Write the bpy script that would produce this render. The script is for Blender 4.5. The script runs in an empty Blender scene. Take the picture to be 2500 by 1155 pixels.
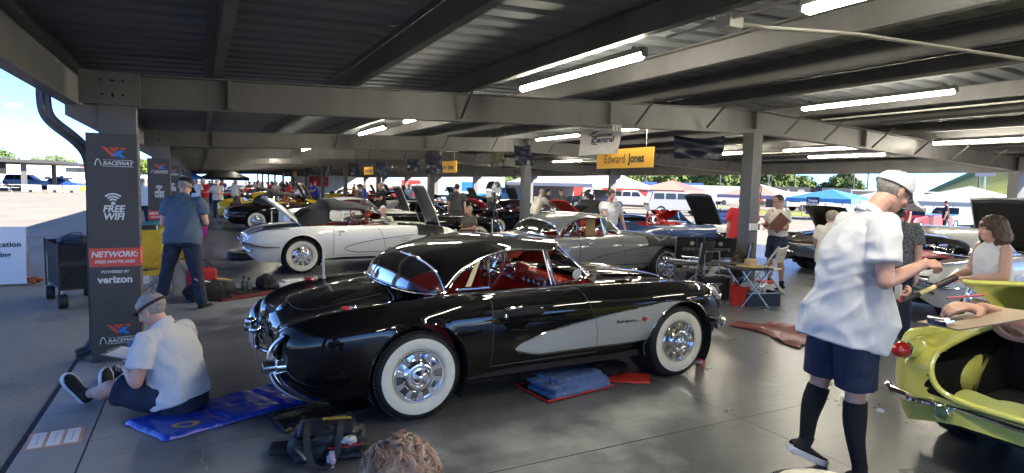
import bpy, bmesh, math, random
import numpy as np
from mathutils import Matrix, Vector
R = math.radians
random.seed(7); np.random.seed(7)
S = bpy.context.scene
COL = S.collection

# ------------------------------------------------------------ camera
def make_camera():
    al, pi, ro = 0.482, 0.0818, 0.0261
    fw = Vector((math.sin(al)*math.cos(pi), math.cos(al)*math.cos(pi), -math.sin(pi)))
    rt = Vector((math.cos(al), -math.sin(al), 0)); up = rt.cross(fw)
    r2 = rt*math.cos(ro) + up*math.sin(ro); u2 = up*math.cos(ro) - rt*math.sin(ro)
    cd = bpy.data.cameras.new('camera'); cd.sensor_width = 36; cd.lens = 36*1467.26/2500
    cd.clip_start = .05; cd.clip_end = 3000
    o = bpy.data.objects.new('camera', cd); COL.objects.link(o)
    m = Matrix((r2, u2, -fw)).transposed().to_4x4(); m.translation = (0, 0, 1.7518)
    o.matrix_world = m; S.camera = o
make_camera()

# ------------------------------------------------------------ sky, sun, exposure
SUN = Vector((1.0, -1.15, .74)).normalized()
SUN_EL = math.asin(SUN.z); SUN_AZ = math.atan2(SUN.x, SUN.y)
W = bpy.data.worlds.new("World"); S.world = W; W.use_nodes = True
wt = W.node_tree; bg = wt.nodes['Background']
sky = wt.nodes.new('ShaderNodeTexSky'); sky.sky_type = 'NISHITA'; sky.sun_disc = False
sky.sun_elevation = SUN_EL; sky.sun_rotation = SUN_AZ; sky.air_density = .8; sky.dust_density = .1; sky.ozone_density = 4; sky.altitude = 9000
wt.links.new(sky.outputs[0], bg.inputs[0]); bg.inputs[1].default_value = .057
sl = bpy.data.lights.new('sun', 'SUN'); sl.energy = 2.0; sl.angle = R(.5); sl.color = (1, .93, .82)
so = bpy.data.objects.new('sun', sl); COL.objects.link(so)
so.rotation_euler = SUN.to_track_quat('Z', 'Y').to_euler(); so.location = (30, -10, 40)
S.view_settings.view_transform = 'Standard'; S.view_settings.look = 'None'
S.view_settings.exposure = 3.45; S.view_settings.gamma = 1
S.render.engine = 'CYCLES'
try:
    S.cycles.max_bounces = 9; S.cycles.diffuse_bounces = 4; S.cycles.glossy_bounces = 4
    S.cycles.transparent_max_bounces = 16; S.cycles.use_denoising = True
    S.cycles.sample_clamp_indirect = 6; S.cycles.caustics_reflective = False; S.cycles.caustics_refractive = False
except Exception: pass

# ------------------------------------------------------------ materials
MATS = {}
def mat(name, col, rough=.6, metal=0, coat=0, var=0, vscale=3, bump=0, bscale=60, spec=.5, emit=0, sheen=0, coatr=.03, col2=None, stretch=None, detail=6):
    if name in MATS: return MATS[name]
    m = bpy.data.materials.new(name); m.use_nodes = True; MATS[name] = m
    nt = m.node_tree; b = nt.nodes['Principled BSDF']
    c4 = (*col, 1)
    b.inputs['Base Color'].default_value = c4; b.inputs['Roughness'].default_value = rough
    b.inputs['Metallic'].default_value = metal; b.inputs['Coat Weight'].default_value = coat; b.inputs['Coat Roughness'].default_value = coatr
    b.inputs['Specular IOR Level'].default_value = spec
    if sheen: b.inputs['Sheen Weight'].default_value = sheen
    if emit:
        b.inputs['Emission Color'].default_value = c4; b.inputs['Emission Strength'].default_value = emit
    if var or bump or col2:
        tc = nt.nodes.new('ShaderNodeTexCoord'); mp = nt.nodes.new('ShaderNodeMapping')
        nt.links.new(tc.outputs['Object'], mp.inputs[0])
        if stretch: mp.inputs['Scale'].default_value = stretch
        if var or col2:
            n = nt.nodes.new('ShaderNodeTexNoise'); n.inputs['Scale'].default_value = vscale; n.inputs['Detail'].default_value = detail
            n.inputs['Roughness'].default_value = .65
            nt.links.new(mp.outputs[0], n.inputs['Vector'])
            r = nt.nodes.new('ShaderNodeValToRGB'); nt.links.new(n.outputs[0], r.inputs[0])
            a = np.clip(np.array(col)*(1-var), 0, 1); d = np.clip(np.array(col2 if col2 else np.array(col)*(1+var)), 0, 1)
            r.color_ramp.elements[0].position = .32; r.color_ramp.elements[1].position = .68
            r.color_ramp.elements[0].color = (*a, 1); r.color_ramp.elements[1].color = (*d, 1)
            nt.links.new(r.outputs[0], b.inputs['Base Color'])
        if bump:
            n2 = nt.nodes.new('ShaderNodeTexNoise'); n2.inputs['Scale'].default_value = bscale; n2.inputs['Detail'].default_value = 4
            nt.links.new(mp.outputs[0], n2.inputs['Vector'])
            bp = nt.nodes.new('ShaderNodeBump'); bp.inputs['Strength'].default_value = bump; bp.inputs['Distance'].default_value = .01
            nt.links.new(n2.outputs[0], bp.inputs['Height']); nt.links.new(bp.outputs[0], b.inputs['Normal'])
    return m
def glass(name, tint=(.93, .96, .95), refl=1.0):
    if name in MATS: return MATS[name]
    m = bpy.data.materials.new(name); m.use_nodes = True; MATS[name] = m
    nt = m.node_tree; nt.nodes.remove(nt.nodes['Principled BSDF'])
    out = nt.nodes['Material Output']
    t = nt.nodes.new('ShaderNodeBsdfTransparent'); t.inputs[0].default_value = (*tint, 1)
    g = nt.nodes.new('ShaderNodeBsdfGlossy'); g.inputs['Roughness'].default_value = .02
    f = nt.nodes.new('ShaderNodeFresnel'); f.inputs[0].default_value = 1.5
    mx = nt.nodes.new('ShaderNodeMixShader')
    nt.links.new(f.outputs[0], mx.inputs[0]); nt.links.new(t.outputs[0], mx.inputs[1]); nt.links.new(g.outputs[0], mx.inputs[2])
    nt.links.new(mx.outputs[0], out.inputs[0])
    return m
def P(col, k): return tuple(c*k for c in col)
CHROME = mat('chrome', (.82, .83, .85), .06, 1)
STEEL = mat('brushed_steel', (.55, .55, .56), .35, 1)
BLACKPAINT = mat('black_paint', (.003, .003, .0035), .6, 0, 1, coatr=.008, spec=.05)
RUBBER = mat('black_rubber', (.018, .018, .019), .65, bump=.2, bscale=200)
WHITEWALL = mat('whitewall', (.82, .78, .66), .55, var=.06, vscale=12)
DARK = mat('dark_void', (.008, .008, .008), .8)
BLACKCLOTH = mat('black_cloth', (.014, .014, .016), .85, var=.3, vscale=14, bump=.4, bscale=90)
BLACKVINYL = mat('black_vinyl', (.012, .012, .013), .42, bump=.3, bscale=50)
REDVINYL = mat('red_vinyl', (.55, .035, .026), .38, var=.1, bump=.1)
REDDASH = mat('red_dash', (.68, .055, .036), .3, 0, .4)
SKIN = mat('skin', (.60, .35, .26), .5, var=.12, vscale=9, bump=.15, bscale=120, col2=(.66, .36, .27))
SKIN2 = mat('skin_tanned', (.50, .27, .18), .5, var=.14, vscale=12, bump=.25, bscale=90)
WHITECLOTH = mat('white_cloth', (.66, .66, .675), .85, var=.02, vscale=5, bump=.08, bscale=30, sheen=.1)
NAVY = mat('navy_cloth', (.014, .024, .058), .85, var=.25, vscale=9, bump=.4, bscale=60)
DENIM = mat('dark_denim', (.016, .026, .055), .85, var=.4, vscale=12, bump=.4, bscale=60)
GREYSTEEL = mat('grey_painted_steel', (.098, .096, .097), .5, var=.22, vscale=2.2, bump=.05, bscale=30, stretch=(1, 1, .35))
DECKMAT = mat('dark_roof_deck', (.155, .165, .185), .6, var=.15, vscale=1.5, stretch=(.3, 1, 1))
WHITEP = mat('white_enamel', (.80, .80, .78), .35)
GREYHAIR = mat('grey_hair', (.34, .31, .28), .7, var=.35, vscale=40, bump=.8, bscale=120)
BROWNHAIR = mat('brown_hair', (.06, .035, .024), .55, var=.4, vscale=40, bump=.8, bscale=90)
DARKHAIR = mat('dark_hair', (.012, .010, .009), .55, var=.4, vscale=40, bump=.8, bscale=90)

# ------------------------------------------------------------ mesh helpers
def link(o, parent=None):
    COL.objects.link(o)
    if parent is not None: o.parent = parent
    return o
def thing(name, label, cat, loc=(0, 0, 0), rz=0, group=None):
    o = bpy.data.objects.new(name, None); o.empty_display_size = .1
    link(o); o.location = loc; o.rotation_euler = (0, 0, rz)
    return tag(o, label, cat, group)
def tag(o, label, cat, group=None):
    o['label'] = label; o['category'] = cat
    if group: o['group'] = group
    return o
def obj(name, v, f, m, parent=None, smooth=True, bevel=0, kind=None, sharp=40, label=None, matidx=None):
    me = bpy.data.meshes.new(name)
    me.from_pydata([tuple(map(float, p)) for p in v], [], [tuple(int(i) for i in q) for q in f])
    ms = m if isinstance(m, (list, tuple)) else [m]
    for k in ms: me.materials.append(k)
    if matidx is not None: me.polygons.foreach_set('material_index', np.array(matidx, dtype=np.int32))
    if smooth:
        me.polygons.foreach_set('use_smooth', np.ones(len(me.polygons), dtype=bool))
        if sharp: me.set_sharp_from_angle(angle=R(sharp))
    me.validate(); me.update()
    o = link(bpy.data.objects.new(name, me), parent)
    if kind: o['kind'] = kind
    if label: o['label'] = label
    if bevel:
        b = o.modifiers.new('bevel', 'BEVEL'); b.width = bevel; b.segments = 2; b.limit_method = 'ANGLE'; b.angle_limit = R(35)
    return o
class MB:
    def __init__(s): s.v = []; s.f = []
    def add(s, v, f):
        k = len(s.v); s.v += [tuple(p) for p in v]; s.f += [tuple(i+k for i in q) for q in f]; return s
    def box(s, c, d, rz=0, M=None):
        x, y, z = d[0]/2, d[1]/2, d[2]/2
        v = [Vector((a*x, b*y, e*z)) for a in (-1, 1) for b in (-1, 1) for e in (-1, 1)]
        m = Matrix.Translation(c) @ Matrix.Rotation(rz, 4, 'Z')
        if M is not None: m = m @ M
        return s.add([m @ p for p in v], [(0, 1, 3, 2), (4, 6, 7, 5), (0, 4, 5, 1), (2, 3, 7, 6), (0, 2, 6, 4), (1, 5, 7, 3)])
    def b2(s, lo, hi): return s.box([(a+b)/2 for a, b in zip(lo, hi)], [abs(b-a) for a, b in zip(lo, hi)])
    def beam(s, p, q, w, h, up=(0, 0, 1)):
        p, q = Vector(p), Vector(q); d = (q-p).normalized(); u = Vector(up)
        if abs(d.dot(u)) > .98: u = Vector((1, 0, 0))
        r = d.cross(u).normalized(); u = r.cross(d)
        v = [b + r*(a*w/2) + u*(e*h/2) for b in (p, q) for a, e in ((-1, -1), (1, -1), (1, 1), (-1, 1))]
        return s.add(v, [(3, 2, 1, 0), (4, 5, 6, 7), (0, 1, 5, 4), (1, 2, 6, 5), (2, 3, 7, 6), (3, 0, 4, 7)])
    def tube(s, path, r, n=8, closed=False, cap=True, flat=1.0):
        p = [Vector(a) for a in path]; N = len(p)
        rr = r if hasattr(r, '__len__') else [r]*N
        v = []; nrm = None
        for i in range(N):
            if closed: t = p[(i+1) % N]-p[i-1]
            else: t = p[min(i+1, N-1)]-p[max(i-1, 0)]
            t.normalize()
            if nrm is None:
                nrm = Vector((0, 0, 1)) if abs(t.z) < .9 else Vector((1, 0, 0))
            nrm = (nrm - t*nrm.dot(t)).normalized(); bn = t.cross(nrm)
            for k in range(n):
                a = 2*math.pi*k/n
                v.append(p[i] + nrm*(rr[i]*flat*math.cos(a)) + bn*(rr[i]*math.sin(a)))
        f = []
        for i in range(N if closed else N-1):
            j = (i+1) % N
            for k in range(n):
                f.append((i*n+k, i*n+(k+1) % n, j*n+(k+1) % n, j*n+k))
        if cap and not closed:
            f.append(tuple(range(n))[::-1]); f.append(tuple((N-1)*n+k for k in range(n)))
        return s.add(v, f)
    def cyl(s, p, q, r, r2=None, n=16): return s.tube([p, q], [r, r if r2 is None else r2], n)
    def lathe(s, prof, n=24, M=None, ax='Z', a0=0, a1=2*math.pi):
        full = abs(a1-a0-2*math.pi) < 1e-6; K = n if full else n+1
        v = []
        for (r, z) in prof:
            for k in range(K):
                a = a0+(a1-a0)*k/n; c, d = r*math.cos(a), r*math.sin(a)
                p = Vector((c, d, z)) if ax == 'Z' else (Vector((c, z, d)) if ax == 'Y' else Vector((z, c, d)))
                v.append(M @ p if M is not None else p)
        f = []
        for i in range(len(prof)-1):
            for k in range(n):
                k2 = (k+1) % K
                f.append((i*K+k, i*K+k2, (i+1)*K+k2, (i+1)*K+k))
        return s.add(v, f)
    def ell(s, c, r, n=14, M=None):
        v = []; f = []; m = n//2+1
        for i in range(m+1):
            t = math.pi*i/m
            for k in range(n):
                a = 2*math.pi*k/n
                p = Vector((r[0]*math.sin(t)*math.cos(a), r[1]*math.sin(t)*math.sin(a), r[2]*math.cos(t)))
                if M is not None: p = M @ p
                v.append(p+Vector(c))
        for i in range(m):
            for k in range(n):
                f.append((i*n+k, (i+1)*n+k, (i+1)*n+(k+1) % n, i*n+(k+1) % n))
        return s.add(v, f)
    def prism(s, pts, z0, z1, M=None):
        n = len(pts)
        v = [Vector((x, y, z)) for z in (z0, z1) for x, y in pts]
        if M is not None: v = [M @ p for p in v]
        return s.add(v, [tuple(range(n))[::-1], tuple(range(n, 2*n))]+[(i, (i+1) % n, n+(i+1) % n, n+i) for i in range(n)])
    def grid(s, G, closeu=False, closev=False):
        G = np.asarray(G); a, b = G.shape[:2]
        f = []
        for i in range(a if closeu else a-1):
            for j in range(b if closev else b-1):
                f.append((i*b+j, ((i+1) % a)*b+j, ((i+1) % a)*b+(j+1) % b, i*b+(j+1) % b))
        return s.add(G.reshape(-1, 3), f)
    def obj(s, name, m, parent=None, **k): return obj(name, s.v, s.f, m, parent, **k)
XZ = Matrix(((1, 0, 0, 0), (0, 0, -1, 0), (0, 1, 0, 0), (0, 0, 0, 1)))   # plan (x,y) -> upright (x, z), facing -Y
def clean(o, merge=1e-4):
    bm = bmesh.new(); bm.from_mesh(o.data); bmesh.ops.remove_doubles(bm, verts=bm.verts, dist=merge)
    bmesh.ops.recalc_face_normals(bm, faces=bm.faces); bm.to_mesh(o.data); bm.free(); o.data.update(); return o
def text(body, size, m, parent, M, name='lettering', bold=0, shear=0, align='CENTER', extrude=.001, sx=1, spacing=1, line=1):
    cu = bpy.data.curves.new('t', 'FONT'); cu.body = body; cu.size = size; cu.align_x = align; cu.align_y = 'CENTER'
    cu.extrude = extrude; cu.offset = bold*size; cu.shear = shear; cu.space_character = spacing; cu.space_line = line
    cu.resolution_u = 3
    t = bpy.data.objects.new('t', cu); COL.objects.link(t)
    dg = bpy.context.evaluated_depsgraph_get(); dg.update()
    me = bpy.data.meshes.new_from_object(t.evaluated_get(dg)); bpy.data.objects.remove(t); bpy.data.curves.remove(cu)
    me.transform(M @ Matrix.Diagonal((sx, 1, 1, 1))); me.materials.clear(); me.materials.append(m)
    o = bpy.data.objects.new(name, me); return link(o, parent)
def UP(x, y, z, rz=0):   # text placed upright at (x,y,z): reads facing -Y, turned rz about Z
    return Matrix.Translation((x, y, z)) @ Matrix.Rotation(rz, 4, 'Z') @ XZ
def spline(pts, n):      # C2 cubic through points, chord length parameter
    p = np.asarray(pts, float); d = np.sqrt((np.diff(p, axis=0)**2).sum(1))**.75; t = np.r_[0, np.cumsum(d)]
    return cubic(t, p, np.linspace(0, t[-1], n))
def cubic(t, p, q):
    t = np.asarray(t, float); p = np.asarray(p, float); n = len(t); h = np.diff(t)
    if p.ndim == 1: p = p[:, None]; sq = True
    else: sq = False
    A = np.zeros((n, n)); B = np.zeros((n, p.shape[1])); A[0, 0] = A[-1, -1] = 1
    for i in range(1, n-1):
        A[i, i-1] = h[i-1]; A[i, i] = 2*(h[i-1]+h[i]); A[i, i+1] = h[i]
        B[i] = 6*((p[i+1]-p[i])/h[i]-(p[i]-p[i-1])/h[i-1])
    Mm = np.linalg.solve(A, B); q = np.asarray(q, float)
    i = np.clip(np.searchsorted(t, q, 'right')-1, 0, n-2); a = (t[i+1]-q)[:, None]; b = (q-t[i])[:, None]; hh = h[i][:, None]
    r = (Mm[i]*a**3+Mm[i+1]*b**3)/(6*hh)+(p[i]/hh-Mm[i]*hh/6)*a+(p[i+1]/hh-Mm[i+1]*hh/6)*b
    return r[:, 0] if sq else r
def copy_tree(o, parent=None):
    c = o.copy(); COL.objects.link(c); c.parent = parent
    for ch in list(o.children): copy_tree(ch, c)
    return c
# ============================================================ SETTING
S_BAY, Y1, XL, XM, XR = 7.527, 6.86, -.70, 7.90, 16.6
def zraf(x): return 2.715 + .041*((x-XL) if x < XM else (XR-x))     # top of rafter
def noisecol(nt, scale, vec, detail=8, rough=.6):
    n = nt.nodes.new('ShaderNodeTexNoise'); n.inputs['Scale'].default_value = scale; n.inputs['Detail'].default_value = detail
    n.inputs['Roughness'].default_value = rough
    nt.links.new(vec, n.inputs['Vector']); return n.outputs[0]
def ramp(nt, src, stops):
    r = nt.nodes.new('ShaderNodeValToRGB'); nt.links.new(src, r.inputs[0])
    while len(r.color_ramp.elements) < len(stops): r.color_ramp.elements.new(.5)
    for e, (p, c) in zip(r.color_ramp.elements, stops):
        e.position = p; e.color = (*c, 1) if len(c) == 3 else c
    return r.outputs[0]
def mathn(nt, op, a, b=None, c=None):
    n = nt.nodes.new('ShaderNodeMath'); n.operation = op
    for i, x in enumerate((a, b, c)):
        if x is None: continue
        if isinstance(x, (int, float)): n.inputs[i].default_value = x
        else: nt.links.new(x, n.inputs[i])
    return n.outputs[0]
def mixc(nt, fac, a, b):
    n = nt.nodes.new('ShaderNodeMix'); n.data_type = 'RGBA'
    if isinstance(fac, (int, float)): n.inputs[0].default_value = fac
    else: nt.links.new(fac, n.inputs[0])
    for k, x in ((6, a), (7, b)):
        if isinstance(x, tuple): n.inputs[k].default_value = (*x, 1)
        else: nt.links.new(x, n.inputs[k])
    return n.outputs[2]
def concrete_floor():
    m = bpy.data.materials.new('sealed_concrete'); m.use_nodes = True; nt = m.node_tree; b = nt.nodes['Principled BSDF']
    tc = nt.nodes.new('ShaderNodeTexCoord'); v = tc.outputs['Object']
    sep = nt.nodes.new('ShaderNodeSeparateXYZ'); nt.links.new(v, sep.inputs[0]); X, Y = sep.outputs[0], sep.outputs[1]
    base = ramp(nt, noisecol(nt, .55, v, 10, .68), [(.28, (.058, .064, .072)), (.47, (.105, .112, .121)), (.74, (.175, .183, .192))])
    fine = ramp(nt, noisecol(nt, 9, v, 8, .7), [(.33, (.82, .82, .82)), (.67, (1.14, 1.14, 1.14))])
    mul = nt.nodes.new('ShaderNodeMix'); mul.data_type = 'RGBA'; mul.blend_type = 'MULTIPLY'; mul.inputs[0].default_value = 1
    nt.links.new(base, mul.inputs[6]); nt.links.new(fine, mul.inputs[7]); c = mul.outputs[2]
    # worn pale patches in the sealer
    def blob(cx, cy, rx, ry):
        a = mathn(nt, 'DIVIDE', mathn(nt, 'SUBTRACT', X, cx), rx); d = mathn(nt, 'DIVIDE', mathn(nt, 'SUBTRACT', Y, cy), ry)
        return mathn(nt, 'SUBTRACT', 1, mathn(nt, 'SQRT', mathn(nt, 'ADD', mathn(nt, 'MULTIPLY', a, a), mathn(nt, 'MULTIPLY', d, d))))
    msk = None
    for q in ((2.15, 3.3, 1.1, .7), (3.1, 3.6, .7, .5), (.2, 4.2, .5, .8), (.35, 9.6, 1.2, 2.2), (1.4, 16, 1.5, 4), (-.75, 4.6, .5, 2.0)):
        e = blob(*q); msk = e if msk is None else mathn(nt, 'MAXIMUM', msk, e)
    n3 = noisecol(nt, 2.0, v, 5, .55)
    pm = mathn(nt, 'MULTIPLY', mathn(nt, 'GREATER_THAN', mathn(nt, 'ADD', mathn(nt, 'MULTIPLY', msk, .5), n3), .62), .5)
    pm2 = ramp(nt, mathn(nt, 'ADD', mathn(nt, 'MULTIPLY', mathn(nt, 'MAXIMUM', msk, 0), .44), mathn(nt, 'MULTIPLY', n3, .9)), [(.56, (0, 0, 0)), (.80, (.75, .75, .75))])
    c = mixc(nt, pm2, c, (.36, .37, .37))
    # the strip along the slab edge is unsealed and paler
    edge = ramp(nt, mathn(nt, 'ADD', mathn(nt, 'MULTIPLY', X, -.6), mathn(nt, 'MULTIPLY', n3, .25)), [(.0, (0, 0, 0)), (.55, (1, 1, 1))])
    c = mixc(nt, edge, c, (.30, .305, .305))
    # saw cut joints
    def joint(co, off, per, w):
        k = mathn(nt, 'ABSOLUTE', mathn(nt, 'SUBTRACT', mathn(nt, 'FRACT', mathn(nt, 'DIVIDE', mathn(nt, 'SUBTRACT', co, off), per)), .5))
        return mathn(nt, 'LESS_THAN', mathn(nt, 'MULTIPLY', k, per), w)
    wob = mathn(nt, 'MULTIPLY', mathn(nt, 'SUBTRACT', noisecol(nt, 6, v, 3), .5), .012)
    j = mathn(nt, 'MAXIMUM', joint(mathn(nt, 'ADD', X, wob), 3.73+2.2, 4.4, .006), joint(mathn(nt, 'ADD', Y, wob), 3.2+1.82, 3.64, .006))
    c = mixc(nt, j, c, (.012, .012, .012))
    # drips, grit and scuffs
    sp = ramp(nt, noisecol(nt, 26, v, 2, .5), [(.70, (0, 0, 0)), (.76, (.8, .8, .8))]); zone = ramp(nt, noisecol(nt, .8, v, 3), [(.45, (0, 0, 0)), (.6, (1, 1, 1))])
    c = mixc(nt, mathn(nt, 'MULTIPLY', sp, zone), c, (.02, .02, .02))
    wp = ramp(nt, noisecol(nt, 60, v, 2, .5), [(.73, (0, 0, 0)), (.78, (.7, .7, .7))]); c = mixc(nt, wp, c, (.34, .34, .33))
    mp = nt.nodes.new('ShaderNodeMapping'); nt.links.new(v, mp.inputs[0]); mp.inputs['Scale'].default_value = (.6, 7, 1); mp.inputs['Rotation'].default_value = (0, 0, .12)
    tm = ramp(nt, noisecol(nt, 1.3, mp.outputs[0], 6, .6), [(.55, (0, 0, 0)), (.80, (.4, .4, .4))]); c = mixc(nt, tm, c, (.045, .046, .048))
    nt.links.new(c, b.inputs['Base Color'])
    rg = ramp(nt, noisecol(nt, 1.1, v, 8, .7), [(.2, (.25, .25, .25)), (.8, (.33, .33, .33))])
    rr = mathn(nt, 'ADD', rg, mathn(nt, 'MULTIPLY', edge, .3)); rr = mathn(nt, 'ADD', rr, mathn(nt, 'MULTIPLY', pm2, .25))
    nt.links.new(rr, b.inputs['Roughness']); b.inputs['Specular IOR Level'].default_value = .5
    bp = nt.nodes.new('ShaderNodeBump'); bp.inputs['Strength'].default_value = .12; bp.inputs['Distance'].default_value = .01
    nt.links.new(noisecol(nt, 35, v, 5), bp.inputs['Height']); nt.links.new(bp.outputs[0], b.inputs['Normal'])
    return m
def asphalt():
    m = bpy.data.materials.new('worn_asphalt'); m.use_nodes = True; nt = m.node_tree; b = nt.nodes['Principled BSDF']
    tc = nt.nodes.new('ShaderNodeTexCoord'); v = tc.outputs['Object']
    c = ramp(nt, noisecol(nt, .25, v, 8, .6), [(.3, (.262, .236, .20)), (.7, (.34, .308, .262))])
    c2 = ramp(nt, noisecol(nt, 120, v, 3, .8), [(.35, (.62, .62, .62)), (.62, (1.32, 1.32, 1.32))])
    mul = nt.nodes.new('ShaderNodeMix'); mul.data_type = 'RGBA'; mul.blend_type = 'MULTIPLY'; mul.inputs[0].default_value = 1
    nt.links.new(c, mul.inputs[6]); nt.links.new(c2, mul.inputs[7])
    st = ramp(nt, noisecol(nt, .9, v, 6, .7), [(.56, (0, 0, 0)), (.68, (.45, .45, .45))])
    nt.links.new(mixc(nt, st, mul.outputs[2], (.09, .09, .09)), b.inputs['Base Color']); b.inputs['Roughness'].default_value = .9
    bp = nt.nodes.new('ShaderNodeBump'); bp.inputs['Strength'].default_value = .5; bp.inputs['Distance'].default_value = .008
    nt.links.new(noisecol(nt, 90, v, 4), bp.inputs['Height']); nt.links.new(bp.outputs[0], b.inputs['Normal'])
    return m
def setting():
    b = MB(); n = 24
    g = np.array([[(-900+1800*i/n, -400+1800*j/n, -.022) for j in range(n+1)] for i in range(n+1)]); b.grid(g)
    b.obj('asphalt_ground', asphalt(), kind='structure', smooth=False)
    b = MB(); b.b2((-1.03, -14, -.4), (17.2, 115, 0)); b.obj('concrete_floor', concrete_floor(), kind='structure', smooth=False)
    # jagged crack filled pale
    b = MB(); pts = [(-.03, 4.50), (-.005, 4.38), (-.03, 4.30), (.01, 4.2), (-.01, 4.08), (.03, 3.98), (.0, 3.85), (.04, 3.7), (.02, 3.5)]
    P2 = []
    for i in range(len(pts)-1):
        for k in range(5):
            t = k/5; P2.append((pts[i][0]*(1-t)+pts[i+1][0]*t+random.uniform(-.006, .006), pts[i][1]*(1-t)+pts[i+1][1]*t))
    v = []; f = []
    for i, (x, y) in enumerate(P2):
        w = .004+.004*random.random(); v += [(x-w, y, .003), (x+w, y, .003)]
        if i: f.append((2*i-2, 2*i-1, 2*i+1, 2*i))
    obj('floor_crack', v, f, mat('crack_filler', (.34, .34, .33), .9, var=.4, vscale=30), kind='structure', smooth=False)
    # dark joint filler between slab and asphalt
    MB().b2((-1.075, -14, -.1), (-1.03, 115, -.012)).obj('slab_edge_joint', mat('tar', (.008, .008, .008), .8), kind='structure', smooth=False)
    # grass bank to the right far away, with the trackside strip
    gm = mat('mown_grass', (.21, .25, .035), .9, var=.25, vscale=.05, col2=(.29, .32, .055))
    v = []; f = []
    for i in range(41):
        for j in range(13):
            az = R(60.5+1.1*i); d = 170+260*j/12; h = min(1, max(0, (i-.3)/7.0))**.9*27*math.sin(min(1, j/9)*math.pi/2)
            v.append((d*math.sin(az), d*math.cos(az), h-.05))
    for i in range(40):
        for j in range(12): f.append((i*13+j, (i+1)*13+j, (i+1)*13+j+1, i*13+j+1))
    obj('grass_hill', v, f, gm, kind='structure')
    b = MB(); b.grid(np.array([[(44, 22, .0), (44, 110, .0)], [(52, 14, .0), (64, 118, .0)]])); b.obj('grass_strip', gm, kind='structure', smooth=False)
setting()

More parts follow.
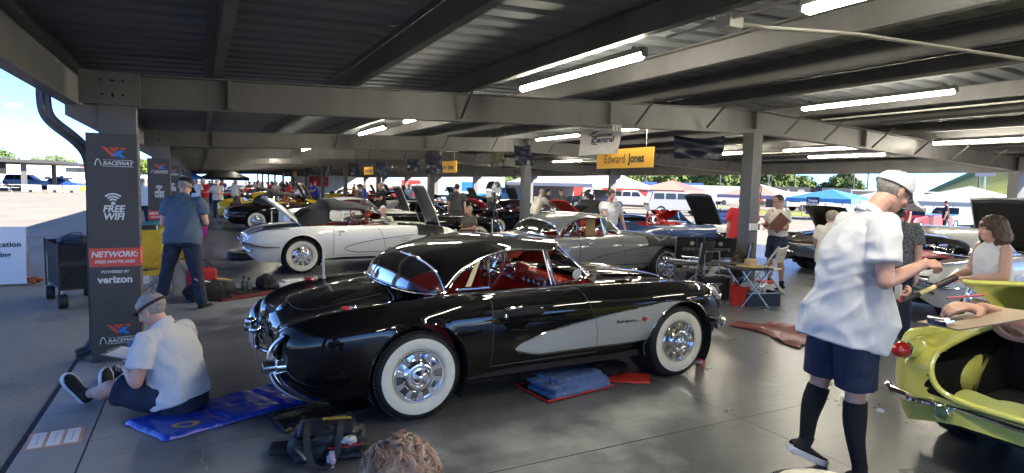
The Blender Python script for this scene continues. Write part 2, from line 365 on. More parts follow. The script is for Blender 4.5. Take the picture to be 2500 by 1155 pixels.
def pavilion():
    T = thing('pavilion', 'long open sided garage roof of dark steel on rows of grey columns', 'pavilion')
    Y0, Y9, FR = -9.5, 97.5, range(-2, 13)
    dz = .20
    # corrugated deck: ribs run across the shed
    prof = []; y = Y0; p = .30; h = .035
    ys = []
    while y < (34 if True else Y9):
        ys += [(y, 0), (y+.17, 0), (y+.20, h), (y+.27, h)]; y += p
    ys += [(Y9, 0)]
    for side in (0, 1):
        xs = (-1.12, XM) if side == 0 else (XM, 17.1)
        G = [[(x, yy, zraf(x)+dz+hh) for (yy, hh) in ys] for x in xs]
        G2 = [[(x, yy, zraf(x)+dz+.05+hh) for (yy, hh) in ys] for x in xs]
        b = MB(); b.grid(np.array(G)); b.grid(np.array(G2)); b.obj('roof_deck', DECKMAT, T, smooth=False)
    # purlins, zed section
    xs_l = [.15, 1.5, 2.83, 4.17, 5.5, 6.85]
    for x in xs_l + [2*XM-q for q in xs_l]:
        z = zraf(x)+.004; b = MB(); w = .07; s = 1 if x < XM else -1
        b.b2((x-.004, Y0+.1, z+.012), (x+.004, Y9-.1, z+dz-.014))
        b.b2((x-(w if s < 0 else 0)-.004, Y0+.1, z), (x+(w if s > 0 else 0)+.004, Y9-.1, z+.010))
        b.b2((x+s*(w+.004)-.004, Y0+.1, z+.012), (x+s*(w+.004)+.004, Y9-.1, z+.032))
        b.b2((x-(w if s > 0 else 0)-.004, Y0+.1, z+dz-.012), (x+(w if s < 0 else 0)+.004, Y9-.1, z+dz-.002))
        b.obj('purlin', GREYSTEEL, T, smooth=False)
    # eave beams with gutter
    for x0, sg in ((-1.06, -1), (17.0, 1)):
        b = MB(); z = zraf(XL)
        b.b2((x0-.012, Y0, 2.40), (x0+.012, Y9, z+dz-.01))
        for zz in (2.40, z+.04): b.b2((x0-.012 if sg > 0 else x0+.014, Y0, zz), (x0+.10*(-sg), Y9, zz+.014))
        b.b2((x0+sg*.014, Y0, z+.06), (x0+sg*.12, Y9, z+.075)); b.b2((x0+sg*.12, Y0, z+.06), (x0+sg*.13, Y9, z+dz+.03))
        b.obj('eave_beam', GREYSTEEL, T, smooth=False)
    HOLE = mat('bolt_hole', (.006, .006, .006), .9)
    first = {}
    for k in FR:
        y = Y1+k*S_BAY
        if k != -2:
            r = first['r'].copy(); COL.objects.link(r); r.location.y = (k+2)*S_BAY
            for ch in first['r'].children:
                c = ch.copy(); COL.objects.link(c); c.parent = r
            for q in first['c']:
                c = q.copy(); COL.objects.link(c); c.location.y = (k+2)*S_BAY
                for ch in q.children:
                    d = ch.copy(); COL.objects.link(d); d.parent = c
            continue
        b = MB(); D = .31
        for (xa, xb) in ((-.93, XM), (XM, 2*XM+.93)):
            za, zb = zraf(xa), zraf(xb)
            da = D if xa < XM else .36; db = .36 if xa < XM else D
            # web, flanges as sloping solids
            def slope(x0, x1, y0, y1, lo0, hi0, lo1, hi1):
                v = [(x0, y0, lo0), (x0, y1, lo0), (x0, y1, hi0), (x0, y0, hi0), (x1, y0, lo1), (x1, y1, lo1), (x1, y1, hi1), (x1, y0, hi1)]
                b.add(v, [(0, 1, 2, 3), (7, 6, 5, 4), (0, 4, 5, 1), (1, 5, 6, 2), (2, 6, 7, 3), (3, 7, 4, 0)])
            slope(xa, xb, y-.005, y+.005, za-da+.012, za-.012, zb-db+.012, zb-.012)
            slope(xa, xb, y-.085, y+.085, za-da, za-da+.011, zb-db, zb-db+.011)
            slope(xa, xb, y-.085, y+.085, za-.011, za, zb-.011, zb)
        for x in (.30, 5.05, XM, 10.75, 15.5):          # stiffeners
            z = zraf(x); b.b2((x-.02, y-.075, z-.325+.03), (x+.02, y-.006, z-.013))
        raf = b.obj('rafter', GREYSTEEL, T, smooth=False)
        for x, dx in ((2.83, -.14), (5.5, -.30), (6.85, -.3), (8.6, -.35), (9.6, -.4), (10.95, -.4), (12.3, -.4), (13.6, -.45), (14.95, -.45)):
            z = zraf(x); bb = MB(); bb.beam((x, y-.42, z+.03), (x+dx*.1, y-.07, z-.30), .035, .008); bb.beam((x, y-.42, z+.03), (x+dx*.1, y-.07, z-.30), .008, .034)
            bb.obj('brace', GREYSTEEL, raf, smooth=False)
        # end plates with holes on left and right columns
        for x0, x1 in ((-.95, -.47), (2*XM+.47, 2*XM+.95)):
            bb = MB(); bb.b2((x0, y-.12, 2.42), (x1, y-.088, 2.72)); e = bb.obj('end_plate', GREYSTEEL, raf, smooth=False)
            bb = MB()
            for (px, pz, w, h) in ((-.07, .07, .022, .022), (.02, .07, .05, .02), (.1, .07, .022, .022), (-.06, -.06, .022, .022), (.02, -.06, .022, .045), (.1, -.06, .022, .022)):
                bb.lathe([(0, 0), (w/2, 0)], 12, Matrix.Translation(((x0+x1)/2+px, y-.1215, 2.57+pz)) @ Matrix.Rotation(R(90), 4, 'X') @ Matrix.Diagonal((1, h/w, 1, 1)))
            bb.obj('bolt_hole', HOLE, raf, smooth=False)
        cols = []
        for x in (XL+.04, XM, 2*XM-XL-.04):
            bb = MB(); zt = zraf(x)-.33 if x != XM else zraf(x)-.362
            if x == XM:   # wide flange column
                bb.b2((x-.10, y-.11, .0), (x+.10, y-.098, zt)); bb.b2((x-.10, y+.098, 0), (x+.10, y+.11, zt)); bb.b2((x-.006, y-.097, 0), (x+.006, y+.097, zt))
                bb.b2((x-.097, y-.0975, .0), (x-.085, y+.0975, zt-.002))
            else:
                bb.b2((x-.15, y-.10, 0), (x+.15, y-.088, zt+.03)); bb.b2((x-.15, y+.088, 0), (x+.15, y+.10, zt+.03)); bb.b2((x-.006, y-.087, 0), (x+.006, y+.087, zt+.03))
                bb.b2((x-.148, y-.0875, 0), (x-.136, y+.0875, zt+.03)); bb.b2((x+.136, y-.0875, 0), (x+.148, y+.0875, zt+.03))
            bb.b2((x-.17, y-.17, 0), (x+.17, y+.17, .018))
            c = bb.obj('column', GREYSTEEL, T, smooth=False)
            if x != XM:   # haunch under the eave
                s = -1 if x < XM else 1; bb = MB()
                bb.add([(x+s*.15, y-.09, 2.40), (x+s*.40, y-.09, 2.405), (x+s*.40, y-.09, 2.30), (x+s*.15, y-.09, 2.16), (x+s*.15, y+.09, 2.40), (x+s*.40, y+.09, 2.405), (x+s*.40, y+.09, 2.30), (x+s*.15, y+.09, 2.16)],
                       [(0, 1, 2, 3), (7, 6, 5, 4), (0, 4, 5, 1), (1, 5, 6, 2), (2, 6, 7, 3), (3, 7, 4, 0)])
                bb.obj('haunch', GREYSTEEL, c, smooth=False)
            cols.append(c)
        first = {'r': raf, 'c': cols}
    # downspouts on the left eave: down, kick back to the column, down to the slab
    dm = mat('grey_downspout', (.05, .052, .06), .4, var=.1)
    for k in (0, 2, 4):
        y = Y1+k*S_BAY; b = MB()
        path = spline([(-1.22, y-.02, 2.86), (-1.22, y-.02, 2.62), (-1.22, y-.02, 2.38), (-1.19, y-.01, 2.27), (-1.05, y+.02, 2.13), (-.93, y+.06, 1.98), (-.90, y+.08, 1.85), (-.90, y+.08, 1.0), (-.90, y+.08, .22), (-.93, y+.07, .1), (-1.05, y+.04, .05)], 60)
        for q in ((.052, .03),): 
            v = []; f = []
            for i, p in enumerate(path):
                t = path[min(i+1, 59)]-path[max(i-1, 0)]; t = Vector(t).normalized(); n = Vector((0, 1, 0)); s = n.cross(t).normalized()
                for a in range(24):
                    an = 2*math.pi*a/24; rr = .050+.004*math.cos(an*8); c, d = math.cos(an), math.sin(an); k2 = 1/max(abs(c), abs(d))**.7
                    v.append(Vector(p)+n*(rr*c*k2)+s*(rr*d*k2))
                if i:
                    for a in range(24): f.append(((i-1)*24+a, (i-1)*24+(a+1) % 24, i*24+(a+1) % 24, i*24+a))
            f.append(tuple(59*24+a for a in range(24)))
            b.add(v, f)
        b.obj('downspout', dm, T)
    return T
PAV = pavilion()

# ------------------------------------------------------------ strip lamps
def rust(m):      # rust bleeding and scuffs worn into the painted steel
    nt = m.node_tree; b = nt.nodes['Principled BSDF']; src = b.inputs['Base Color'].links[0].from_socket
    tc = nt.nodes.new('ShaderNodeTexCoord'); mp = nt.nodes.new('ShaderNodeMapping'); nt.links.new(tc.outputs['Object'], mp.inputs[0]); mp.inputs['Scale'].default_value = (1.5, 1.5, .5)
    n = noisecol(nt, 3.4, mp.outputs[0], 8, .72); r = ramp(nt, n, [(.60, (0, 0, 0)), (.70, (.55, .55, .55))]); c = mixc(nt, r, src, (.075, .050, .038))
    n2 = noisecol(nt, 16, tc.outputs['Object'], 4, .7); r2 = ramp(nt, n2, [(.66, (0, 0, 0)), (.74, (.5, .5, .5))]); c = mixc(nt, r2, c, (.17, .165, .16)); nt.links.new(c, b.inputs['Base Color'])
rust(GREYSTEEL)
LAMP = mat('lamp_tube', (1, .92, .74), .4, emit=13)
def lamps():
    def mk(n, L, X, y, lab):
        t = thing('strip_lamp', lab, 'strip lamp', (X, y, zraf(X)-.075), 0, 'lit strip lamps under the roof')
        b = MB(); b.b2((-.028, -L/2, .030), (.028, L/2, .075)); b.b2((-.008, -L/2+.1, .075), (.008, -L/2+.14, .10)); b.b2((-.008, L/2-.14, .075), (.008, L/2-.1, .10)); b.obj('housing', mat('lamp_housing', (.10, .10, .10), .6), t, smooth=False)
        for e in (-1, 1): MB().box((0, e*(L/2+.012), .03), (.05, .022, .07)).obj('end_cap', mat('lamp_housing', (.10, .10, .10), .6), t, smooth=False, bevel=.004)
        b = MB()
        b.tube([(0, -L/2+.01, 0), (0, -L/2+.03, 0), (0, L/2-.03, 0), (0, L/2-.01, 0)], [.016, .027, .027, .016], 10, flat=.9); b.obj('diffuser', LAMP, t)
        return t
    rows = [(3.09, [(1.37, 'lit strip lamp cut off by the top edge of the photo beside the junction box'), (4.78, 'longest looking lit strip lamp on the underside of the third beam over the black coupe'), (8.9, 'short lit strip lamp showing just below the first rafter, left of the white banner'), (12.1, 'lit strip lamp between the first two rafters above the white convertible'), (20.1, 'small lit strip lamp below the second rafter over the yellow cars'), (28.4, 'tiny lit strip lamp farthest along the left lamp row')]),
            (7.80, [(4.92, 'long lit strip lamp at upper right just before the main rafter beyond the ridge column'), (9.4, 'lit strip lamp under the rafter between the white banner and the navy banner'), (12.7, 'lit strip lamp left of the white banner behind the first rafter')]),
            (12.6, [(5.65, 'lit strip lamp cut off by the right edge of the photo below the sloping rafter'), (9.0, 'lit strip lamp right of the ridge column under the far roof slope'), (11.9, 'lit strip lamp end seen just left of the ridge column'), (19.7, 'lit strip lamp under the yellow sign height left of the yellow sign')])]
    for k, nm in ((4.7, 'sixth'), (5.7, 'seventh'), (6.7, 'eighth'), (8.12, 'ninth')): rows[0][1].append((k*7.53, nm+' lit strip lamp in the shrinking row over the left cars'))
    for k, nm in ((2.62, 'fourth'), (3.62, 'fifth'), (4.62, 'sixth')): rows[1][1].append((4.92+k*7.53, nm+' lit strip lamp in the shrinking middle row'))
    for X, y, nm in ((3.09, 15.6, 'first'), (3.09, 23.3, 'second'), (3.09, 31, 'third'), (7.80, 15.7, 'fourth'), (7.80, 18.2, 'fifth'), (12.6, 25.6, 'sixth'), (12.6, 33, 'seventh'), (12.6, 40, 'eighth'), (12.6, 47, 'ninth')): rows.append((X, [(y, nm+' strip lamp added for fill light among the rafters over the middle cars')]))  # extra lamps put into the empty bays to brighten the middle cars
    for X, y, nm in ((3.09, -2.6, 'first'), (3.09, -5.5, 'second'), (7.80, .4, 'third'), (7.80, -3.2, 'fourth'), (12.6, 1.3, 'fifth'), (12.6, -2.4, 'sixth'), (14.2, 3.5, 'seventh'), (14.2, 9.5, 'eighth')): rows.append((X, [(y, nm+' strip lamp added for fill light, behind the photographer or out of frame to the right')]))  # lamps added behind and beside the camera to light the foreground
    for X, l in rows:
        for y, lab in l: mk(0, 2.0, X, y, lab)
lamps()
def conduits():
    g = mat('white_conduit', (.50, .49, .45), .5)
    t = thing('electrical_conduit', 'pale conduit run with junction box along the beam to the long strip lamp', 'conduit', (2.95, 0, 0))
    b = MB(); z = zraf(2.9)-.03
    b.tube([(0, 2.15, z), (0, 2.6, z), (.0, 3.35, z)], .012, 6); b.tube([(.03, 2.1, z+.01), (.03, 3.3, z+.01)], .009, 6)
    b.tube([(.06, 2.82, z-.01), (.35, 2.80, z+.0), (1.2, 2.75, zraf(4.1)-.012), (3.2, 2.72, zraf(6.1)-.012), (5, 2.7, zraf(7.9)-.02), (8, 2.7, zraf(10.9)-.015), (13, 2.7, zraf(15.9)-.01)], .010, 6)
    b.tube([(.06, 2.86, z-.01), (.35, 2.84, z+.0), (1.2, 2.79, zraf(4.1)-.012), (3.2, 2.76, zraf(6.1)-.012), (5, 2.74, zraf(7.9)-.02)], .007, 6)
    b.obj('pipe', g, t)
    b = MB(); b.box((.03, 2.82, z-.02), (.12, .12, .07)); b.obj('junction_box', g, t, bevel=.008)
    t = thing('electrical_conduit', 'pale conduit along the far roof slope beside the ridge', 'conduit', (9.2, 0, 0))
    b = MB(); z = zraf(9.2)-.02; b.tube([(0, -1, z), (0, 6.6, z)], .014, 6); b.tube([(4.2, -1, zraf(13.4)-.02), (4.2, 20, zraf(13.4)-.02)], .014, 6); b.obj('pipe', g, t)
    # small white heater / access box fittings on far slope
    for (x, y, l) in ((9.0, 7.9, 'pale boxy fitting with two spot heads hung right of the ridge column'), (9.0, 30.4, 'small pale fitting hung under the far roof near the yellow signs')):
        t = thing('ceiling_fitting', l, 'light fitting', (x, y, zraf(x)-.42))
        b = MB(); b.box((0, 0, 0), (.30, .24, .07)); b.box((-.08, 0, .1), (.05, .05, .14)); b.box((.08, 0, .1), (.05, .05, .14)); b.obj('housing', g, t, smooth=False, bevel=.01)
        b = MB()
        for q in (-.09, 0, .09): b.cyl((q, -.121, 0), (q, -.126, 0), .022, n=10)
        b.obj('lens', DARK, t)
conduits()
# ============================================================ CARS
PAINTS = {}
def paint(name, col, metal=0, rough=.3):
    return mat('paint_'+name, col, rough, metal, 1, coatr=.02)
#        x     w     zb    zc    ci    zv    zd
C1ROWS = [(-.968, .34, .50, .60, .10, .585, .60), (-.962, .52, .45, .64, .12, .63, .64), (-.945, .63, .40, .685, .13, .675, .685), (-.90, .735, .345, .74, .15, .72, .735),
          (-.80, .81, .275, .79, .16, .765, .79), (-.62, .86, .235, .84, .16, .805, .855), (-.35, .885, .225, .875, .16, .845, .915),
          (-.05, .892, .225, .895, .16, .87, .95), (.30, .885, .22, .91, .15, .895, .962), (.70, .865, .215, .908, .14, .895, .945),
          (1.2, .85, .21, .910, .13, .90, .93), (1.65, .855, .225, .912, .14, .90, .945), (2.0, .868, .27, .910, .16, .89, .955), (2.2, .875, .335, .908, .165, .88, .95),
          (2.45, .88, .37, .903, .17, .875, .935), (2.78, .875, .38, .887, .18, .848, .895), (3.0, .84, .38, .852, .18, .80, .835),
          (3.16, .78, .32, .79, .18, .74, .76), (3.27, .69, .37, .71, .17, .67, .68), (3.325, .57, .42, .64, .14, .62, .62), (3.345, .40, .47, .58, .10, .57, .57)]
# 1953-55 body: plain tail with finned lamp pods; 58-62 body: fuller lamps
def sect(row):
    x, w, zb, zc, ci, zv, zd = row; h = zc-zb
    return [(w*.88, zb), (w*.965, zb+.25*h), (w, zb+.54*h), (w*.988, zb+.78*h), (w-ci*.42, zb+.945*h), (w-ci, zc), (max(w-ci*2.1, w*.35), zv), (w*.28, zd-.008), (0, zd)]
class Surf:
    def __init__(s, rows, nu, nv):
        T = spline(rows, nu); s.T = T; s.G = np.zeros((nu, nv, 3)); s.x = T[:, 0]
        for i, r in enumerate(T):
            h = sect(r); full = [(a, b) for a, b in h] + [(-a, b) for a, b in h[:-1][::-1]]
            p = np.array(full); q = cubic(np.arange(len(p)), p, np.linspace(0, len(p)-1, nv))
            s.G[i, :, 0] = r[0]; s.G[i, :, 1:] = q
        s.G[:, :, 2] = np.maximum(s.G[:, :, 2], .12)
        m = nv//2+1; s.side = []; s.top = []
        for i in range(nu):
            y = s.G[i, :m, 1]; z = s.G[i, :m, 2]; k = int(np.argmax(z[:int(m*.72)])); 
            zz = np.maximum.accumulate(z[:k+1]); s.side.append((zz, y[:k+1])); s.top.append((y[m-1:int(m*.4):-1], z[m-1:int(m*.4):-1]))
    def ip(s, x, tab, q, o=0):
        i = int(np.clip(np.searchsorted(s.x, x)-1, 0, len(s.x)-2)); t = np.clip((x-s.x[i])/(s.x[i+1]-s.x[i]+1e-9), 0, 1)
        a = np.interp(q, *tab[i]); b = np.interp(q, *tab[i+1]); return a*(1-t)+b*t
    def ys(s, x, z): return s.ip(x, s.side, z)
    def zt(s, x, y): return s.ip(x, s.top, abs(y))
def side_patch(s, x0, x1, zl, zu, sg, off, nx=40, nz=14):
    G = []
    for x in np.linspace(x0, x1, nx):
        a, b = zl(x), zu(x); G.append([(x, sg*(s.ys(x, z)+off), z) for z in np.linspace(a, b, nz)])
    G = np.array(G)
    return G if sg < 0 else G[::-1]
def top_patch(s, x0, x1, y0, y1, off, nx=20, ny=20):
    return np.array([[(x, y, s.zt(x, y)+off) for y in np.linspace(y0, y1, ny)] for x in np.linspace(x0, x1, nx)])
def thick(b, G, th, n=(0, 0, -1)):
    G = np.asarray(G); H = G+np.array(n)*th; b.grid(G); b.grid(H[::-1])
    e = lambda A: [tuple(p) for p in A]
    loop = np.concatenate([G[:, 0], G[-1, 1:], G[-2::-1, -1], G[0, -2:0:-1]]); loop2 = np.concatenate([H[:, 0], H[-1, 1:], H[-2::-1, -1], H[0, -2:0:-1]])
    b.grid(np.array([loop, loop2]), closev=True)
def coons(c0, c1, d0, d1, bulge=0):   # c0,c1: u-curves at v=0,1 ; d0,d1: v-curves at u=0,1
    n, m = len(c0), len(d0); G = np.zeros((n, m, 3)); c0, c1, d0, d1 = map(np.asarray, (c0, c1, d0, d1))
    for i in range(n):
        u = i/(n-1)
        for j in range(m):
            v = j/(m-1)
            G[i, j] = (1-v)*c0[i]+v*c1[i]+(1-u)*d0[j]+u*d1[j]-((1-u)*(1-v)*c0[0]+u*(1-v)*c0[-1]+(1-u)*v*c1[0]+u*v*c1[-1])
            G[i, j, 2] += bulge*16*u*(1-u)*v*(1-v)
    return G
WHEELS = {}
def wheel_parts(style):
    if style in WHEELS: return WHEELS[style]
    def L(prof, n=40): return MB().lathe(prof, n, ax='Y')
    hold = []
    ww = style == 'whitewall'
    t = L([(.20, .06), (.24, .082), (.285, .086), (.315, .074), (.333, .052), (.338, .03), (.338, -.03), (.333, -.052), (.315, -.074), (.285 if ww else .25, -.0865 if ww else -.088)] + ([] if ww else [(.21, -.08), (.2, -.07)]), 48)
    for k in range(72):    # tread blocks at the shoulders
        a = 2*math.pi*k/72
        for yy in (-.045, .045): t.box((.336*math.cos(a), yy, .336*math.sin(a)), (.010, .034, .016), M=Matrix.Rotation(-a, 4, 'Y'))
    hold.append(('tyre', t, RUBBER))
    if ww: hold.append(('whitewall', L([(.286, -.0865), (.262, -.0905), (.235, -.0905), (.215, -.084), (.203, -.074)], 56), WHITEWALL))
    else: hold.append(('whitewall', L([(.252, -.0895), (.244, -.0905), (.236, -.0905)], 56), WHITEWALL))
    h = L([(.202, -.07), (.199, -.082), (.190, -.090), (.180, -.089), (.176, -.078), (.172, -.074), (.125, -.074), (.120, -.080), (.108, -.094), (.095, -.100), (.075, -.099), (.068, -.092), (.055, -.094), (.045, -.110), (.022, -.124), (.0, -.127)], 56)
    for k in range(10):
        a = 2*math.pi*k/10; M = Matrix.Rotation(-a, 4, 'Y')
        h.add([M @ Vector(p) for p in [(.118, -.082, -.014), (.178, -.084, -.022), (.178, -.084, .022), (.118, -.082, .014), (.118, -.07, -.018), (.178, -.07, -.030), (.178, -.07, .030), (.118, -.07, .018)]],
              [(0, 1, 2, 3), (4, 5, 1, 0), (5, 6, 2, 1), (6, 7, 3, 2), (7, 4, 0, 3)])
    hold.append(('hubcap_slots', L([(.176, -.0735), (.171, -.0755), (.126, -.0755), (.121, -.079)], 40), mat('hubcap_shade', (.42, .42, .44), .12, 1)))
    for k in range(2):
        h.box((0, -.118, 0), (.11, .012, .016), M=Matrix.Rotation(R(35+90*k), 4, 'Y'))
    hold.append(('hubcap', h, CHROME))
    WHEELS[style] = [o for o in [obj(n, b.v, b.f, m, None) for n, b, m in hold]]
    for o in WHEELS[style]: COL.objects.unlink(o)
    return WHEELS[style]
def add_wheel(T, x, y, z, sg, style='whitewall', rot=0, yaw=0):
    w = bpy.data.objects.new('wheel', None); link(w, T); w.location = (x, y, z); w.rotation_euler = (0, rot, (0 if sg < 0 else math.pi)+yaw)
    for p in wheel_parts(style):
        c = p.copy(); COL.objects.link(c); c.parent = w; c.rotation_euler = (0, 0, 0)
    return w
def cut_arches(G, arches):
    nu, nv, _ = G.shape; V = G.reshape(-1, 3).copy(); ins = np.zeros(len(V), bool); which = np.zeros(len(V), int)
    for k, (ax, az, ar) in enumerate(arches):
        d = (V[:, 0]-ax)**2+(V[:, 2]-az)**2; m = (d < ar*ar) & (abs(V[:, 1]) > .42) & (V[:, 2] < az+ar); ins |= m; which[m] = k
    faces = []; snap = set(); I = ins.reshape(nu, nv)
    for i in range(nu-1):
        for j in range(nv-1):
            q = (i*nv+j, (i+1)*nv+j, (i+1)*nv+j+1, i*nv+j+1); s = [ins[a] for a in q]
            if all(s): continue
            faces.append(q)
            for a, b in zip(q, s):
                if b: snap.add(a)
    for a in snap:
        ax, az, ar = arches[which[a]]; dx, dz = V[a, 0]-ax, V[a, 2]-az; L = math.hypot(dx, dz)+1e-6
        V[a, 0] = ax+dx/L*ar; V[a, 2] = az+dz/L*ar
    return V, faces
def make_c1(label, loc, rz=0, col=BLACKPAINT, cove=None, top='hardtop', topmat=None, red=True, trunk=0, hood=0, hoodin=None, fcover=None, tail='57', lod=0, group='old roadsters on show', name='vintage_roadster', wheelstyle='whitewall', gender=0, hoodw=.46, rows=None, antenna=True, trunkmat=None):
    T = thing(name, label, 'sports car', loc, rz, group)
    nu, nv = ((130, 69) if lod == 0 else (84, 45)) if lod < 2 else (50, 33)
    if tail == '55' and rows is None: rows = [(r[0], r[1]*(1.06 if r[0] < -.93 else 1), min(r[2], {-.968: .36, -.962: .33, -.945: .30, -.90: .275, -.80: .25}.get(r[0], r[2]))) + r[3:] for r in C1ROWS]
    s = Surf(rows or C1ROWS, nu, nv)
    arches = [(0.0, .36, .385), (2.59, .35, .385)]
    V, F = cut_arches(s.G, arches)
    keep = []
    holes = [(.14, 1.80, .58)]
    if trunk: holes.append((-.62, .06, .50) if tail != '55' or lod else (-1.2, .06, .52))
    if hood: holes.append((1.98, 2.95, hoodw))
    VV = V.reshape(nu, nv, 3); zlim = .50 if tail == '55' and lod == 0 else .62
    for a, b_, w in holes:          # pull one mesh line onto each opening's edge so that the cut runs clean
        for i in range(nu):
            if a-.05 < VV[i, 0, 0] < b_+.05:
                for sg in (-1, 1):
                    ok = (VV[i, :, 2] > zlim) & (VV[i, :, 1]*sg > 0)
                    if ok.any():
                        d = np.where(ok, abs(VV[i, :, 1]-sg*w), 9); j = int(d.argmin())
                        if d[j] < .12: VV[i, j, 1] = sg*w
    for q in F:
        c = V[list(q)].mean(0)
        if c[2] > (.50 if tail == '55' and c[0] < -.5 and lod == 0 else .62) and any(a < c[0] < b and abs(c[1]) < w for a, b, w in holes): continue
        keep.append(q)
    n = nv
    keep.append(tuple(range(n))[::-1]); keep.append(tuple((nu-1)*n+k for k in range(n)))
    o = obj('body', V, keep, col, T, sharp=0); clean(o)
    # under tray, wells, holes
    b = MB(); b.b2((-.45, -.62, .22), (3.0, .62, .26)); b.b2((.33, -.70, .24), (2.2, .70, .30)); b.b2((.40, -.80, .25), (2.12, .80, .30))
    for ax, az, ar in arches:
        for sg in (-1, 1):
            G = [[(ax+(ar+.004)*math.cos(t), sg*y, az+(ar+.004)*math.sin(t)) for t in np.linspace(R(-35), R(215), 26)] for y in (.52, .862)]
            b.grid(np.array(G)); b.add([(ax+ar*math.cos(t), sg*.50, az+ar*math.sin(t)) for t in np.linspace(0, 2*math.pi, 24, endpoint=False)], [tuple(range(24))])
    if trunk and tail == '55' and lod == 0: b.b2((-.93, -.56, .33), (.10, .56, .36)); b.b2((.06, -.54, .36), (.10, .54, .90)); b.b2((-.90, -.58, .36), (.1, -.56, .66)); b.b2((-.90, .56, .36), (.1, .58, .66))
    elif trunk: b.b2((-.66, -.54, .45), (.10, .54, .50)); b.b2((-.70, -.54, .45), (-.66, .54, .72)); b.b2((.06, -.54, .45), (.10, .54, .90)); b.b2((-.66, -.56, .45), (.1, -.54, .74)); b.b2((-.66, .54, .45), (.1, .56, .74))
    if hood: b.b2((1.95, -.56, .40), (3.0, .56, .44)); b.b2((1.93, -.56, .40), (1.95, .56, .84)); b.b2((3.0, -.5, .40), (3.02, .5, .70)); b.b2((1.95, -.57, .4), (3.0, -.55, .80)); b.b2((1.95, .55, .4), (3.0, .57, .80))
    b.obj('underbody', DARK, T, smooth=False)
    # wheels
    for ax, az, yw in ((0, .337, 0), (2.59, .337, 0)):
        for sg in (-1, 1): add_wheel(T, ax, sg*.745, az, sg, wheelstyle, rot=R(23*(ax+sg)))
    arcl = lambda a, sg: [(a[0]+(a[2]+.001)*math.cos(t), sg*(s.ys(a[0]+a[2]*math.cos(t), a[1]+a[2]*math.sin(t))+.002), a[1]+(a[2]+.001)*math.sin(t)) for t in np.linspace(R(-18), R(198), 30)]
    for sg in (-1, 1):
        for a in arches:
            MB().tube(arcl(a, sg), .007, 6).obj('arch_trim', col if a[0] == 0 else (CHROME if tail == '57' else col), T)
    # doors
    for sg in (-1, 1):
        up = lambda x: s.ip(x, [(np.arange(2), np.array([t[0][-1]]*2)) for t in s.side], 0)-.012
        fx = lambda z: 1.50+.10*min(max((.92-z)/.3, 0), 1)**1.2
        G = []
        for v in np.linspace(0, 1, 12):
            row = []
            for u in np.linspace(0, 1, 24):
                z0 = .34+v*(.90-.34); xa = .585; xb = 1.62-.17*v**2.2; x = xa+(xb-xa)*u
                row.append((x, sg*(s.ys(x, z0)+.0025), z0))
            G.append(row)
        G = np.array(G); G = G if sg > 0 else G[::-1]
        d = MB().grid(G).obj('door', col, T, sharp=0)
        if lod < 2:
            loop = [tuple(p) for p in G[:, 0]] + [tuple(p) for p in (G[-1] if True else 0)][1:] + [tuple(p) for p in G[::-1, -1]][1:] + [tuple(p) for p in G[0, ::-1]][1:-1]
            loop = [(x, y+sg*.0005, z) for x, y, z in loop]
            MB().tube(loop, .0035, 4, closed=True).obj('door_seam', mat('seam_black' if col is not BLACKPAINT else 'seam_grey', (.02, .02, .02) if col is not BLACKPAINT else (.05, .05, .05), .6), d)
            hb = MB(); x = .68; y = sg*(s.ys(x, .80)+.012); hb.tube([(x, y, .80), (x+.02, y+sg*.014, .80), (x+.16, y+sg*.012, .803)], [.009, .013, .006], 8)
            hb.lathe([(.0, .012), (.016, .010), (.02, 0)], 14, Matrix.Translation((x+.02, sg*(s.ys(x, .735)+.002), .735)), ax='Y') if sg > 0 else hb.lathe([(.0, -.012), (.016, -.010), (.02, 0)], 14, Matrix.Translation((x+.02, sg*(s.ys(x, .735)+.002), .735)), ax='Y')
            hb.obj('door_handle', CHROME, d)
    # cove
    if lod < 2:
        tx, tz = .80, .465
        def zu(x): u = np.clip((x-tx)/(2.32-tx), 0, 1); return tz+.275*u**.56
        def zl(x): u = np.clip((x-tx)/(2.32-tx), 0, 1); return tz-.075*min(1, (u/.16))**.55
        for sg in (-1, 1):
            cpart = T
            if cove:
                G = []
                for v in np.linspace(0, 1, 14):
                    row = []
                    for u in np.linspace(0, 1, 60)**1.6:
                        xe = 2.245-.035*(1-v) if v > 2 else 2.59-math.sqrt(max(.389**2-(zl(2.3)+v*(zu(2.3)-zl(2.3))-.35)**2, 0))
                        x = tx+(xe-tx)*u; z = zl(x)+v*(zu(x)-zl(x)); row.append((x, sg*(s.ys(x, z)+.004), z))
                    G.append(row)
                G = np.array(G); G = G if sg > 0 else G[::-1]
                cpart = MB().grid(G).obj('side_cove', cove, T, sharp=0)
            xs = tx+(2.27-tx)*np.linspace(0, 1, 40)**1.8
            pu = [(x, sg*(s.ys(x, zu(x))+.006), zu(x)) for x in xs[::-1] if x < 2.25]; pl = [(x, sg*(s.ys(x, zl(x))+.006), zl(x)) for x in xs[1:] if x < 2.22]
            if tail != '55': MB().tube(pu+pl, .0065 if cove or tail == '57' else .006, 6).obj('cove_trim', CHROME if cove else mat('dark_chrome', (.2, .2, .2), .2, 1), T)
            if tail == '60' and lod < 2:
                bb = MB()
                for i in range(3):
                    z = .66-.06*i; bb.tube([(1.95-.03*i, sg*(s.ys(1.95, z)+.004), z), (2.10, sg*(s.ys(2.1, z)+.004), z)], .006, 5)
                bb.obj('cove_spear', CHROME, T)
    # belt rails, cockpit
    zb = lambda x, y=.60: s.zt(x, y)
    inn = REDVINYL if red else BLACKVINYL; dsh = REDDASH if red else mat('dark_dash', (.03, .03, .03), .4)
    b = MB()   # tub: floor, doors' inside, bulkheads
    b.b2((.12, -.60, .30), (1.8, .60, .34)); b.b2((.08, -.60, .30), (.12, .60, .88))
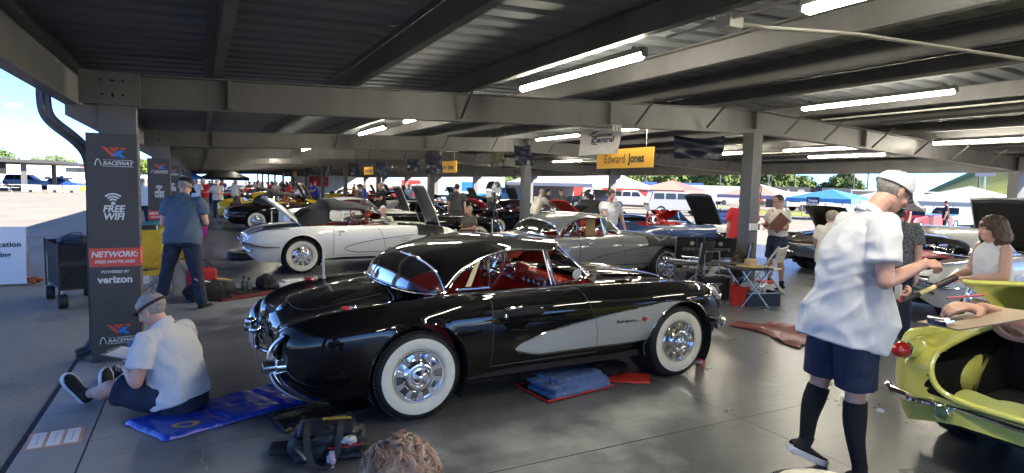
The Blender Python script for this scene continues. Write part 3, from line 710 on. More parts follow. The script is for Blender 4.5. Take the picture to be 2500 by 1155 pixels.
    for sg in (-1, 1):
        b.add([(.12, sg*.61, .34), (1.8, sg*.61, .34), (1.8, sg*.605, zb(1.8)-.006), (1.1, sg*.605, zb(1.1)-.006), (.12, sg*.605, zb(.12)-.012)], [(0, 1, 2, 3, 4)])
    b.add([(1.8, -.6, .34), (1.8, .6, .34), (1.8, .6, .9), (1.8, -.6, .9)], [(0, 1, 2, 3)])
    b.obj('cockpit', inn, T, smooth=False)
    if lod < 2:
        for y in (-.30, .30):
            b = MB(); b.ell((.90, y, .46), (.28, .24, .10), 16); b.ell((.60, y, .60), (.10, .23, .20), 16, Matrix.Rotation(R(-14), 4, 'Y')); b.obj('seat', inn, T)
        b = MB(); b.tube(spline([(1.50, -.60, .84), (1.53, -.3, .855), (1.54, 0, .855), (1.53, .3, .86), (1.50, .60, .84)], 20), .075, 12, flat=1.25)
        b.ell((1.47, .30, .93), (.11, .14, .075), 16); b.ell((1.47, -.40, .905), (.085, .10, .05), 16)
        d = b.obj('dashboard', dsh, T)
        bb = MB(); bb.lathe([(.0, 0), (.115, .0), (.12, .012)], 20, Matrix.Translation((1.362, .30, .925)) @ Matrix.Rotation(R(-90), 4, 'Y') @ Matrix.Diagonal((.62, 1, 1, 1)))
        for q in range(5): bb.lathe([(.0, 0), (.028, .0), (.034, .012)], 14, Matrix.Translation((1.445, .14-.095*q, .855)) @ Matrix.Rotation(R(-90), 4, 'Y'))
        bb.lathe([(.0, 0), (.07, .0), (.075, .01)], 16, Matrix.Translation((1.385, -.40, .90)) @ Matrix.Rotation(R(-90), 4, 'Y') @ Matrix.Diagonal((.6, 1, 1, 1)))
        bb.b2((1.44, -.52, .79), (1.455, .08, .82)); bb.obj('gauge', CHROME, d)
        t = bpy.data.objects.new('steering_wheel', None); link(t, T); t.location = (1.16, .31, .93); t.rotation_euler = (0, R(-68), 0)
        MB().tube([(.20*math.cos(a), .20*math.sin(a), 0) for a in np.linspace(0, 2*math.pi, 36, endpoint=False)], .014, 8, closed=True).obj('wheel_rim', dsh, t)
        bb = MB()
        for a in (R(0), R(120), R(240)): bb.beam((.03*math.cos(a), .03*math.sin(a), -.01), (.195*math.cos(a), .195*math.sin(a), 0), .045, .005)
        bb.lathe([(.0, .02), (.03, .015), (.04, -.02), (.02, -.3)], 12); bb.obj('spoke', CHROME, t)
    # chrome on the belt
    for sg in (-1, 1): MB().tube([(x, sg*.615, zb(x, .615)+.006) for x in np.linspace(.40, 1.75, 14)], .010, 6).obj('belt_trim', CHROME, T)
    # windshield
    base = spline([(1.27, .695, .935), (1.40, .69, .945), (1.66, .58, .962), (1.86, .32, .972), (1.93, 0, .976), (1.86, -.32, .972), (1.66, -.58, .962), (1.40, -.69, .945), (1.27, -.695, .935)], 33)
    head = spline([(1.225, .585, 1.215), (1.285, .57, 1.222), (1.42, .46, 1.245), (1.51, .25, 1.258), (1.545, 0, 1.262), (1.51, -.25, 1.258), (1.42, -.46, 1.245), (1.285, -.57, 1.222), (1.225, -.585, 1.215)], 33)
    ws = bpy.data.objects.new('windshield', None); link(ws, T)
    G = np.array([[base[i]*(1-t)+head[i]*t for i in range(33)] for t in np.linspace(0, 1, 6)])
    MB().grid(G).obj('glass', glass('car_glass'), ws, sharp=0)
    b = MB(); b.tube(base, .011, 8); b.tube(head, .009, 8)
    for e in (0, -1): b.tube([base[e], base[e]*.5+head[e]*.5+np.array([-.01, 0, 0]), head[e]], .014, 8)
    b.obj('frame', CHROME, ws)
    # roof
    if top:
        soft = top == 'softtop'; tm = topmat or (BLACKCLOTH if soft else col)
        if soft:
            Bp = lambda sg: (.10, sg*.66, .925); sidec = lambda sg: spline([(1.225, sg*.585, 1.228), (.95, sg*.595, 1.245), (.72, sg*.60, 1.235), (.56, sg*.61, 1.20), (.54, sg*.625, 1.05), (.50, sg*.655, .935)], 24)
            rear = spline([(.50, .655, .935), (.2, .62, .99), (.02, .50, 1.06), (.10, .25, 1.2), (.12, 0, 1.24), (.10, -.25, 1.2), (.02, -.50, 1.06), (.2, -.62, .99), (.50, -.655, .935)], 33)
            rear = spline([(.50, .655, .935), (.47, .62, 1.06), (.40, .56, 1.17), (.33, .36, 1.262), (.30, 0, 1.285), (.33, -.36, 1.262), (.40, -.56, 1.17), (.47, -.62, 1.06), (.50, -.655, .935)], 33)
        else:
            sidec = lambda sg: spline([(1.225, sg*.585, 1.226), (.98, sg*.592, 1.236), (.72, sg*.602, 1.212), (.48, sg*.628, 1.12), (.33, sg*.662, 1.01), (.26, sg*.685, .925)], 24)
            rear = spline([(.26, .685, .925), (.235, .655, 1.01), (.20, .585, 1.095), (.135, .38, 1.168), (.10, 0, 1.192), (.135, -.38, 1.168), (.20, -.585, 1.095), (.235, -.655, 1.01), (.26, -.685, .925)], 33)
        hd = head+np.array([0, 0, .012])
        c0 = sidec(1); c1 = sidec(-1); hd[0] = c0[0]; hd[-1] = c1[0]
        rear[0] = c0[-1]; rear[-1] = c1[-1]
        G = coons(c0, c1, hd, rear, -.045 if not soft else -.03)
        H = bpy.data.objects.new('soft_top' if soft else 'hardtop', None); link(H, T)
        MB().grid(G).obj('roof_shell', tm, H, sharp=0)
        MB().grid(np.array(G)*np.array([1, .985, .985])+np.array([0, 0, .0])).obj('headliner', mat('headliner', (.03, .028, .026), .9), H, sharp=0)
        rb = spline([(.26, .685, .925), (.11, .665, .93), (-.02, .52, .945), (-.08, .25, .955), (-.095, 0, .957), (-.08, -.25, .955), (-.02, -.52, .945), (.11, -.665, .93), (.26, -.685, .925)], 33)
        if soft:
            rb[0] = rear[0]; rb[-1] = rear[-1]
            G2 = np.array([[rear[i]*(1-t)+rb[i]*t+np.array([-.05, 0, .03])*math.sin(t*math.pi)*(1 if 3 < i < 29 else .3) for i in range(33)] for t in np.linspace(0, 1, 10)])
            MB().grid(G2[::-1]).obj('rear_panel', tm, H, sharp=0)
            MB().grid(G2[2:8, 8:25][::-1]+np.array([-.012, 0, .006])).obj('rear_window', mat('dark_plastic_window', (.02, .02, .022), .1, 0, .5), H, sharp=0)
            MB().tube(G[12, :]+np.array([0, 0, .004]), .008, 6).obj('seam_bow', tm, H)
        else:
            G2 = np.array([[rear[i]*(1-t)+rb[i]*t+np.array([-.035, 0, .02])*math.sin(t*math.pi) for i in range(33)] for t in np.linspace(0, 1, 8)])
            w = MB().grid(G2[::-1]).obj('rear_window', glass('car_glass'), H, sharp=0)
            b = MB(); b.tube(rear+np.array([-.004, 0, .004]), .007, 8); b.tube(rb, .009, 8); b.tube(rb+np.array([-.026, 0, -.006]), .005, 6)
            for k in (7, 25): b.tube(G2[:, k]+np.array([.006, 0, -.004]), .008, 6)
            b.obj('rear_window_frame', CHROME, H)
        b = MB()
        for c in (c0, c1): b.tube(c, .010, 8)
        b.obj('drip_rail', CHROME if not soft else tm, H)
        # side glass frame: lower rail, front post and vent post
        if lod < 2 and not soft:
            for sg in (-1, 1):
                b = MB(); f_ = lambda x, z: (x, sg*(.585+(1.226-z)*.33), z)
                b.tube([f_(.66, 1.19), f_(.64, .935)], .010, 6); b.tube([f_(.34, .94), f_(.64, .945)], .010, 6); b.tube([f_(1.195, 1.225), f_(1.235, .935)], .010, 6)
                w = b.obj('side_window_frame', CHROME, T)
                MB().grid(np.array([[f_(.66, 1.195), f_(1.195, 1.225)], [f_(.64, .935), f_(1.235, .935)]])).obj('side_window', glass('car_glass'), T, smooth=False)
    # tail: lamps, bumperettes, exhaust, plate
    if tail == '57':
        for sg in (-1, 1):
            x = -.50; y = sg*(s.T[np.argmin(abs(s.x-x)), 1]-.16); z = s.zt(x, y)
            b = MB(); b.ell((x, y, z+.004), (.055, .024, .018), 14, Matrix.Rotation(R(14), 4, 'Y')); t = b.obj('tail_light', mat('red_lens', (.55, .02, .015), .12, 0, 1), T)
            MB().ell((x+.040, y, z+.012), (.030, .022, .017), 12, Matrix.Rotation(R(14), 4, 'Y')).obj('bezel', CHROME, t)
            b = MB(); yy = sg*.60
            path = spline([(-.915, sg*.70, .705), (-.955, sg*.665, .66), (-.985, sg*.63, .60), (-.990, sg*.62, .545)], 14); b.tube(path, list(np.linspace(.022, .052, 14)), 12, flat=.6)
            b.tube(spline([(-.99, sg*.62, .43), (-.965, sg*.66, .37), (-.90, sg*.735, .315), (-.80, sg*.80, .272), (-.66, sg*.845, .238)], 16), list(np.linspace(.034, .010, 16)), 10, flat=.8)
            b.obj('bumper_guard', CHROME, T)
            b = MB(); b.lathe([(.036, -1.06), (.040, -1.058), (.042, -.98), (.06, -.97), (.06, -.88)], 18, Matrix.Translation((0, sg*.645, .485)), ax='X'); b.lathe([(.035, -1.059), (.033, -.99), (0, -.985)], 18, Matrix.Translation((0, sg*.645, .485)), ax='X'); b.obj('exhaust_tip', CHROME, T)
        b = MB(); b.tube(spline([(-.95, .36, .50), (-1.03, .2, .51), (-1.05, 0, .512), (-1.03, -.2, .51), (-.95, -.36, .50)], 20), .022, 8, flat=.7); b.tube([(-1.04, -.16, .50), (-1.05, -.16, .62)], .016, 8); b.tube([(-1.04, .16, .50), (-1.05, .16, .62)], .016, 8); b.ell((-1.05, .16, .64), (.05, .03, .03)); b.ell((-1.05, -.16, .64), (.05, .03, .03))
        b.obj('rear_bumper', CHROME, T)
        b = MB(); b.lathe([(0, .014), (.05, .010), (.062, 0)], 20, Matrix.Translation((-.84, 0, s.zt(-.84, 0)+.004)) @ Matrix.Rotation(R(-38), 4, 'Y')); b.obj('badge', CHROME, T)
    elif tail == '60':
        for sg in (-1, 1):
            y0 = sg*.60
            pts = [(x, sg*(s.T[np.argmin(abs(s.x-x)), 1]-.15+.02*k), 0) for k, x in enumerate((-.86, -.72, -.55, -.38, -.22))]
            pts = [(x, y, s.zt(x, y)+.004) for x, y, z in pts]
            MB().tube(spline(pts, 18), list(.036*np.sin(np.linspace(.5, math.pi-.12, 18))**.7), 10, flat=.45).obj('tail_light', mat('dark_red_lens', (.09, .012, .012), .15, 0, 1), T)
            b = MB(); b.tube(spline([(-.99, sg*.30, .58), (-1.01, sg*.5, .59), (-.985, sg*.68, .585), (-.90, sg*.80, .56), (-.7, sg*.885, .53), (-.40, sg*.90, .522)], 26), list(np.r_[np.linspace(.045, .045, 14), np.linspace(.04, .008, 12)]), 10, flat=.8)
            b.tube(spline([(-.98, sg*.34, .66), (-.975, sg*.55, .665), (-.93, sg*.70, .66)], 10), .022, 8); b.tube(spline([(-.98, sg*.40, .50), (-.97, sg*.60, .48), (-.9, sg*.76, .45)], 10), .028, 8)
            b.obj('bumper_guard', CHROME, T)
    elif tail == '55':
        for sg in (-1, 1):
            y = sg*.665; z = .755
            b = MB(); b.ell((-.90, y, z), (.13, .075, .07), 16); b.tube(spline([(-1.0, y, z+.045), (-.93, y, z+.09), (-.7, y, s.zt(-.7, y)+.035), (-.3, y, s.zt(-.3, y)+.01)], 14), [.018, .026, .03, .032, .032, .03, .03, .028, .025, .022, .02, .015, .01, .005], 8); b.obj('fin', col, T)
            b = MB(); b.lathe([(.0, -1.085), (.02, -1.083), (.043, -1.06), (.052, -1.03), (.053, -1.0)], 20, Matrix.Translation((0, y, z)), ax='X'); l = b.obj('tail_light', mat('red_lens', (.45, .012, .012), .12, 0, 1), T)
            b = MB(); b.lathe([(.054, -1.005), (.060, -1.0), (.062, -.985), (.055, -.97)], 20, Matrix.Translation((0, y, z)), ax='X'); b.obj('bezel', CHROME, l)
            b = MB(); b.tube(spline([(-.96, sg*.42, .46), (-1.01, sg*.5, .462), (-1.02, sg*.6, .465), (-.97, sg*.72, .47), (-.86, sg*.815, .475)], 20), list(.05*np.sin(np.linspace(.35, math.pi-.25, 20))**.6), 10, flat=.55); b.obj('bumper_guard', CHROME, T)
            b = MB(); b.lathe([(.040, -1.02), (.044, -1.018), (.044, -.90)], 18, Matrix.Translation((0, sg*.40, .42)), ax='X'); b.lathe([(.04, -1.019), (.037, -.95), (0, -.949)], 18, Matrix.Translation((0, sg*.40, .42)), ax='X'); b.obj('exhaust_tip', CHROME, T)
    # nose
    for sg in (-1, 1):
        b = MB(); b.ell((3.20, sg*.60, .70), (.10, .105, .105), 16); h = b.obj('headlight', mat('headlamp_glass', (.75, .76, .78), .08, .3, 1), T)
        MB().tube([(3.235, sg*.60+.108*math.cos(a), .70+.108*math.sin(a)) for a in np.linspace(0, 2*math.pi, 20, endpoint=False)], .016, 6, closed=True).obj('bezel', CHROME, h)
        b = MB(); b.tube(spline([(3.385, sg*.20, .47), (3.40, sg*.42, .47), (3.34, sg*.64, .47), (3.20, sg*.79, .46), (3.05, sg*.86, .45)], 16), .032, 8, flat=.9); b.tube([(3.36, sg*.55, .40), (3.40, sg*.55, .52), (3.36, sg*.55, .60)], .03, 8); b.obj('front_bumper', CHROME, T)
    # shut lines for trunk and hood
    if lod == 0:
        b = MB()
        def tp(pts): return [(x, y, s.zt(x, y)+.001) for x, y in pts]
        hl = [(1.98, -.44), (2.4, -.43), (2.8, -.40), (2.98, -.30), (3.02, 0), (2.98, .30), (2.8, .40), (2.4, .43), (1.98, .44)]; tl = [(-.16, .40), (-.4, .42), (-.68, .38), (-.78, .2), (-.79, 0), (-.78, -.2), (-.68, -.38), (-.4, -.42), (-.16, -.40)]
        if not hood: b.tube(tp(spline([(x, y) for x, y in hl], 50)), .003, 4, closed=True)
        if not trunk: b.tube(tp(spline([(x, y) for x, y in tl], 50)), .003, 4, closed=True)
        b.obj('panel_seam', mat('seam_grey', (.05, .05, .05), .6), T)
        for sg in (-1, 1):   # hood ribs and cowl vents
            b = MB(); b.tube([(x, sg*.33, s.zt(x, .33)+.002) for x in np.linspace(2.02, 2.9, 14)], [.004]+[.018]*10+[.012, .007, .003], 8, flat=.8); b.obj('hood_rib', col, T)
            b = MB(); x = 1.98; b.ell((2.02, sg*.66, s.zt(2.02, .66)+.004), (.13, .045, .030), 12); b.obj('fender_scoop', col, T)
    if trunk:
        G = top_patch(s, -.72, .08, -.50, .50, .004, 16, 16); G[:, :, :] -= np.array([.08, 0, s.zt(.08, 0)])
        b = MB(); thick(b, G, .03); L = b.obj('trunk_lid', trunkmat or col, T, sharp=50); clean(L); L.location = (.08, 0, s.zt(.08, 0)); L.rotation_euler = (0, trunk, 0)
    if hood:
        G = top_patch(s, 1.97, 2.96, -hoodw, hoodw, .004, 16, 16); c = np.array([2.96, 0, s.zt(2.96, 0)+.0]); G = G-c
        b = MB(); thick(b, G, .012); L = b.obj('hood', col, T, sharp=50); clean(L); L.location = tuple(c); L.rotation_euler = (0, -hood if False else hood, 0)
        G2 = (top_patch(s, 2.0, 2.93, -hoodw+.03, hoodw-.03, -.012, 12, 12)-c); b = MB(); thick(b, G2, .012); L2 = b.obj('hood_liner', hoodin or BLACKVINYL, L, sharp=50); clean(L2)
        b = MB(); b.ell((2.35, 0, .70), (.26, .17, .10), 16); b.lathe([(0, .10), (.16, .09), (.18, .06), (.18, 0)], 20, Matrix.Translation((2.32, 0, .74))); b.box((2.3, .24, .64), (.5, .08, .08)); b.box((2.3, -.24, .64), (.5, .08, .08)); b.obj('engine', mat('engine_metal', (.35, .30, .22), .4, .7), T)
        MB().tube([(2.80, .40, .80), (2.64, .43, 1.18)], .006, 6).obj('hood_prop', STEEL, T)
    if fcover:   # mechanic's fender cover, a soft sheet lying on the near fender
        x0, x1, m_ = fcover[:3]; G = []
        for x in np.linspace(x0, x1, 22):
            row = []
            for t in np.linspace(0, 1, 16):
                if t < .5: y = -.40-(.33)*t*2; z = s.zt(x, y)+.012+.006*math.sin(x*23+t*5)
                else:
                    z1 = s.zt(x, -.73); z = z1-(t-.5)*2*.19; y = -(s.ys(x, min(z, z1-.004))+.010+.004*math.sin(x*31))
                    z = min(z+.008, z1+.012)
                row.append((x, y, z))
            G.append(row)
        b = MB(); thick(b, np.array(G), .008, (0, .3, -.8)); o = b.obj('fender_cover', m_, None); clean(o)
        M = Matrix.Translation(loc) @ Matrix.Rotation(rz, 4, 'Z'); o.data.transform(M); tag(o, fcover[3], 'fender cover')
        if len(fcover) > 4:
            x = x0+.32; fcover[4](T, s, M, o)
    if antenna and lod < 2 and tail in ('57', '60'):
        x, y = -.38, .70; z = s.zt(x, y); b = MB(); b.tube([(x, y, z), (x, y, z+.03)], .018, 8); b.tube([(x, y, z+.03), (x-.005, y, z+.27)], .011, 6); b.obj('antenna', mat('antenna_cream', (.62, .58, .5), .4), T)
    T['_s'] = 0; del T['_s']
    SURF[T.name] = s
    return T, s
SURF = {}
HERO, HS = make_c1('gleaming black roadster with silver side cove, black hardtop and red interior', (1.413, 4.985, 0), .022, BLACKPAINT, mat('paint_inca_silver', (.47, .50, .505), .35, .3, .7), tail='57', lod=0)
# ============================================================ PEOPLE
V = Vector
from mathutils import noise as mnoise
TEX = {}
def noise_tex(scale):
    if scale not in TEX:
        t = bpy.data.textures.new('fold', 'CLOUDS'); t.noise_scale = scale; t.noise_depth = 2; TEX[scale] = t
    return TEX[scale]
def fuse(name, b, m, parent, vox, smooth=3, disp=0, dscale=.12, sub=False):
    me = bpy.data.meshes.new(name); me.from_pydata([tuple(p) for p in b.v], [], b.f); me.update()
    o = link(bpy.data.objects.new(name, me))
    r = o.modifiers.new('r', 'REMESH'); r.mode = 'VOXEL'; r.voxel_size = vox
    s = o.modifiers.new('s', 'SMOOTH'); s.factor = .5; s.iterations = smooth
    dg = bpy.context.evaluated_depsgraph_get(); dg.update()
    n = bpy.data.meshes.new_from_object(o.evaluated_get(dg)); bpy.data.objects.remove(o); bpy.data.meshes.remove(me)
    if disp:      # cloth folds: stretched ridges along the surface normals
        N = len(n.vertices); co = np.empty(N*3); nr = np.empty(N*3); n.vertices.foreach_get('co', co); n.vertices.foreach_get('normal', nr); co = co.reshape(-1, 3); nr = nr.reshape(-1, 3)
        o1 = random.uniform(0, 50); k = .09/dscale; dd = np.empty(N)
        for i, (x, y, z) in enumerate(co):
            w = mnoise.noise((x*3+o1, y*3, z*3)); t = z+.5*w
            a = mnoise.noise((x*8*k+2.0*w+o1, y*8*k+z*2, t*4.2*k)); c = mnoise.noise((x*5*k-z*7*k, y*5*k+z*7*k+o1, z*3*k+w))
            e = mnoise.noise((x*17*k+w+o1, y*17*k, t*9*k)); dd[i] = (1-math.sqrt(a*a+.012)*2.4)*.5+(.5-math.sqrt(c*c+.014)*1.6)*.5+e*.16
        co += nr*(dd*disp)[:, None]; n.vertices.foreach_set('co', co.ravel()); n.update()
    n.name = name; n.materials.clear(); n.materials.append(m); n.polygons.foreach_set('use_smooth', np.ones(len(n.polygons), dtype=bool))
    return link(bpy.data.objects.new(name, n), parent)
def cap_(b, p, q, r0, r1, n=10, flat=1.0):
    p, q = V(p), V(q); d = (q-p); L = d.length; d = d/L
    pts = []; rr = []
    for t in (.02, .3, .7): pts.append(p-d*r0*(1-t)*.95); rr.append(r0*math.sin(math.acos(1-t)))
    pts += [p, q]; rr += [r0, r1]
    for t in (.7, .3, .02): pts.append(q+d*r1*(1-t)*.95); rr.append(r1*math.sin(math.acos(1-t)))
    b.tube(pts, [max(x, .001) for x in rr], n, flat=flat)
def chain(b, pts, rs, n=12, flat=1.0):
    P_ = spline(pts, max(10, 5*len(pts))); t = np.linspace(0, 1, len(pts)); d = np.r_[0, np.cumsum(np.sqrt((np.diff(np.array(pts, float), axis=0)**2).sum(1)))]
    rr = np.interp(np.linspace(0, 1, len(P_)), d/d[-1], rs)
    b.tube(P_, list(rr), n, flat=flat)
    b.ell(P_[0], (rr[0]*.98,)*3, 10); b.ell(P_[-1], (rr[-1]*.98,)*3, 10)
def rings(b, R_, n=20):
    """closed tube of elliptical rings: (centre, right axis, front axis, half width, half depth)"""
    v = []; f = []
    for c, r, fr, w, d in R_:
        for k in range(n):
            a = 2*math.pi*k/n; ca, sa = math.cos(a), math.sin(a); e = .82
            v.append(V(c)+r*(w*abs(ca)**e*(1 if ca > 0 else -1))+fr*(d*abs(sa)**e*(1 if sa > 0 else -1)))
    m = len(R_)
    for i in range(m-1):
        for k in range(n): f.append((i*n+k, i*n+(k+1) % n, (i+1)*n+(k+1) % n, (i+1)*n+k))
    f.append(tuple(range(n))[::-1]); f.append(tuple((m-1)*n+k for k in range(n)))
    b.add(v, f)
def hand(b, w, d, palm, curl=.5, L=.185, side=1, spread=1.0, r=.0088):
    """w wrist, d direction of the hand, palm = palm normal; side +1: thumb towards d x palm"""
    d = V(d).normalized(); pn = V(palm); pn = (pn-d*pn.dot(d)).normalized(); x = d.cross(pn)*side; w = V(w)
    k = L/.185
    M = Matrix((d, x, pn)).transposed().to_4x4()
    b.ell(w+d*.050*k, (.056*k, .041*k, .016*k), 14, M); b.ell(w+d*.075*k, (.028*k, .042*k, .0135*k), 12, M)
    for i, (o, ln) in enumerate(((.031, .072), (.011, .080), (-.010, .075), (-.030, .058))):
        p = w+d*.088*k+x*o*k*spread; c = curl*(1+.12*(i-1)); pts = [p]; a = .15*c
        for s in (.45, .32, .24):
            a += c*.62; dirv = d*math.cos(a)+pn*math.sin(a); p = p+dirv*ln*s*k*1.05; pts.append(p)
        b.tube(pts, [r*k*1.1, r*k, r*k*.92, r*k*.75], 8)
        for q, rr in zip(pts, (1.1, 1.0, .92, .75)): b.ell(q, (r*k*rr,)*3, 8)
    p0 = w+d*.028*k+x*.030*k; p1 = w+d*.055*k+x*.056*k+pn*.014*k; p2 = p1+(d*.85+pn*(.3+.4*curl)-x*.1*curl).normalized()*.034*k; p3 = p2+(d*.9+pn*.55*curl-x*.35*curl).normalized()*.026*k
    b.tube([p0, p1, p2, p3], [.015*k, .0125*k, .0105*k, .008*k], 8)
    for q, rr in zip((p0, p1, p2, p3), (.015, .0125, .0105, .008)): b.ell(q, (rr*k,)*3, 8)
def std_pose(H=1.75, arms='down', lean=0.0, stance=.10, head_pitch=10, head_yaw=0):
    k = H/1.75
    J = dict(pelvis=(0, 0, .95), chest=(.02+lean*.6, 0, 1.27), neck=(.0+lean, 0, 1.47), head=(.03+lean*1.15, 0, 1.625), hp=head_pitch, hy=head_yaw)
    for s, n in ((1, 'L'), (-1, 'R')):
        J['sh'+n] = (lean*.92, s*.185, 1.415); J['hip'+n] = (0, s*.095, .92); J['knee'+n] = (.03, s*(.10+stance*.3), .50); J['ank'+n] = (-.02, s*(.10+stance*.5), .085); J['toe'+n] = (1, s*.25, 0)
    A = {'down': (((.0, .235, 1.11), (.06, .245, .86)),)*2, 'front': (((.05, .25, 1.13), (.28, .12, 1.10)),)*2, 'clip': (((.04, .245, 1.14), (.27, .10, 1.13)), ((.06, .25, 1.15), (.30, .05, 1.20))),
         'hips': (((-.10, .36, 1.17), (.02, .20, 1.0)),)*2, 'fold': (((.10, .25, 1.16), (.22, -.06, 1.17)), ((.10, .25, 1.16), (.25, -.06, 1.13))), 'one': (((.0, .235, 1.11), (.06, .245, .86)), ((.06, .25, 1.13), (.29, .12, 1.18))),
         'reach': (((.22, .25, 1.20), (.46, .20, 1.12)),)*2}[arms]
    for (s, n), (e, w) in zip(((1, 'L'), (-1, 'R')), A):
        J['el'+n] = (e[0]+lean*.8, s*e[1], e[2]); J['wr'+n] = (w[0]+lean*.8, s*w[1], w[2])
    for q in list(J):
        if q not in ('hp', 'hy') and not q.startswith('toe'): J[q] = tuple(c*k for c in J[q])
    return J
def seated(H=1.72, arms='front', **kw):
    J = std_pose(H, arms, **kw); dz = -.50
    for q in J:
        if q in ('hp', 'hy') or q.startswith(('toe', 'knee', 'ank')): continue
        x, y, z = J[q]; J[q] = (x-.05, y, z+dz)
    for s, n in ((1, 'L'), (-1, 'R')):
        J['knee'+n] = (.42, s*.15, .50); J['ank'+n] = (.40, s*.15, .085)
    return J
def person(label, loc, rz, J, shirt=WHITECLOTH, legs=NAVY, shorts=False, skin=SKIN, hair=GREYHAIR, hairstyle='short', cap=None, shoes=BLACKCLOTH, sole=None, socks=None, sock_top=.35,
           girth=1.0, belly=.0, hi=0, tuck=False, sleeveless=False, group=None, glasses=False, hands=None, hem=.13, vox=None, sleeve=.62, lower=True, k=1.0, hcurl=.55, brim=1, long_sleeve=False, scale_head=1.0):
    T = thing('person', label, 'person', loc, rz, group)
    vox = vox or (.0052 if hi else .016); cv = vox*1.25 if hi else .016
    g = girth; up = (V(J['neck'])-V(J['pelvis'])).normalized()
    pel, che, nk, hd = (V(J[q]) for q in ('pelvis', 'chest', 'neck', 'head'))
    shL, shR = V(J['shL']), V(J['shR']); rgt = (shR-shL).normalized(); lat = (V(J['hipR'])-V(J['hipL'])).normalized()
    fr = up.cross(-rgt).normalized(); fr = rgt.cross(up)*-1 if False else fr
    if fr.dot(V((1, 0, 0))) < 0 and abs(fr.x) > .3: fr = -fr
    frp = fr
    # ---- body: one continuous skin
    b = MB()
    hs = 1.0*k*scale_head
    rings(b, [(pel-up*.06, lat, fr, .13*g, .10*g), (pel+up*.05, lat, fr, .15*g, .11*g), (pel*.5+che*.5, rgt, fr, .135*g, .10*g), (che, rgt, fr, .15*g, .105*g), (che*.4+nk*.6, rgt, fr, .15*g, .085*g), (nk-up*.03, rgt, fr, .07, .06)])
    chain(b, [nk-up*.06, nk+(hd-nk)*.35, hd-(hd-nk)*.15], [.068, .060*1.0, .058])
    for n in 'LR':
        sh, el, wr, hp_, kn, an = (V(J[q+n]) for q in ('sh', 'el', 'wr', 'hip', 'knee', 'ank'))
        chain(b, [sh, sh*.5+el*.5, el], [.056*g**.5, .052*g**.4, .043]); chain(b, [el, el*.7+wr*.3, wr], [.043, .045, .028])
        if lower:
            chain(b, [hp_, hp_*.5+kn*.5, kn], [.088*g**.5, .078*g**.4, .056]); bk = (kn-an).cross(lat).normalized()*-1
            if bk.x > 0: bk = -bk
            chain(b, [kn, kn*.68+an*.32+bk*.018, kn*.35+an*.65+bk*.006, an], [.056, .060, .043, .036])
        hsp = (hands or {}).get(n)
        if hsp: hand(b, wr, hsp[0], hsp[1], hsp[2], side=hsp[3] if len(hsp) > 3 else (1 if n == 'R' else -1))
        else:
            fd = (wr-el).normalized(); inw = V((0, -1 if n == 'L' else 1, 0)) if fd.z < -.6 else V((0, 0, -1))
            if hi: hand(b, wr, fd, inw, hcurl, side=1 if n == 'R' else -1)
            else:
                x = fd.cross(inw); M = Matrix((fd, x, inw)).transposed().to_4x4(); b.ell(wr+fd*.05, (.055, .038, .020), 10, M)
                for o in (-.027, -.009, .009, .027): b.tube([wr+fd*.08+x*o, wr+fd*.12+x*o+inw*.012, wr+fd*.145+x*o+inw*.04], [.011, .010, .008], 6)
                b.tube([wr+fd*.03+x*(.03 if n == 'R' else -.03), wr+fd*.085+x*(.055 if n == 'R' else -.055)+inw*.01], [.014, .009], 6)
    HM = Matrix.Translation(hd) @ Matrix.Rotation(R(J['hy']), 4, 'Z') @ Matrix.Rotation(R(J['hp']), 4, 'Y') @ Matrix.Diagonal((hs, hs, hs, 1))
    hm3 = HM.to_3x3()
    def he(c, r): b.ell(HM @ V(c), r, 16 if hi else 12, hm3)
    he((-.012, 0, .035), (.098, .076, .088)); he((.018, 0, -.03), (.074, .064, .088)); he((.052, 0, -.088), (.036, .036, .026)); he((.0, 0, -.06), (.06, .060, .05))
    he((.078, 0, .022), (.020, .052, .014)); he((.068, .036, -.03), (.024, .026, .024)); he((.068, -.036, -.03), (.024, .026, .024)); he((.05, 0, .06), (.045, .06, .04))
    b.tube([HM @ V(p) for p in ((.090, 0, .012), (.104, 0, -.012), (.116, 0, -.034), (.100, 0, -.044))], [.008, .011, .015, .010], 8)
    he((.108, 0, -.036), (.014, .017, .010)); he((.086, 0, -.064), (.012, .022, .006)); he((.085, 0, -.076), (.012, .019, .007))
    for s in (1, -1):
        he((.0, s*.077, -.008), (.020, .010, .034)); he((-.008, s*.084, .0), (.016, .008, .026))
    fuse('body', b, skin, T, vox, 2 if hi else 2)
    body = [c for c in T.children][-1]
    # face details
    if hi or vox < .012:
        for s in (1, -1):
            e = MB(); e.ell(HM @ V((.077, s*.031, .002)), (.0115,)*3, 10); eo = e.obj('eye', mat('eye_white', (.7, .68, .64), .2), body)
            e = MB(); e.ell(HM @ V((.0855, s*.031, .001)), (.0045,)*3, 8); e.obj('iris', mat('iris', (.05, .04, .03), .1), eo)
    def headpatch(name, m, zmin, off=1.07, nz=.006, sides=None):
        bm = MB(); n = 40 if hi else 20; v = []; f = []; mm = n//2
        for i in range(mm+1):
            t = math.pi*i/mm
            for q in range(n):
                a = 2*math.pi*q/n; p = V((math.sin(t)*math.cos(a)*.098*off-.012, math.sin(t)*math.sin(a)*.076*off, math.cos(t)*.088*off+.035))
                p += V((random.uniform(-nz, nz), random.uniform(-nz, nz), random.uniform(-nz, nz)))*.7
                lim = zmin(math.atan2(p.y, p.x+.012))
                if p.z < lim:
                    p.z = max(p.z, lim-.012) ; p.x *= .96; p.y *= .96
                v.append(p)
        for i in range(mm):
            for q in range(n):
                ff = (i*n+q, (i+1)*n+q, (i+1)*n+(q+1) % n, i*n+(q+1) % n)
                if all(v[z].z < zmin(math.atan2(v[z].y, v[z].x+.012))-.004 for z in ff): continue
                f.append(ff)
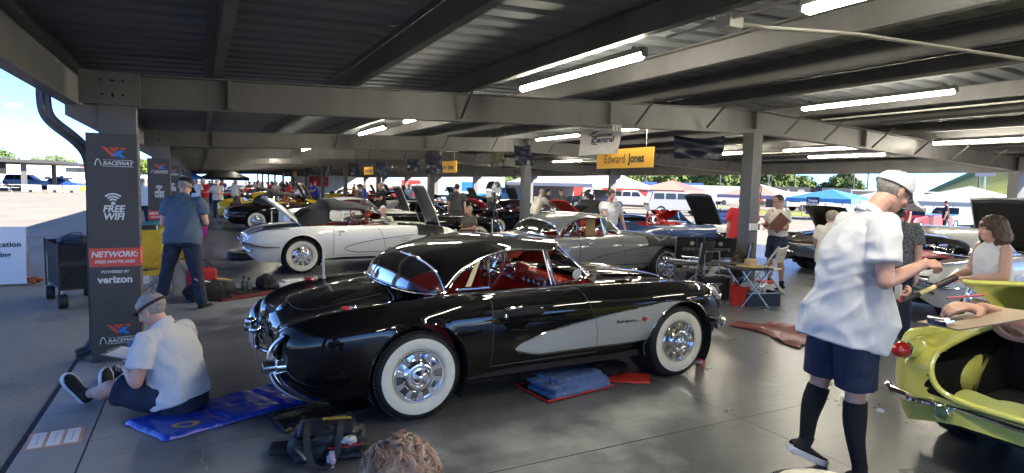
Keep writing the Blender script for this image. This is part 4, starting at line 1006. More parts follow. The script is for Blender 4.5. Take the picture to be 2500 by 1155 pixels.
        return obj(name, [HM @ p for p in v], f, m, T)
    hl = lambda a: (.062 if abs(a) < .9 else (.01 if abs(a) < 1.35 else (-.028 if abs(a) < 1.9 else -.055)))
    if hairstyle == 'short': headpatch('hair', hair, hl, 1.075)
    elif hairstyle == 'balding': headpatch('hair', hair, lambda a: .13 if abs(a) < 1.2 else (-.02 if abs(a) < 1.9 else -.05), 1.05)
    elif hairstyle in ('bob', 'long'):
        bm = MB(); L = .20 if hairstyle == 'bob' else .42
        bm.ell(HM @ V((-.02, 0, .045)), (.112, .096, .092), 16, hm3)
        for a in np.linspace(R(68), R(292), 15):
            rx, ry = .098, .088; x, y = rx*math.cos(a)-.02, ry*math.sin(a); fl = 1.16 if hairstyle == 'bob' else 1.02
            chain(bm, [HM @ V((x*.95, y*.95, .07)), HM @ V((x*1.1, y*1.1, -.01)), HM @ V((x*fl+(-.01), y*fl, .045-L*.75)), HM @ V((x*(.95 if hairstyle == 'bob' else .9), y*.9, .045-L))], [.02, .027, .028, .012], 8)
        fuse('hair', bm, hair, T, .009 if hi else .014, 2, .02, .035)
    if cap:
        bm = MB(); v = []; f = []; n = 28
        for i in range(9):
            t = math.pi/2*i/8
            for q in range(n):
                a = 2*math.pi*q/n; v.append(HM @ V((math.sin(t)**.8*math.cos(a)*.114-.010, math.sin(t)**.8*math.sin(a)*.094, (.028 if math.cos(a) > -.3 else .012*0+.028)+math.cos(t)**.85*(.100+.012*math.cos(a)))))
        for i in range(8):
            for q in range(n): f.append((i*n+q, (i+1)*n+q, (i+1)*n+(q+1) % n, i*n+(q+1) % n))
        bm.add(v, f); bm.tube([HM @ V((math.cos(a)*.115-.010, math.sin(a)*.095, .028)) for a in np.linspace(0, 2*math.pi, 28, endpoint=False)], .004, 6, closed=True)
        bm.ell(HM @ V((-.01, 0, .129)), (.008,)*3, 8)
        for a in np.linspace(0, 2*math.pi, 6, endpoint=False) if (hi or vox < .012) else (): bm.tube([HM @ V((math.sin(t)**.8*math.cos(a)*.1145-.010, math.sin(t)**.8*math.sin(a)*.0945, .0285+math.cos(t)**.85*(.100+.012*math.cos(a)))) for t in np.linspace(.12, math.pi/2, 9)], .0016, 5)
        co = bm.obj('cap', cap, T, sharp=60)
        if brim:
            bm = MB(); G = [[HM @ V((.072+(.150*math.cos(a)**.7+.012)*t, .092*math.sin(a)*(.92+.08*t), .032-.030*t-.026*(math.sin(a)**2))) for t in np.linspace(0, 1, 7)] for a in np.linspace(R(-88), R(88), 15)]
            thick(bm, np.array([[tuple(p) for p in r_] for r_ in G]), .004); clean(bm.obj('brim', cap, co, sharp=50))
    if glasses:
        bm = MB()
        for s in (1, -1):
            bm.tube([HM @ V((.104+.0*a, s*.033+.024*math.cos(a), .000+.017*math.sin(a))) for a in np.linspace(0, 2*math.pi, 14, endpoint=False)], .0026, 6, closed=True)
            bm.tube([HM @ V(p) for p in ((.102, s*.058, .006), (.06, s*.082, .010), (.0, s*.086, .012), (-.02, s*.084, -.004))], .003, 6)
        bm.tube([HM @ V((.105, -.010, .004)), HM @ V((.108, 0, .006)), HM @ V((.105, .010, .004))], .0026, 6)
        bm.obj('glasses', mat('glasses_black', (.01, .01, .01), .3), T)
    # ---- shirt
    if shirt:
        b = MB(); bl = belly; bf = fr*bl
        hz = pel-up*hem
        R_ = []
        if not tuck: R_ += [(hz+bf*.25, lat, fr, .195*g, .150*g+bl*.30), (pel+up*.02+bf*.35, lat, fr, .20*g, .158*g+bl*.45)]
        else: R_ += [(pel+up*.03+bf*.3, lat, fr, .168*g, .128*g+bl*.4)]
        R_ += [(pel*.62+che*.38+bf*.5, rgt, fr, .182*g, .142*g+bl*.45), (che*.75+pel*.25+bf*.3, rgt, fr, .178*g, .138*g+bl*.25), (che+up*.03, rgt, fr, .178*g, .128*g), (che*.45+nk*.55, rgt, fr, .182*g, .108*g), (nk-up*.045, rgt, fr, .150, .085), (nk-up*.005, rgt, fr, .085, .068), (nk+up*.012, rgt, fr, .070, .062)]
        rings(b, R_, 26)
        for n in 'LR':
            sh, el = V(J['sh'+n]), V(J['el'+n]); wr = V(J['wr'+n])
            if sleeveless: continue
            m_ = sh+(el-sh)*sleeve; d = (el-sh).normalized()
            inn = (nk-up*.05)*.6+sh*.4
            b.ell(inn*.35+sh*.65-up*.02, (.075*g**.5,)*3, 12); b.tube([inn, sh+up*.0, sh+d*.06, m_, m_+d*.004], [.055, .074*g**.5, .080*g**.4, .083*g**.4, .078*g**.4], 16)
            if long_sleeve: chain(b, [m_, el, wr*.9+el*.1], [.07, .058, .044])
        so_ = fuse('shirt', b, shirt, T, cv, 3 if hi else 2, .020 if hi else .016, .105 if hi else .12)
        # collar
        if not sleeveless:
            bm = MB(); c = nk+up*.0; ring = []
            for a in np.linspace(R(25), R(335), 26): ring.append((a, ))
            G = []
            for h_, e in ((-.012, 1.10), (.026, .98), (.030, 1.03), (-.022, 1.32)):
                G.append([tuple(c+fr*(.066*e*math.cos(a))+rgt*(.073*e*math.sin(a))+up*(h_-.03*math.cos(a))) for a, in ring])
            bm.grid(np.array(G)); bm.obj('collar', shirt, so_)
    # ---- legs
    if lower and legs:
        b = MB()
        rings(b, [(pel-up*.13, lat, fr, .155*g, .115*g), (pel-up*.03, lat, fr, .172*g, .135*g), (pel+up*.06, lat, fr, .165*g, .128*g)], 22)
        for n in 'LR':
            hp_, kn, an = (V(J[q+n]) for q in ('hip', 'knee', 'ank')); hd_ = V((0, 0, 0))
            if shorts:
                e = hp_+(kn-hp_)*.86; dd = (kn-hp_).normalized(); b.tube([hp_+V((0, 0, .03)), hp_+(kn-hp_)*.3, hp_+(kn-hp_)*.6, e, e+dd*.003], [.108*g**.5, .112*g**.5, .106*g**.4, .104*g**.4, .098*g**.4], 18)
            else:
                chain(b, [hp_+V((0, 0, .02)), hp_*.5+kn*.5, kn], [.110*g**.5, .100*g**.4, .080]); chain(b, [kn, kn*.5+an*.5, an+V((0, 0, .0))], [.080, .076, .068])
        fuse('shorts' if shorts else 'trousers', b, legs, T, cv, 2, .014 if hi else .012, .09)
        if tuck and not hi:
            pass
    # ---- shoes, socks
    if lower:
        for n in 'LR':
            kn, an = V(J['knee'+n]), V(J['ank'+n]); td = V(J['toe'+n]).normalized(); dn = (an-kn).normalized(); dn = (dn-td*dn.dot(td)).normalized()
            base = an+dn*.05; sd = td.cross(dn)
            b = MB(); M = Matrix((td, sd, dn)).transposed().to_4x4()
            prof = [(-.075, .030, .045), (-.055, .037, .058), (-.01, .038, .060), (.05, .042, .046), (.11, .048, .034), (.155, .045, .027), (.185, .030, .020), (.196, .012, .012)]
            G = []
            for (x, w, h) in prof:
                G.append([tuple(base+td*x+sd*(w*math.cos(a))+dn*(.028-(h if math.sin(a) > 0 else .026)*abs(math.sin(a))**.8)) for a in np.linspace(0, 2*math.pi, 16, endpoint=False)])
            b.grid(np.array(G), closev=True); b.add(G[0], [tuple(range(16))]); b.add(G[-1], [tuple(range(16))[::-1]]); b.tube([an-dn*.03, base], [.043, .045], 12)
            so_ = b.obj('shoe', shoes, T, sharp=60); clean(so_)
            if sole:
                b = MB(); G = []
                for (x, w, h) in prof: G.append([tuple(base+td*x*1.03+sd*s_*(w*1.13)+dn*z) for s_, z in ((-1, .022-.05*max(x, 0)), (1, .022-.05*max(x, 0)), (1, .058-.04*x), (-1, .058-.04*x))])
                b.grid(np.array(G), closev=True); b.add(G[0], [(0, 1, 2, 3)]); b.add(G[-1], [(3, 2, 1, 0)]); clean(b.obj('sole', sole, so_, sharp=50, bevel=.004))
            if socks:
                b = MB(); bk = (kn-an).cross(lat).normalized()*-1
                if bk.x > 0: bk = -bk
                tp = an+(kn-an)*sock_top
                def rad(t): return np.interp(t, [0, .35, .68, 1], [.0425, .051, .069, .067])
                pts = []; rr = []
                for t in np.linspace(0, sock_top, 10): pts.append(an+(kn-an)*t+bk*(.018*math.sin(min(t, 1)*math.pi)**1.5)); rr.append(float(rad(t)))
                b.tube(pts, rr, 16); b.obj('sock', socks, T)
    T['_hm'] = 0; del T['_hm']
    return T, HM, J
JUDGEWHITE = WHITECLOTH
KHAKI = mat('khaki_cloth', (.36, .27, .17), .85, var=.1, bump=.3, bscale=60)
GREYCLOTH = mat('charcoal_cloth', (.05, .05, .052), .85, var=.2, bump=.3, bscale=60)
REDCLOTH = mat('red_cloth', (.52, .02, .025), .85, var=.1, bump=.3, bscale=60)
BLUEPOLO = mat('slate_blue_polo', (.075, .115, .185), .8, var=.12, vscale=6, bump=.3, bscale=40)
PALEBLUE = mat('pale_blue_cloth', (.50, .60, .78), .85, var=.05, bump=.3)
ROYAL = mat('royal_blue_cloth', (.03, .06, .36), .85, var=.1, bump=.3)
OLIVE = mat('olive_grey_cloth', (.11, .10, .085), .85, var=.15, bump=.3)
CREAM = mat('cream_cloth', (.66, .62, .54), .85, var=.05, bump=.3, bscale=40)
TANCAP = mat('tan_cap_cloth', (.30, .25, .18), .85, var=.1)
BLACKKNIT = mat('black_knit', (.010, .010, .011), .9, bump=.4, bscale=220)
SHOEWHITE = mat('white_sole', (.72, .73, .78), .6)

# --- standing judge at the right, walking to the right with a bent head
OJ = (3.53, 2.30, 0)
J = dict(pelvis=(-.005, 0, 1.01), chest=(.015, 0, 1.36), neck=(.12, 0, 1.655), head=(.25, 0, 1.785), hp=30, hy=4,
         shL=(.09, .19, 1.575), shR=(.085, -.20, 1.59), elL=(.13, .27, 1.28), wrL=(.315, .06, 1.145), elR=(.055, -.30, 1.27), wrR=(.355, -.17, 1.365),
         hipL=(-.01, .10, .95), hipR=(.03, -.10, .95), kneeL=(-.06, .10, .56), kneeR=(.06, -.09, .535), ankL=(-.125, .10, .175), ankR=(.115, -.10, .085), toeL=(.90, .05, -.42), toeR=(1, -.12, 0))
JUDGE, JHM, _ = person('tall man in white cap and untucked white shirt beside the yellow green car', OJ, R(-27.6), J, legs=NAVY, shorts=True, hi=1, girth=1.2, belly=.10, cap=WHITECLOTH, glasses=True,
    shoes=BLACKCLOTH, sole=SHOEWHITE, socks=BLACKKNIT, sock_top=.93, hem=.16, skin=SKIN, sleeve=.66,
    hands={'R': ((.9, .05, .05), (0, .5, -.85), 1.15), 'L': ((.85, -.45, -.05), (.15, .25, .95), 1.2)})
def judge_extras():
    b = MB(); b.tube([(.335, -.185, 1.10), (.52, -.20, 1.20)], .0135, 10); b.cyl((.30, -.18, 1.08), (.345, -.186, 1.105), .017)
    t = thing('flashlight', 'black wand flashlight with pale band held by the man in the white cap', 'flashlight', OJ, R(-27.6))
    MB().tube([(.30, .0, 1.085), (.42, -.01, 1.145), (.455, -.012, 1.163)], [.017, .0165, .015], 12).obj('handle', mat('black_plastic', (.012, .012, .013), .4), t)
    MB().tube([(.455, -.012, 1.163), (.545, -.017, 1.212)], .0145, 12).obj('band', mat('pale_yellow', (.72, .60, .28), .5), t)
    MB().tube([(.545, -.017, 1.212), (.56, -.018, 1.22), (.66, -.023, 1.275)], [.019, .021, .021], 12).obj('head', mat('dark_maroon', (.03, .010, .014), .35), t)
    # lanyard with badge
    t = thing('lanyard', 'thin dark lanyard with red and white badge hanging on the white shirt', 'lanyard', OJ, R(-27.6))
    MB().tube(spline([(.05, -.075, 1.68), (.16, -.105, 1.60), (.225, -.115, 1.48), (.25, -.10, 1.35), (.262, -.09, 1.24)], 24), .0032, 6).obj('cord', mat('cord_black', (.02, .02, .022), .7), t)
    MB().box((.268, -.095, 1.185), (.012, .055, .095)).obj('badge_card', mat('badge_white', (.8, .78, .74), .5), t, bevel=.002); MB().box((.2695, -.095, 1.148), (.014, .058, .04)).obj('badge_band', mat('badge_red', (.5, .03, .05), .5), t)
    for sgn in (1,):
        text('CCB', .018, mat('thread_dark', (.05, .03, .06), .7), JUDGE.children[2], Matrix.Translation((.175, -.145, 1.40)) @ Matrix.Rotation(R(20), 4, 'Z') @ XZ, 'stitched_name')
judge_extras()
MB().box((.175, -.158, .475), (.045, .010, .022), M=Matrix.Rotation(R(12), 4, 'Y')).obj('sock_print', mat('print_pale_grey', (.5, .5, .5), .7), [c for c in JUDGE.children if c.name.startswith('sock')][1])

# --- seated judge on the blue mat, seen from behind
OS = (-.13, 5.06, 0)
J = dict(pelvis=(0, 0, .13), chest=(.04, 0, .40), neck=(.155, -.01, .645), head=(.225, .01, .765), hp=28, hy=6,
         shL=(.13, .20, .575), shR=(.13, -.21, .575), elL=(.15, .275, .295), wrL=(.36, .12, .345), elR=(.17, -.29, .32), wrR=(.38, -.05, .37),
         hipL=(.02, .10, .12), hipR=(.02, -.10, .12), kneeL=(.43, .20, .215), kneeR=(.40, -.10, .32), ankL=(.74, .06, .10), ankR=(.70, -.14, .085), toeL=(.25, .42, .80), toeR=(.4, -.45, .75))
SEATED, SHM, _ = person('man in a white shirt and head strap sitting on the blue mat with a clipboard', OS, R(145), J, legs=NAVY, shorts=True, hi=1, girth=1.13, belly=.05, hairstyle='short', shoes=BLACKCLOTH, sole=SHOEWHITE, hem=.035, socks=BLACKKNIT, sock_top=.16,
    hands={'L': ((.8, -.55, .1), (0, 0, -1), .8), 'R': ((.7, .6, 0), (0, 0, -1), .8)})
def seated_extras():
    b = MB(); b.tube([SHM @ V((math.cos(a)*.110-.012, math.sin(a)*.089, .035-.012*math.cos(a))) for a in np.linspace(0, 2*math.pi, 32, endpoint=False)], .011, 8, closed=True, flat=1.0)
    b.box(SHM @ V((.112, 0, .020)), (.03, .11, .028), M=SHM.to_3x3().to_4x4())
    o = b.obj('head_strap', mat('maroon_strap', (.035, .012, .016), .6, var=.8, vscale=70, bump=.5), SEATED)
    t = thing('clipboard', 'clipboard with white paper on the knees of the man on the blue mat', 'clipboard', OS, R(145))
    M = Matrix.Translation((.43, -.02, .405)) @ Matrix.Rotation(R(-10), 4, 'Y') @ Matrix.Rotation(R(8), 4, 'Z')
    MB().box((0, 0, 0), (.32, .23, .006), M=None).obj('board', mat('tan_board', (.30, .22, .14), .6), t).matrix_local = M
    MB().box((-.01, 0, .005), (.28, .215, .003)).obj('paper', mat('paper_white', (.8, .8, .8), .8), t).matrix_local = M
    b = MB(); b.box((.145, 0, .010), (.02, .10, .012)); b.obj('clip', STEEL, t).matrix_local = M
seated_extras()
# --- man in slate polo, back turned
J = std_pose(1.78, 'one', lean=.10, stance=.35, head_pitch=24, head_yaw=-4); J['kneeR'] = (.02, -.16, .50); J['ankR'] = (-.05, -.25, .085); J['elR'] = (.10, -.27, 1.16); J['wrR'] = (.33, -.12, 1.10); J['wrL'] = (.30, .10, 1.06); J['elL'] = (.06, .26, 1.14)
PM, _, _ = person('man seen from behind in slate blue polo, dark jeans and black cap', (-.20, 9.25, 0), R(72), J, shirt=BLUEPOLO, legs=DENIM, vox=.008, hi=1, girth=1.16, belly=.05, cap=mat('cap_black', (.012, .012, .014), .8), shoes=BLACKCLOTH, hem=.10)
# ============================================================ OTHER SHOW CARS
PW = paint('white', (.82, .82, .79)); PG = paint('grey', (.205, .215, .222)); PS = paint('silver', (.46, .46, .44)); PY = paint('yellow', (.72, .46, .02)); PC = paint('chartreuse', (.66, .65, .15)); PR = paint('red', (.45, .02, .015)); PB = paint('deep_blue', (.02, .05, .16)); PLB = paint('pale_blue', (.38, .55, .68))
C3ROWS = [(-1.06, .62, .40, .74, .12, .72, .70), (-1.055, .72, .38, .78, .12, .76, .74), (-1.03, .78, .36, .81, .13, .79, .77), (-.95, .83, .33, .835, .14, .80, .785), (-.75, .87, .29, .865, .16, .815, .80),
          (-.4, .90, .24, .90, .17, .83, .82), (0, .905, .22, .925, .18, .85, .84), (.4, .88, .20, .90, .17, .85, .86), (.8, .83, .20, .85, .14, .84, .86), (1.3, .82, .20, .83, .14, .82, .85), (1.8, .85, .21, .85, .15, .82, .87),
          (2.2, .885, .21, .885, .18, .82, .86), (2.59, .90, .22, .90, .19, .80, .84), (2.9, .88, .26, .87, .19, .76, .79), (3.15, .83, .32, .79, .18, .70, .72), (3.32, .74, .37, .69, .15, .63, .64), (3.40, .62, .42, .62, .12, .59, .59), (3.42, .48, .46, .58, .1, .56, .56)]
def wings(T, s, M, o):      # crossed flag emblem and two lines of small lettering on the cover
    w = mat('print_white', (.6, .6, .6), .7)
    x, y, z = 2.36, -.40-.33, 0; zz = s.zt(x, -.73)-.05
    Mx = M @ Matrix.Translation((2.40, -(s.ys(2.4, zz))-.035, zz)) @ XZ
    b = MB()
    for sg in (-1, 1):
        for k in range(4): b.prism([(0, -.01*k), (sg*(.17-.03*k), .05-.022*k), (sg*(.15-.03*k), .030-.022*k), (0, -.018-.01*k)][::sg], 0, .003)
    b.prism([(-.02, -.05), (.02, -.05), (0, -.005)], 0, .003); b.prism([(-.045, -.062), (-.02, -.05), (-.01, -.035), (-.03, -.04)], 0, .003); b.prism([(.045, -.062), (.03, -.04), (.01, -.035), (.02, -.05)], 0, .003)
    e = b.obj('printed_emblem', w, o, smooth=False); e.data.transform(Mx)
    text('CORVETTE', .045, w, o, M @ Matrix.Translation((2.80, -(s.ys(2.8, zz))-.035, zz+.01)) @ XZ, 'lettering', sx=1.4)
COVER = mat('grey_fender_cover', (.028, .030, .034), .6, bump=.2)
make_c1('white roadster with dark soft top, trunk lid raised and hood up', (1.74, 12.76, 0), 0, PW, None, 'softtop', mat('charcoal_soft_top', (.018, .019, .022), .8, var=.15, bump=.3), trunk=.82, hood=1.08, fcover=(2.28, 2.86, BLACKVINYL, 'black fender cover on the white roadster below its raised hood'), tail='60', lod=1)
make_c1('dull grey hardtop roadster with red interior behind the black one', (5.33, 9.58, 0), 0, PG, None, 'hardtop', fcover=(2.10, 2.98, COVER, 'dark printed fender cover lying on the grey hardtop roadster', wings), tail='60', lod=1, wheelstyle='plain')
make_c1('silver roadster with its lid up showing red lining, beside the woman', (9.78, 5.28, 0), 0, PS, None, 'hardtop', red=False, trunk=.16, trunkmat=mat('red_lid_lining', (.30, .03, .03), .5), hood=1.15, hoodw=.55, fcover=(2.15, 2.85, BLACKVINYL, 'black fender cover draped along the silver roadster near the woman'), tail='60', lod=1)
CH, CS = make_c1('glossy yellow green roadster with its trunk open at the right edge', (5.10, 1.58, 0), 0, PC, None, None, red=False, trunk=.55, tail='55', lod=0, antenna=False)
make_c1('black roadster with dark soft top behind the white roadster', (1.80, 23.55, 0), 0, BLACKPAINT, None, 'softtop', tail='60', lod=1)
make_c1('white low coupe with black hood raised in the middle of the left row', (3.3, 19.6, 0), 0, PW, None, 'hardtop', hood=1.1, hoodin=BLACKVINYL, tail='none', rows=C3ROWS, lod=1, wheelstyle='plain')
make_c1('black hardtop roadster with red lined trunk lid raised beside the black T shirt man', (9.3, 19.7, 0), 0, BLACKPAINT, None, 'hardtop', trunk=.62, trunkmat=REDVINYL, tail='57', lod=1)
make_c1('dark roadster with black soft top and red lined trunk lid up behind the grey car', (10.5, 15.9, 0), 0, BLACKPAINT, None, 'softtop', topmat=mat('faded_soft_top', (.03, .03, .03), .8), trunk=.75, trunkmat=REDVINYL, tail='57', lod=1)
make_c1('dark blue roadster with black hood raised and a towel over its fender', (9.6, 12.2, 0), 0, PB, None, None, hood=.95, hoodw=.5, fcover=(2.3, 2.8, WHITECLOTH, 'white towel draped over the fender of the dark blue roadster'), tail='57', lod=1)
make_c1('dark roadster seen from behind with trunk lid up and a red plate', (13.0, 8.75, 0), 0, paint('dark_bronze', (.016, .013, .010)), None, 'hardtop', trunk=.95, tail='55', lod=1)
make_c1('yellow sports car with sharp tail behind the black soft top roadster', (1.75, 27.3, 0), 0, PY, None, 'hardtop', topmat=PY, tail='none', rows=C3ROWS, lod=1, wheelstyle='plain')
make_c1('second yellow sports car, farther down the left row', (2.1, 31.2, 0), 0, PY, None, None, hood=1.0, tail='none', rows=C3ROWS, lod=2, wheelstyle='plain')
far = [(2.3, 35, BLACKPAINT, 'softtop', 0, 1.0, 'black open hood car beyond the two yellow cars'), (2.2, 39, BLACKPAINT, None, 0, 1.1, 'black convertible fourth beyond the white roadster'), (2.4, 43, PR, 'hardtop', 0, 1.0, 'small red sports car far down the left row'), (2.2, 47, PW, None, 0, 1.1, 'small white sports car far down the left row'), (2.3, 51, PB, 'hardtop', 0, 1.0, 'small blue sports car far down the left row'),
       (2.2, 55.5, BLACKPAINT, 'hardtop', 0, 1.05, 'tiny black sports car near the end of the left row'), (4.4, 16.2, BLACKPAINT, None, 0, 0, 'low black convertible between the white roadster and the white coupe'),
       (9.6, 23.6, BLACKPAINT, 'softtop', 0, 1.1, 'black soft top car with hood up past the black T shirt man'), (9.4, 27.4, BLACKPAINT, 'hardtop', 0, 1.05, 'black coupe with tilted hood behind the two men in black'), (9.8, 31.3, PS, None, 0, 1.1, 'silver open car in the right row behind the two men in black'), (9.4, 35.2, BLACKPAINT, 'hardtop', 0, 1.0, 'black coupe beyond the fourth ridge column'), (9.6, 39.2, PR, None, 0, 1.1, 'red open car far down the right row'), (9.6, 43.3, BLACKPAINT, None, 0, 1.0, 'tiny black open car far down the right row'), (9.6, 47.5, PY, 'hardtop', 0, 1.05, 'tiny yellow car far down the right row')]
for x, y, c, tp, tr, hd, lab in far:
    make_c1(lab, (x, y, 0), 0, c, None, tp, hood=hd, trunk=tr, tail='none', rows=C3ROWS if random.random() < .6 else None, lod=2, wheelstyle='plain' if random.random() < .6 else 'whitewall', red=random.random() < .5)
# ------------------------------------------------------------ dressing of the two near cars
def hero_trim():
    # fuel injection style script and crossed flags on the cove
    s = HS; M0 = HERO; z = .60; x = 1.93
    script = mat('script_dark', (.05, .05, .055), .3, .6)
    cov = [c for c in HERO.children if c.name.startswith('side_cove')][1]
    text('Fuel injection', .042, script, cov, Matrix.Translation((x-.01, -(s.ys(x, z)+.006), z)) @ XZ, 'script', shear=.3, sx=1.15, bold=.01)
    b = MB(); zz = .605; y = -(s.ys(2.10, zz)+.006)
    b.box((2.105, y, zz), (.045, .004, .036), M=Matrix.Rotation(R(20), 4, 'Y')); b.obj('flag_badge', mat('flag_red', (.5, .02, .03), .3), cov, smooth=False)
    for i in range(4):
        for j in range(3):
            pass
    b = MB(); b2 = MB()
    for i in range(4):
        for j in range(3):
            (b if (i+j) % 2 else b2).box((2.147+.012*i, y, zz-.012+.012*j+.003*i), (.0118, .004, .0118))
    b.obj('flag_badge', mat('flag_black', (.01, .01, .01), .3), cov, smooth=False); b2.obj('flag_badge', mat('flag_white', (.8, .8, .8), .3), cov, smooth=False)
    # plate with pink tag
    b = MB(); b.box((-1.065, .02, .56), (.006, .30, .15)); p = b.obj('license_plate', mat('plate_pale', (.5, .42, .42), .5), HERO, bevel=.004)
    b = MB(); b.prism([(-.02, -.09), (.02, -.09), (.028, .07), (-.018, .07)], 0, .004); o = b.obj('paper_tag', mat('tag_pink', (.62, .30, .32), .7), HERO); o.data.transform(Matrix.Translation((-1.06, -.20, .52)) @ Matrix.Rotation(R(-90), 4, 'Z') @ XZ)
    # windscreen sticker, round; bent strip of tape at the quarter window
    b = MB(); b.lathe([(0, .002), (.045, .002), (.047, 0)], 18, Matrix.Translation((1.50, -.665, 1.01)) @ Matrix.Rotation(R(90), 4, 'X') @ Matrix.Rotation(R(10), 4, 'X')); b.obj('round_sticker', mat('sticker_pale', (.62, .62, .6), .5), HERO)
    b = MB(); b.add([(.44, -.652, .955), (.49, -.65, .955), (.60, -.60, 1.17), (.555, -.605, 1.16)], [(0, 1, 2, 3)]); o = b.obj('seat_belt_strap', mat('strap_cream', (.75, .62, .34), .6), HERO, smooth=False)
    b = MB(); b.ell((.62, -.02, .985), (.10, .05, .012), 10); b.obj('rear_view_mirror', CHROME, HERO)
    s2 = CS
    b = MB()
    pts = [(x, -.53, s2.zt(x, -.53)+.003) for x in np.linspace(.06, -.86, 14)]; rr_ = spline([pts[-1], (-.935, -.52, .66), (-.965, -.46, .56), (-.972, -.34, .515), (-.974, 0, .505), (-.972, .34, .515), (-.965, .46, .56), (-.935, .52, .66), (pts[-1][0], .53, pts[-1][2])], 40)
    b.tube(pts[:-1]+[tuple(q) for q in rr_]+[(x, -y, z) for x, y, z in pts[::-1][1:]], .019, 8); b.obj('trunk_gutter', PC, CH)
    b = MB(); G = [[(x, y, .385+.02*math.sin(3*x+4*y)) for y in np.linspace(-.55, .55, 14)] for x in np.linspace(-.92, .09, 12)]; b.grid(np.array(G)); b.obj('trunk_carpet', BLACKCLOTH, CH)
    b = MB(); b.ell((-.22, .56, .52), (.26, .05, .15), 16); b.obj('wheel_well', PC, CH)
    b = MB(); b.tube([(-.955, y, .30-.0*abs(y)) for y in np.linspace(-.5, .5, 12)], .012, 8); 
    pth = [(x, y, s2.zt(x, y)) for x, y in ((-.90, .0), (-.90, -.2), (-.90, -.4))]
    b = MB(); b.tube(spline([(-.965, -.40, .465), (-.985, -.1, .462), (-.985, .1, .462), (-.965, .40, .465)], 14), list(.024*np.sin(np.linspace(.3, 2.84, 14))), 8); b.obj('tail_trim', CHROME, CH)
hero_trim()
def plate(T_label, loc, txt):
    pass

# ============================================================ MORE PEOPLE
def stand(label, x, y, face, H=1.74, arms='down', **kw):
    pk = {q: kw.pop(q) for q in ('lean', 'stance', 'head_pitch', 'head_yaw') if q in kw}
    J = std_pose(H, arms, **pk); return person(label, (x, y, 0), R(face), J, **kw)
# curly head just in front of the camera, sitting on a low stool
J = seated(1.70, 'front', head_pitch=22)
for q in J:
    if q not in ('hp', 'hy') and not q.startswith(('toe', 'ank', 'knee')): J[q] = (J[q][0], J[q][1], J[q][2]-.068)
CUR, CHM, _ = person('person with curly ginger grey hair seen from behind at the bottom edge', (.43, 1.37, .0), R(62), J, shirt=mat('dusty_cloth', (.20, .18, .17), .85, bump=.3), legs=GREYCLOTH, hi=1, vox=.0075, hairstyle='none', skin=mat('skin_pink', (.62, .36, .28), .5, var=.1, vscale=20))
def curls():
    b = MB(); random.seed(3)
    for i in range(430):
        a = random.uniform(0, 2*math.pi); t = math.acos(random.uniform(-.35, 1)); n = V((math.sin(t)*math.cos(a), math.sin(t)*math.sin(a), math.cos(t)))
        if n.x > .55 and n.z < .55: continue
        if n.z > .5 and n.x < .3 and abs(n.y) < .55 and random.random() < .68: continue
        p = V((n.x*.100-.014, n.y*.079, n.z*.089+.035)); ax = n.orthogonal(); ax.rotate(Matrix.Rotation(random.uniform(0, 6.28), 3, n)); bt = n.cross(ax)
        R0 = random.uniform(.005, .012); L0 = random.uniform(.016, .042); T0 = random.uniform(.7, 1.7)*2*math.pi; N = 8
        for q in range(11):
            o = ax*random.uniform(-.005, .005)+bt*random.uniform(-.005, .005); rr = R0*random.uniform(.85, 1.15); L = L0*random.uniform(.8, 1.2); tw = T0*random.uniform(.93, 1.07)
            b.tube([CHM @ (p+o+n*(u*L*.5-.002)+ax*(rr*math.cos(tw*u)-rr)+bt*(rr*math.sin(tw*u)-u*L*.25)) for u in np.linspace(0, 1, N+1)], [.0011]*N+[.0004], 3, cap=False)
    m = mat('ginger_grey_hair', (.50, .25, .14), .5, var=.4, vscale=14, col2=(.72, .56, .44))
    b.obj('hair', m, CUR)
    bm = MB(); bm.ell(CHM @ V((-.016, 0, .035)), (.100, .079, .088), 20, CHM.to_3x3()); bm.obj('scalp_hair', mat('ginger_scalp', (.50, .29, .21), .8, var=.3, vscale=30), CUR)
curls()
# arms holding a tan clipboard enter at the right edge: the owner stands just outside the frame
OC = (3.07, .89, 0); J = std_pose(1.76, 'clip')
def w2l(p, o=OC, a=R(150)): x, y = p[0]-o[0], p[1]-o[1]; return (x*math.cos(a)+y*math.sin(a), -x*math.sin(a)+y*math.cos(a), p[2])
J.update(wrR=w2l((2.64, 1.17, 1.335)), elR=w2l((2.90, 1.12, 1.25)), wrL=w2l((2.69, 1.02, 1.245)), elL=w2l((2.93, .90, 1.18)))
CP, _, _ = person('person reaching in from the right edge with a tan clipboard', OC, R(150), J, shirt=mat('grey_tee', (.22, .22, .23), .85), legs=NAVY, hi=1, vox=.0065, skin=SKIN2, hands={'R': ((.95, .1, .12), (-.05, -.2, -.95), .55), 'L': ((.95, -.2, .12), (0, -.1, .95), .55)})
t = thing('clipboard', 'tan clipboard with steel clip held by arms from the right edge', 'clipboard', (2.55, 1.13, 1.315), R(150))
MB().box((0, 0, 0), (.32, .24, .005)).obj('board', mat('tan_board', (.30, .22, .14), .6), t).rotation_euler = (R(6), R(12), 0)
b = MB(); b.box((.145, 0, .012), (.03, .11, .018)); b.cyl((.15, -.05, .025), (.15, .05, .025), .009); b.obj('clip', CHROME, t).rotation_euler = (R(6), R(12), 0)
tag(MB().tube([(2.45, 1.20, 1.385), (2.58, 1.14, 1.40)], .004, 6).obj('pen', mat('red_pen', (.5, .04, .05), .4)), 'thin red pen over the tan clipboard', 'pen')
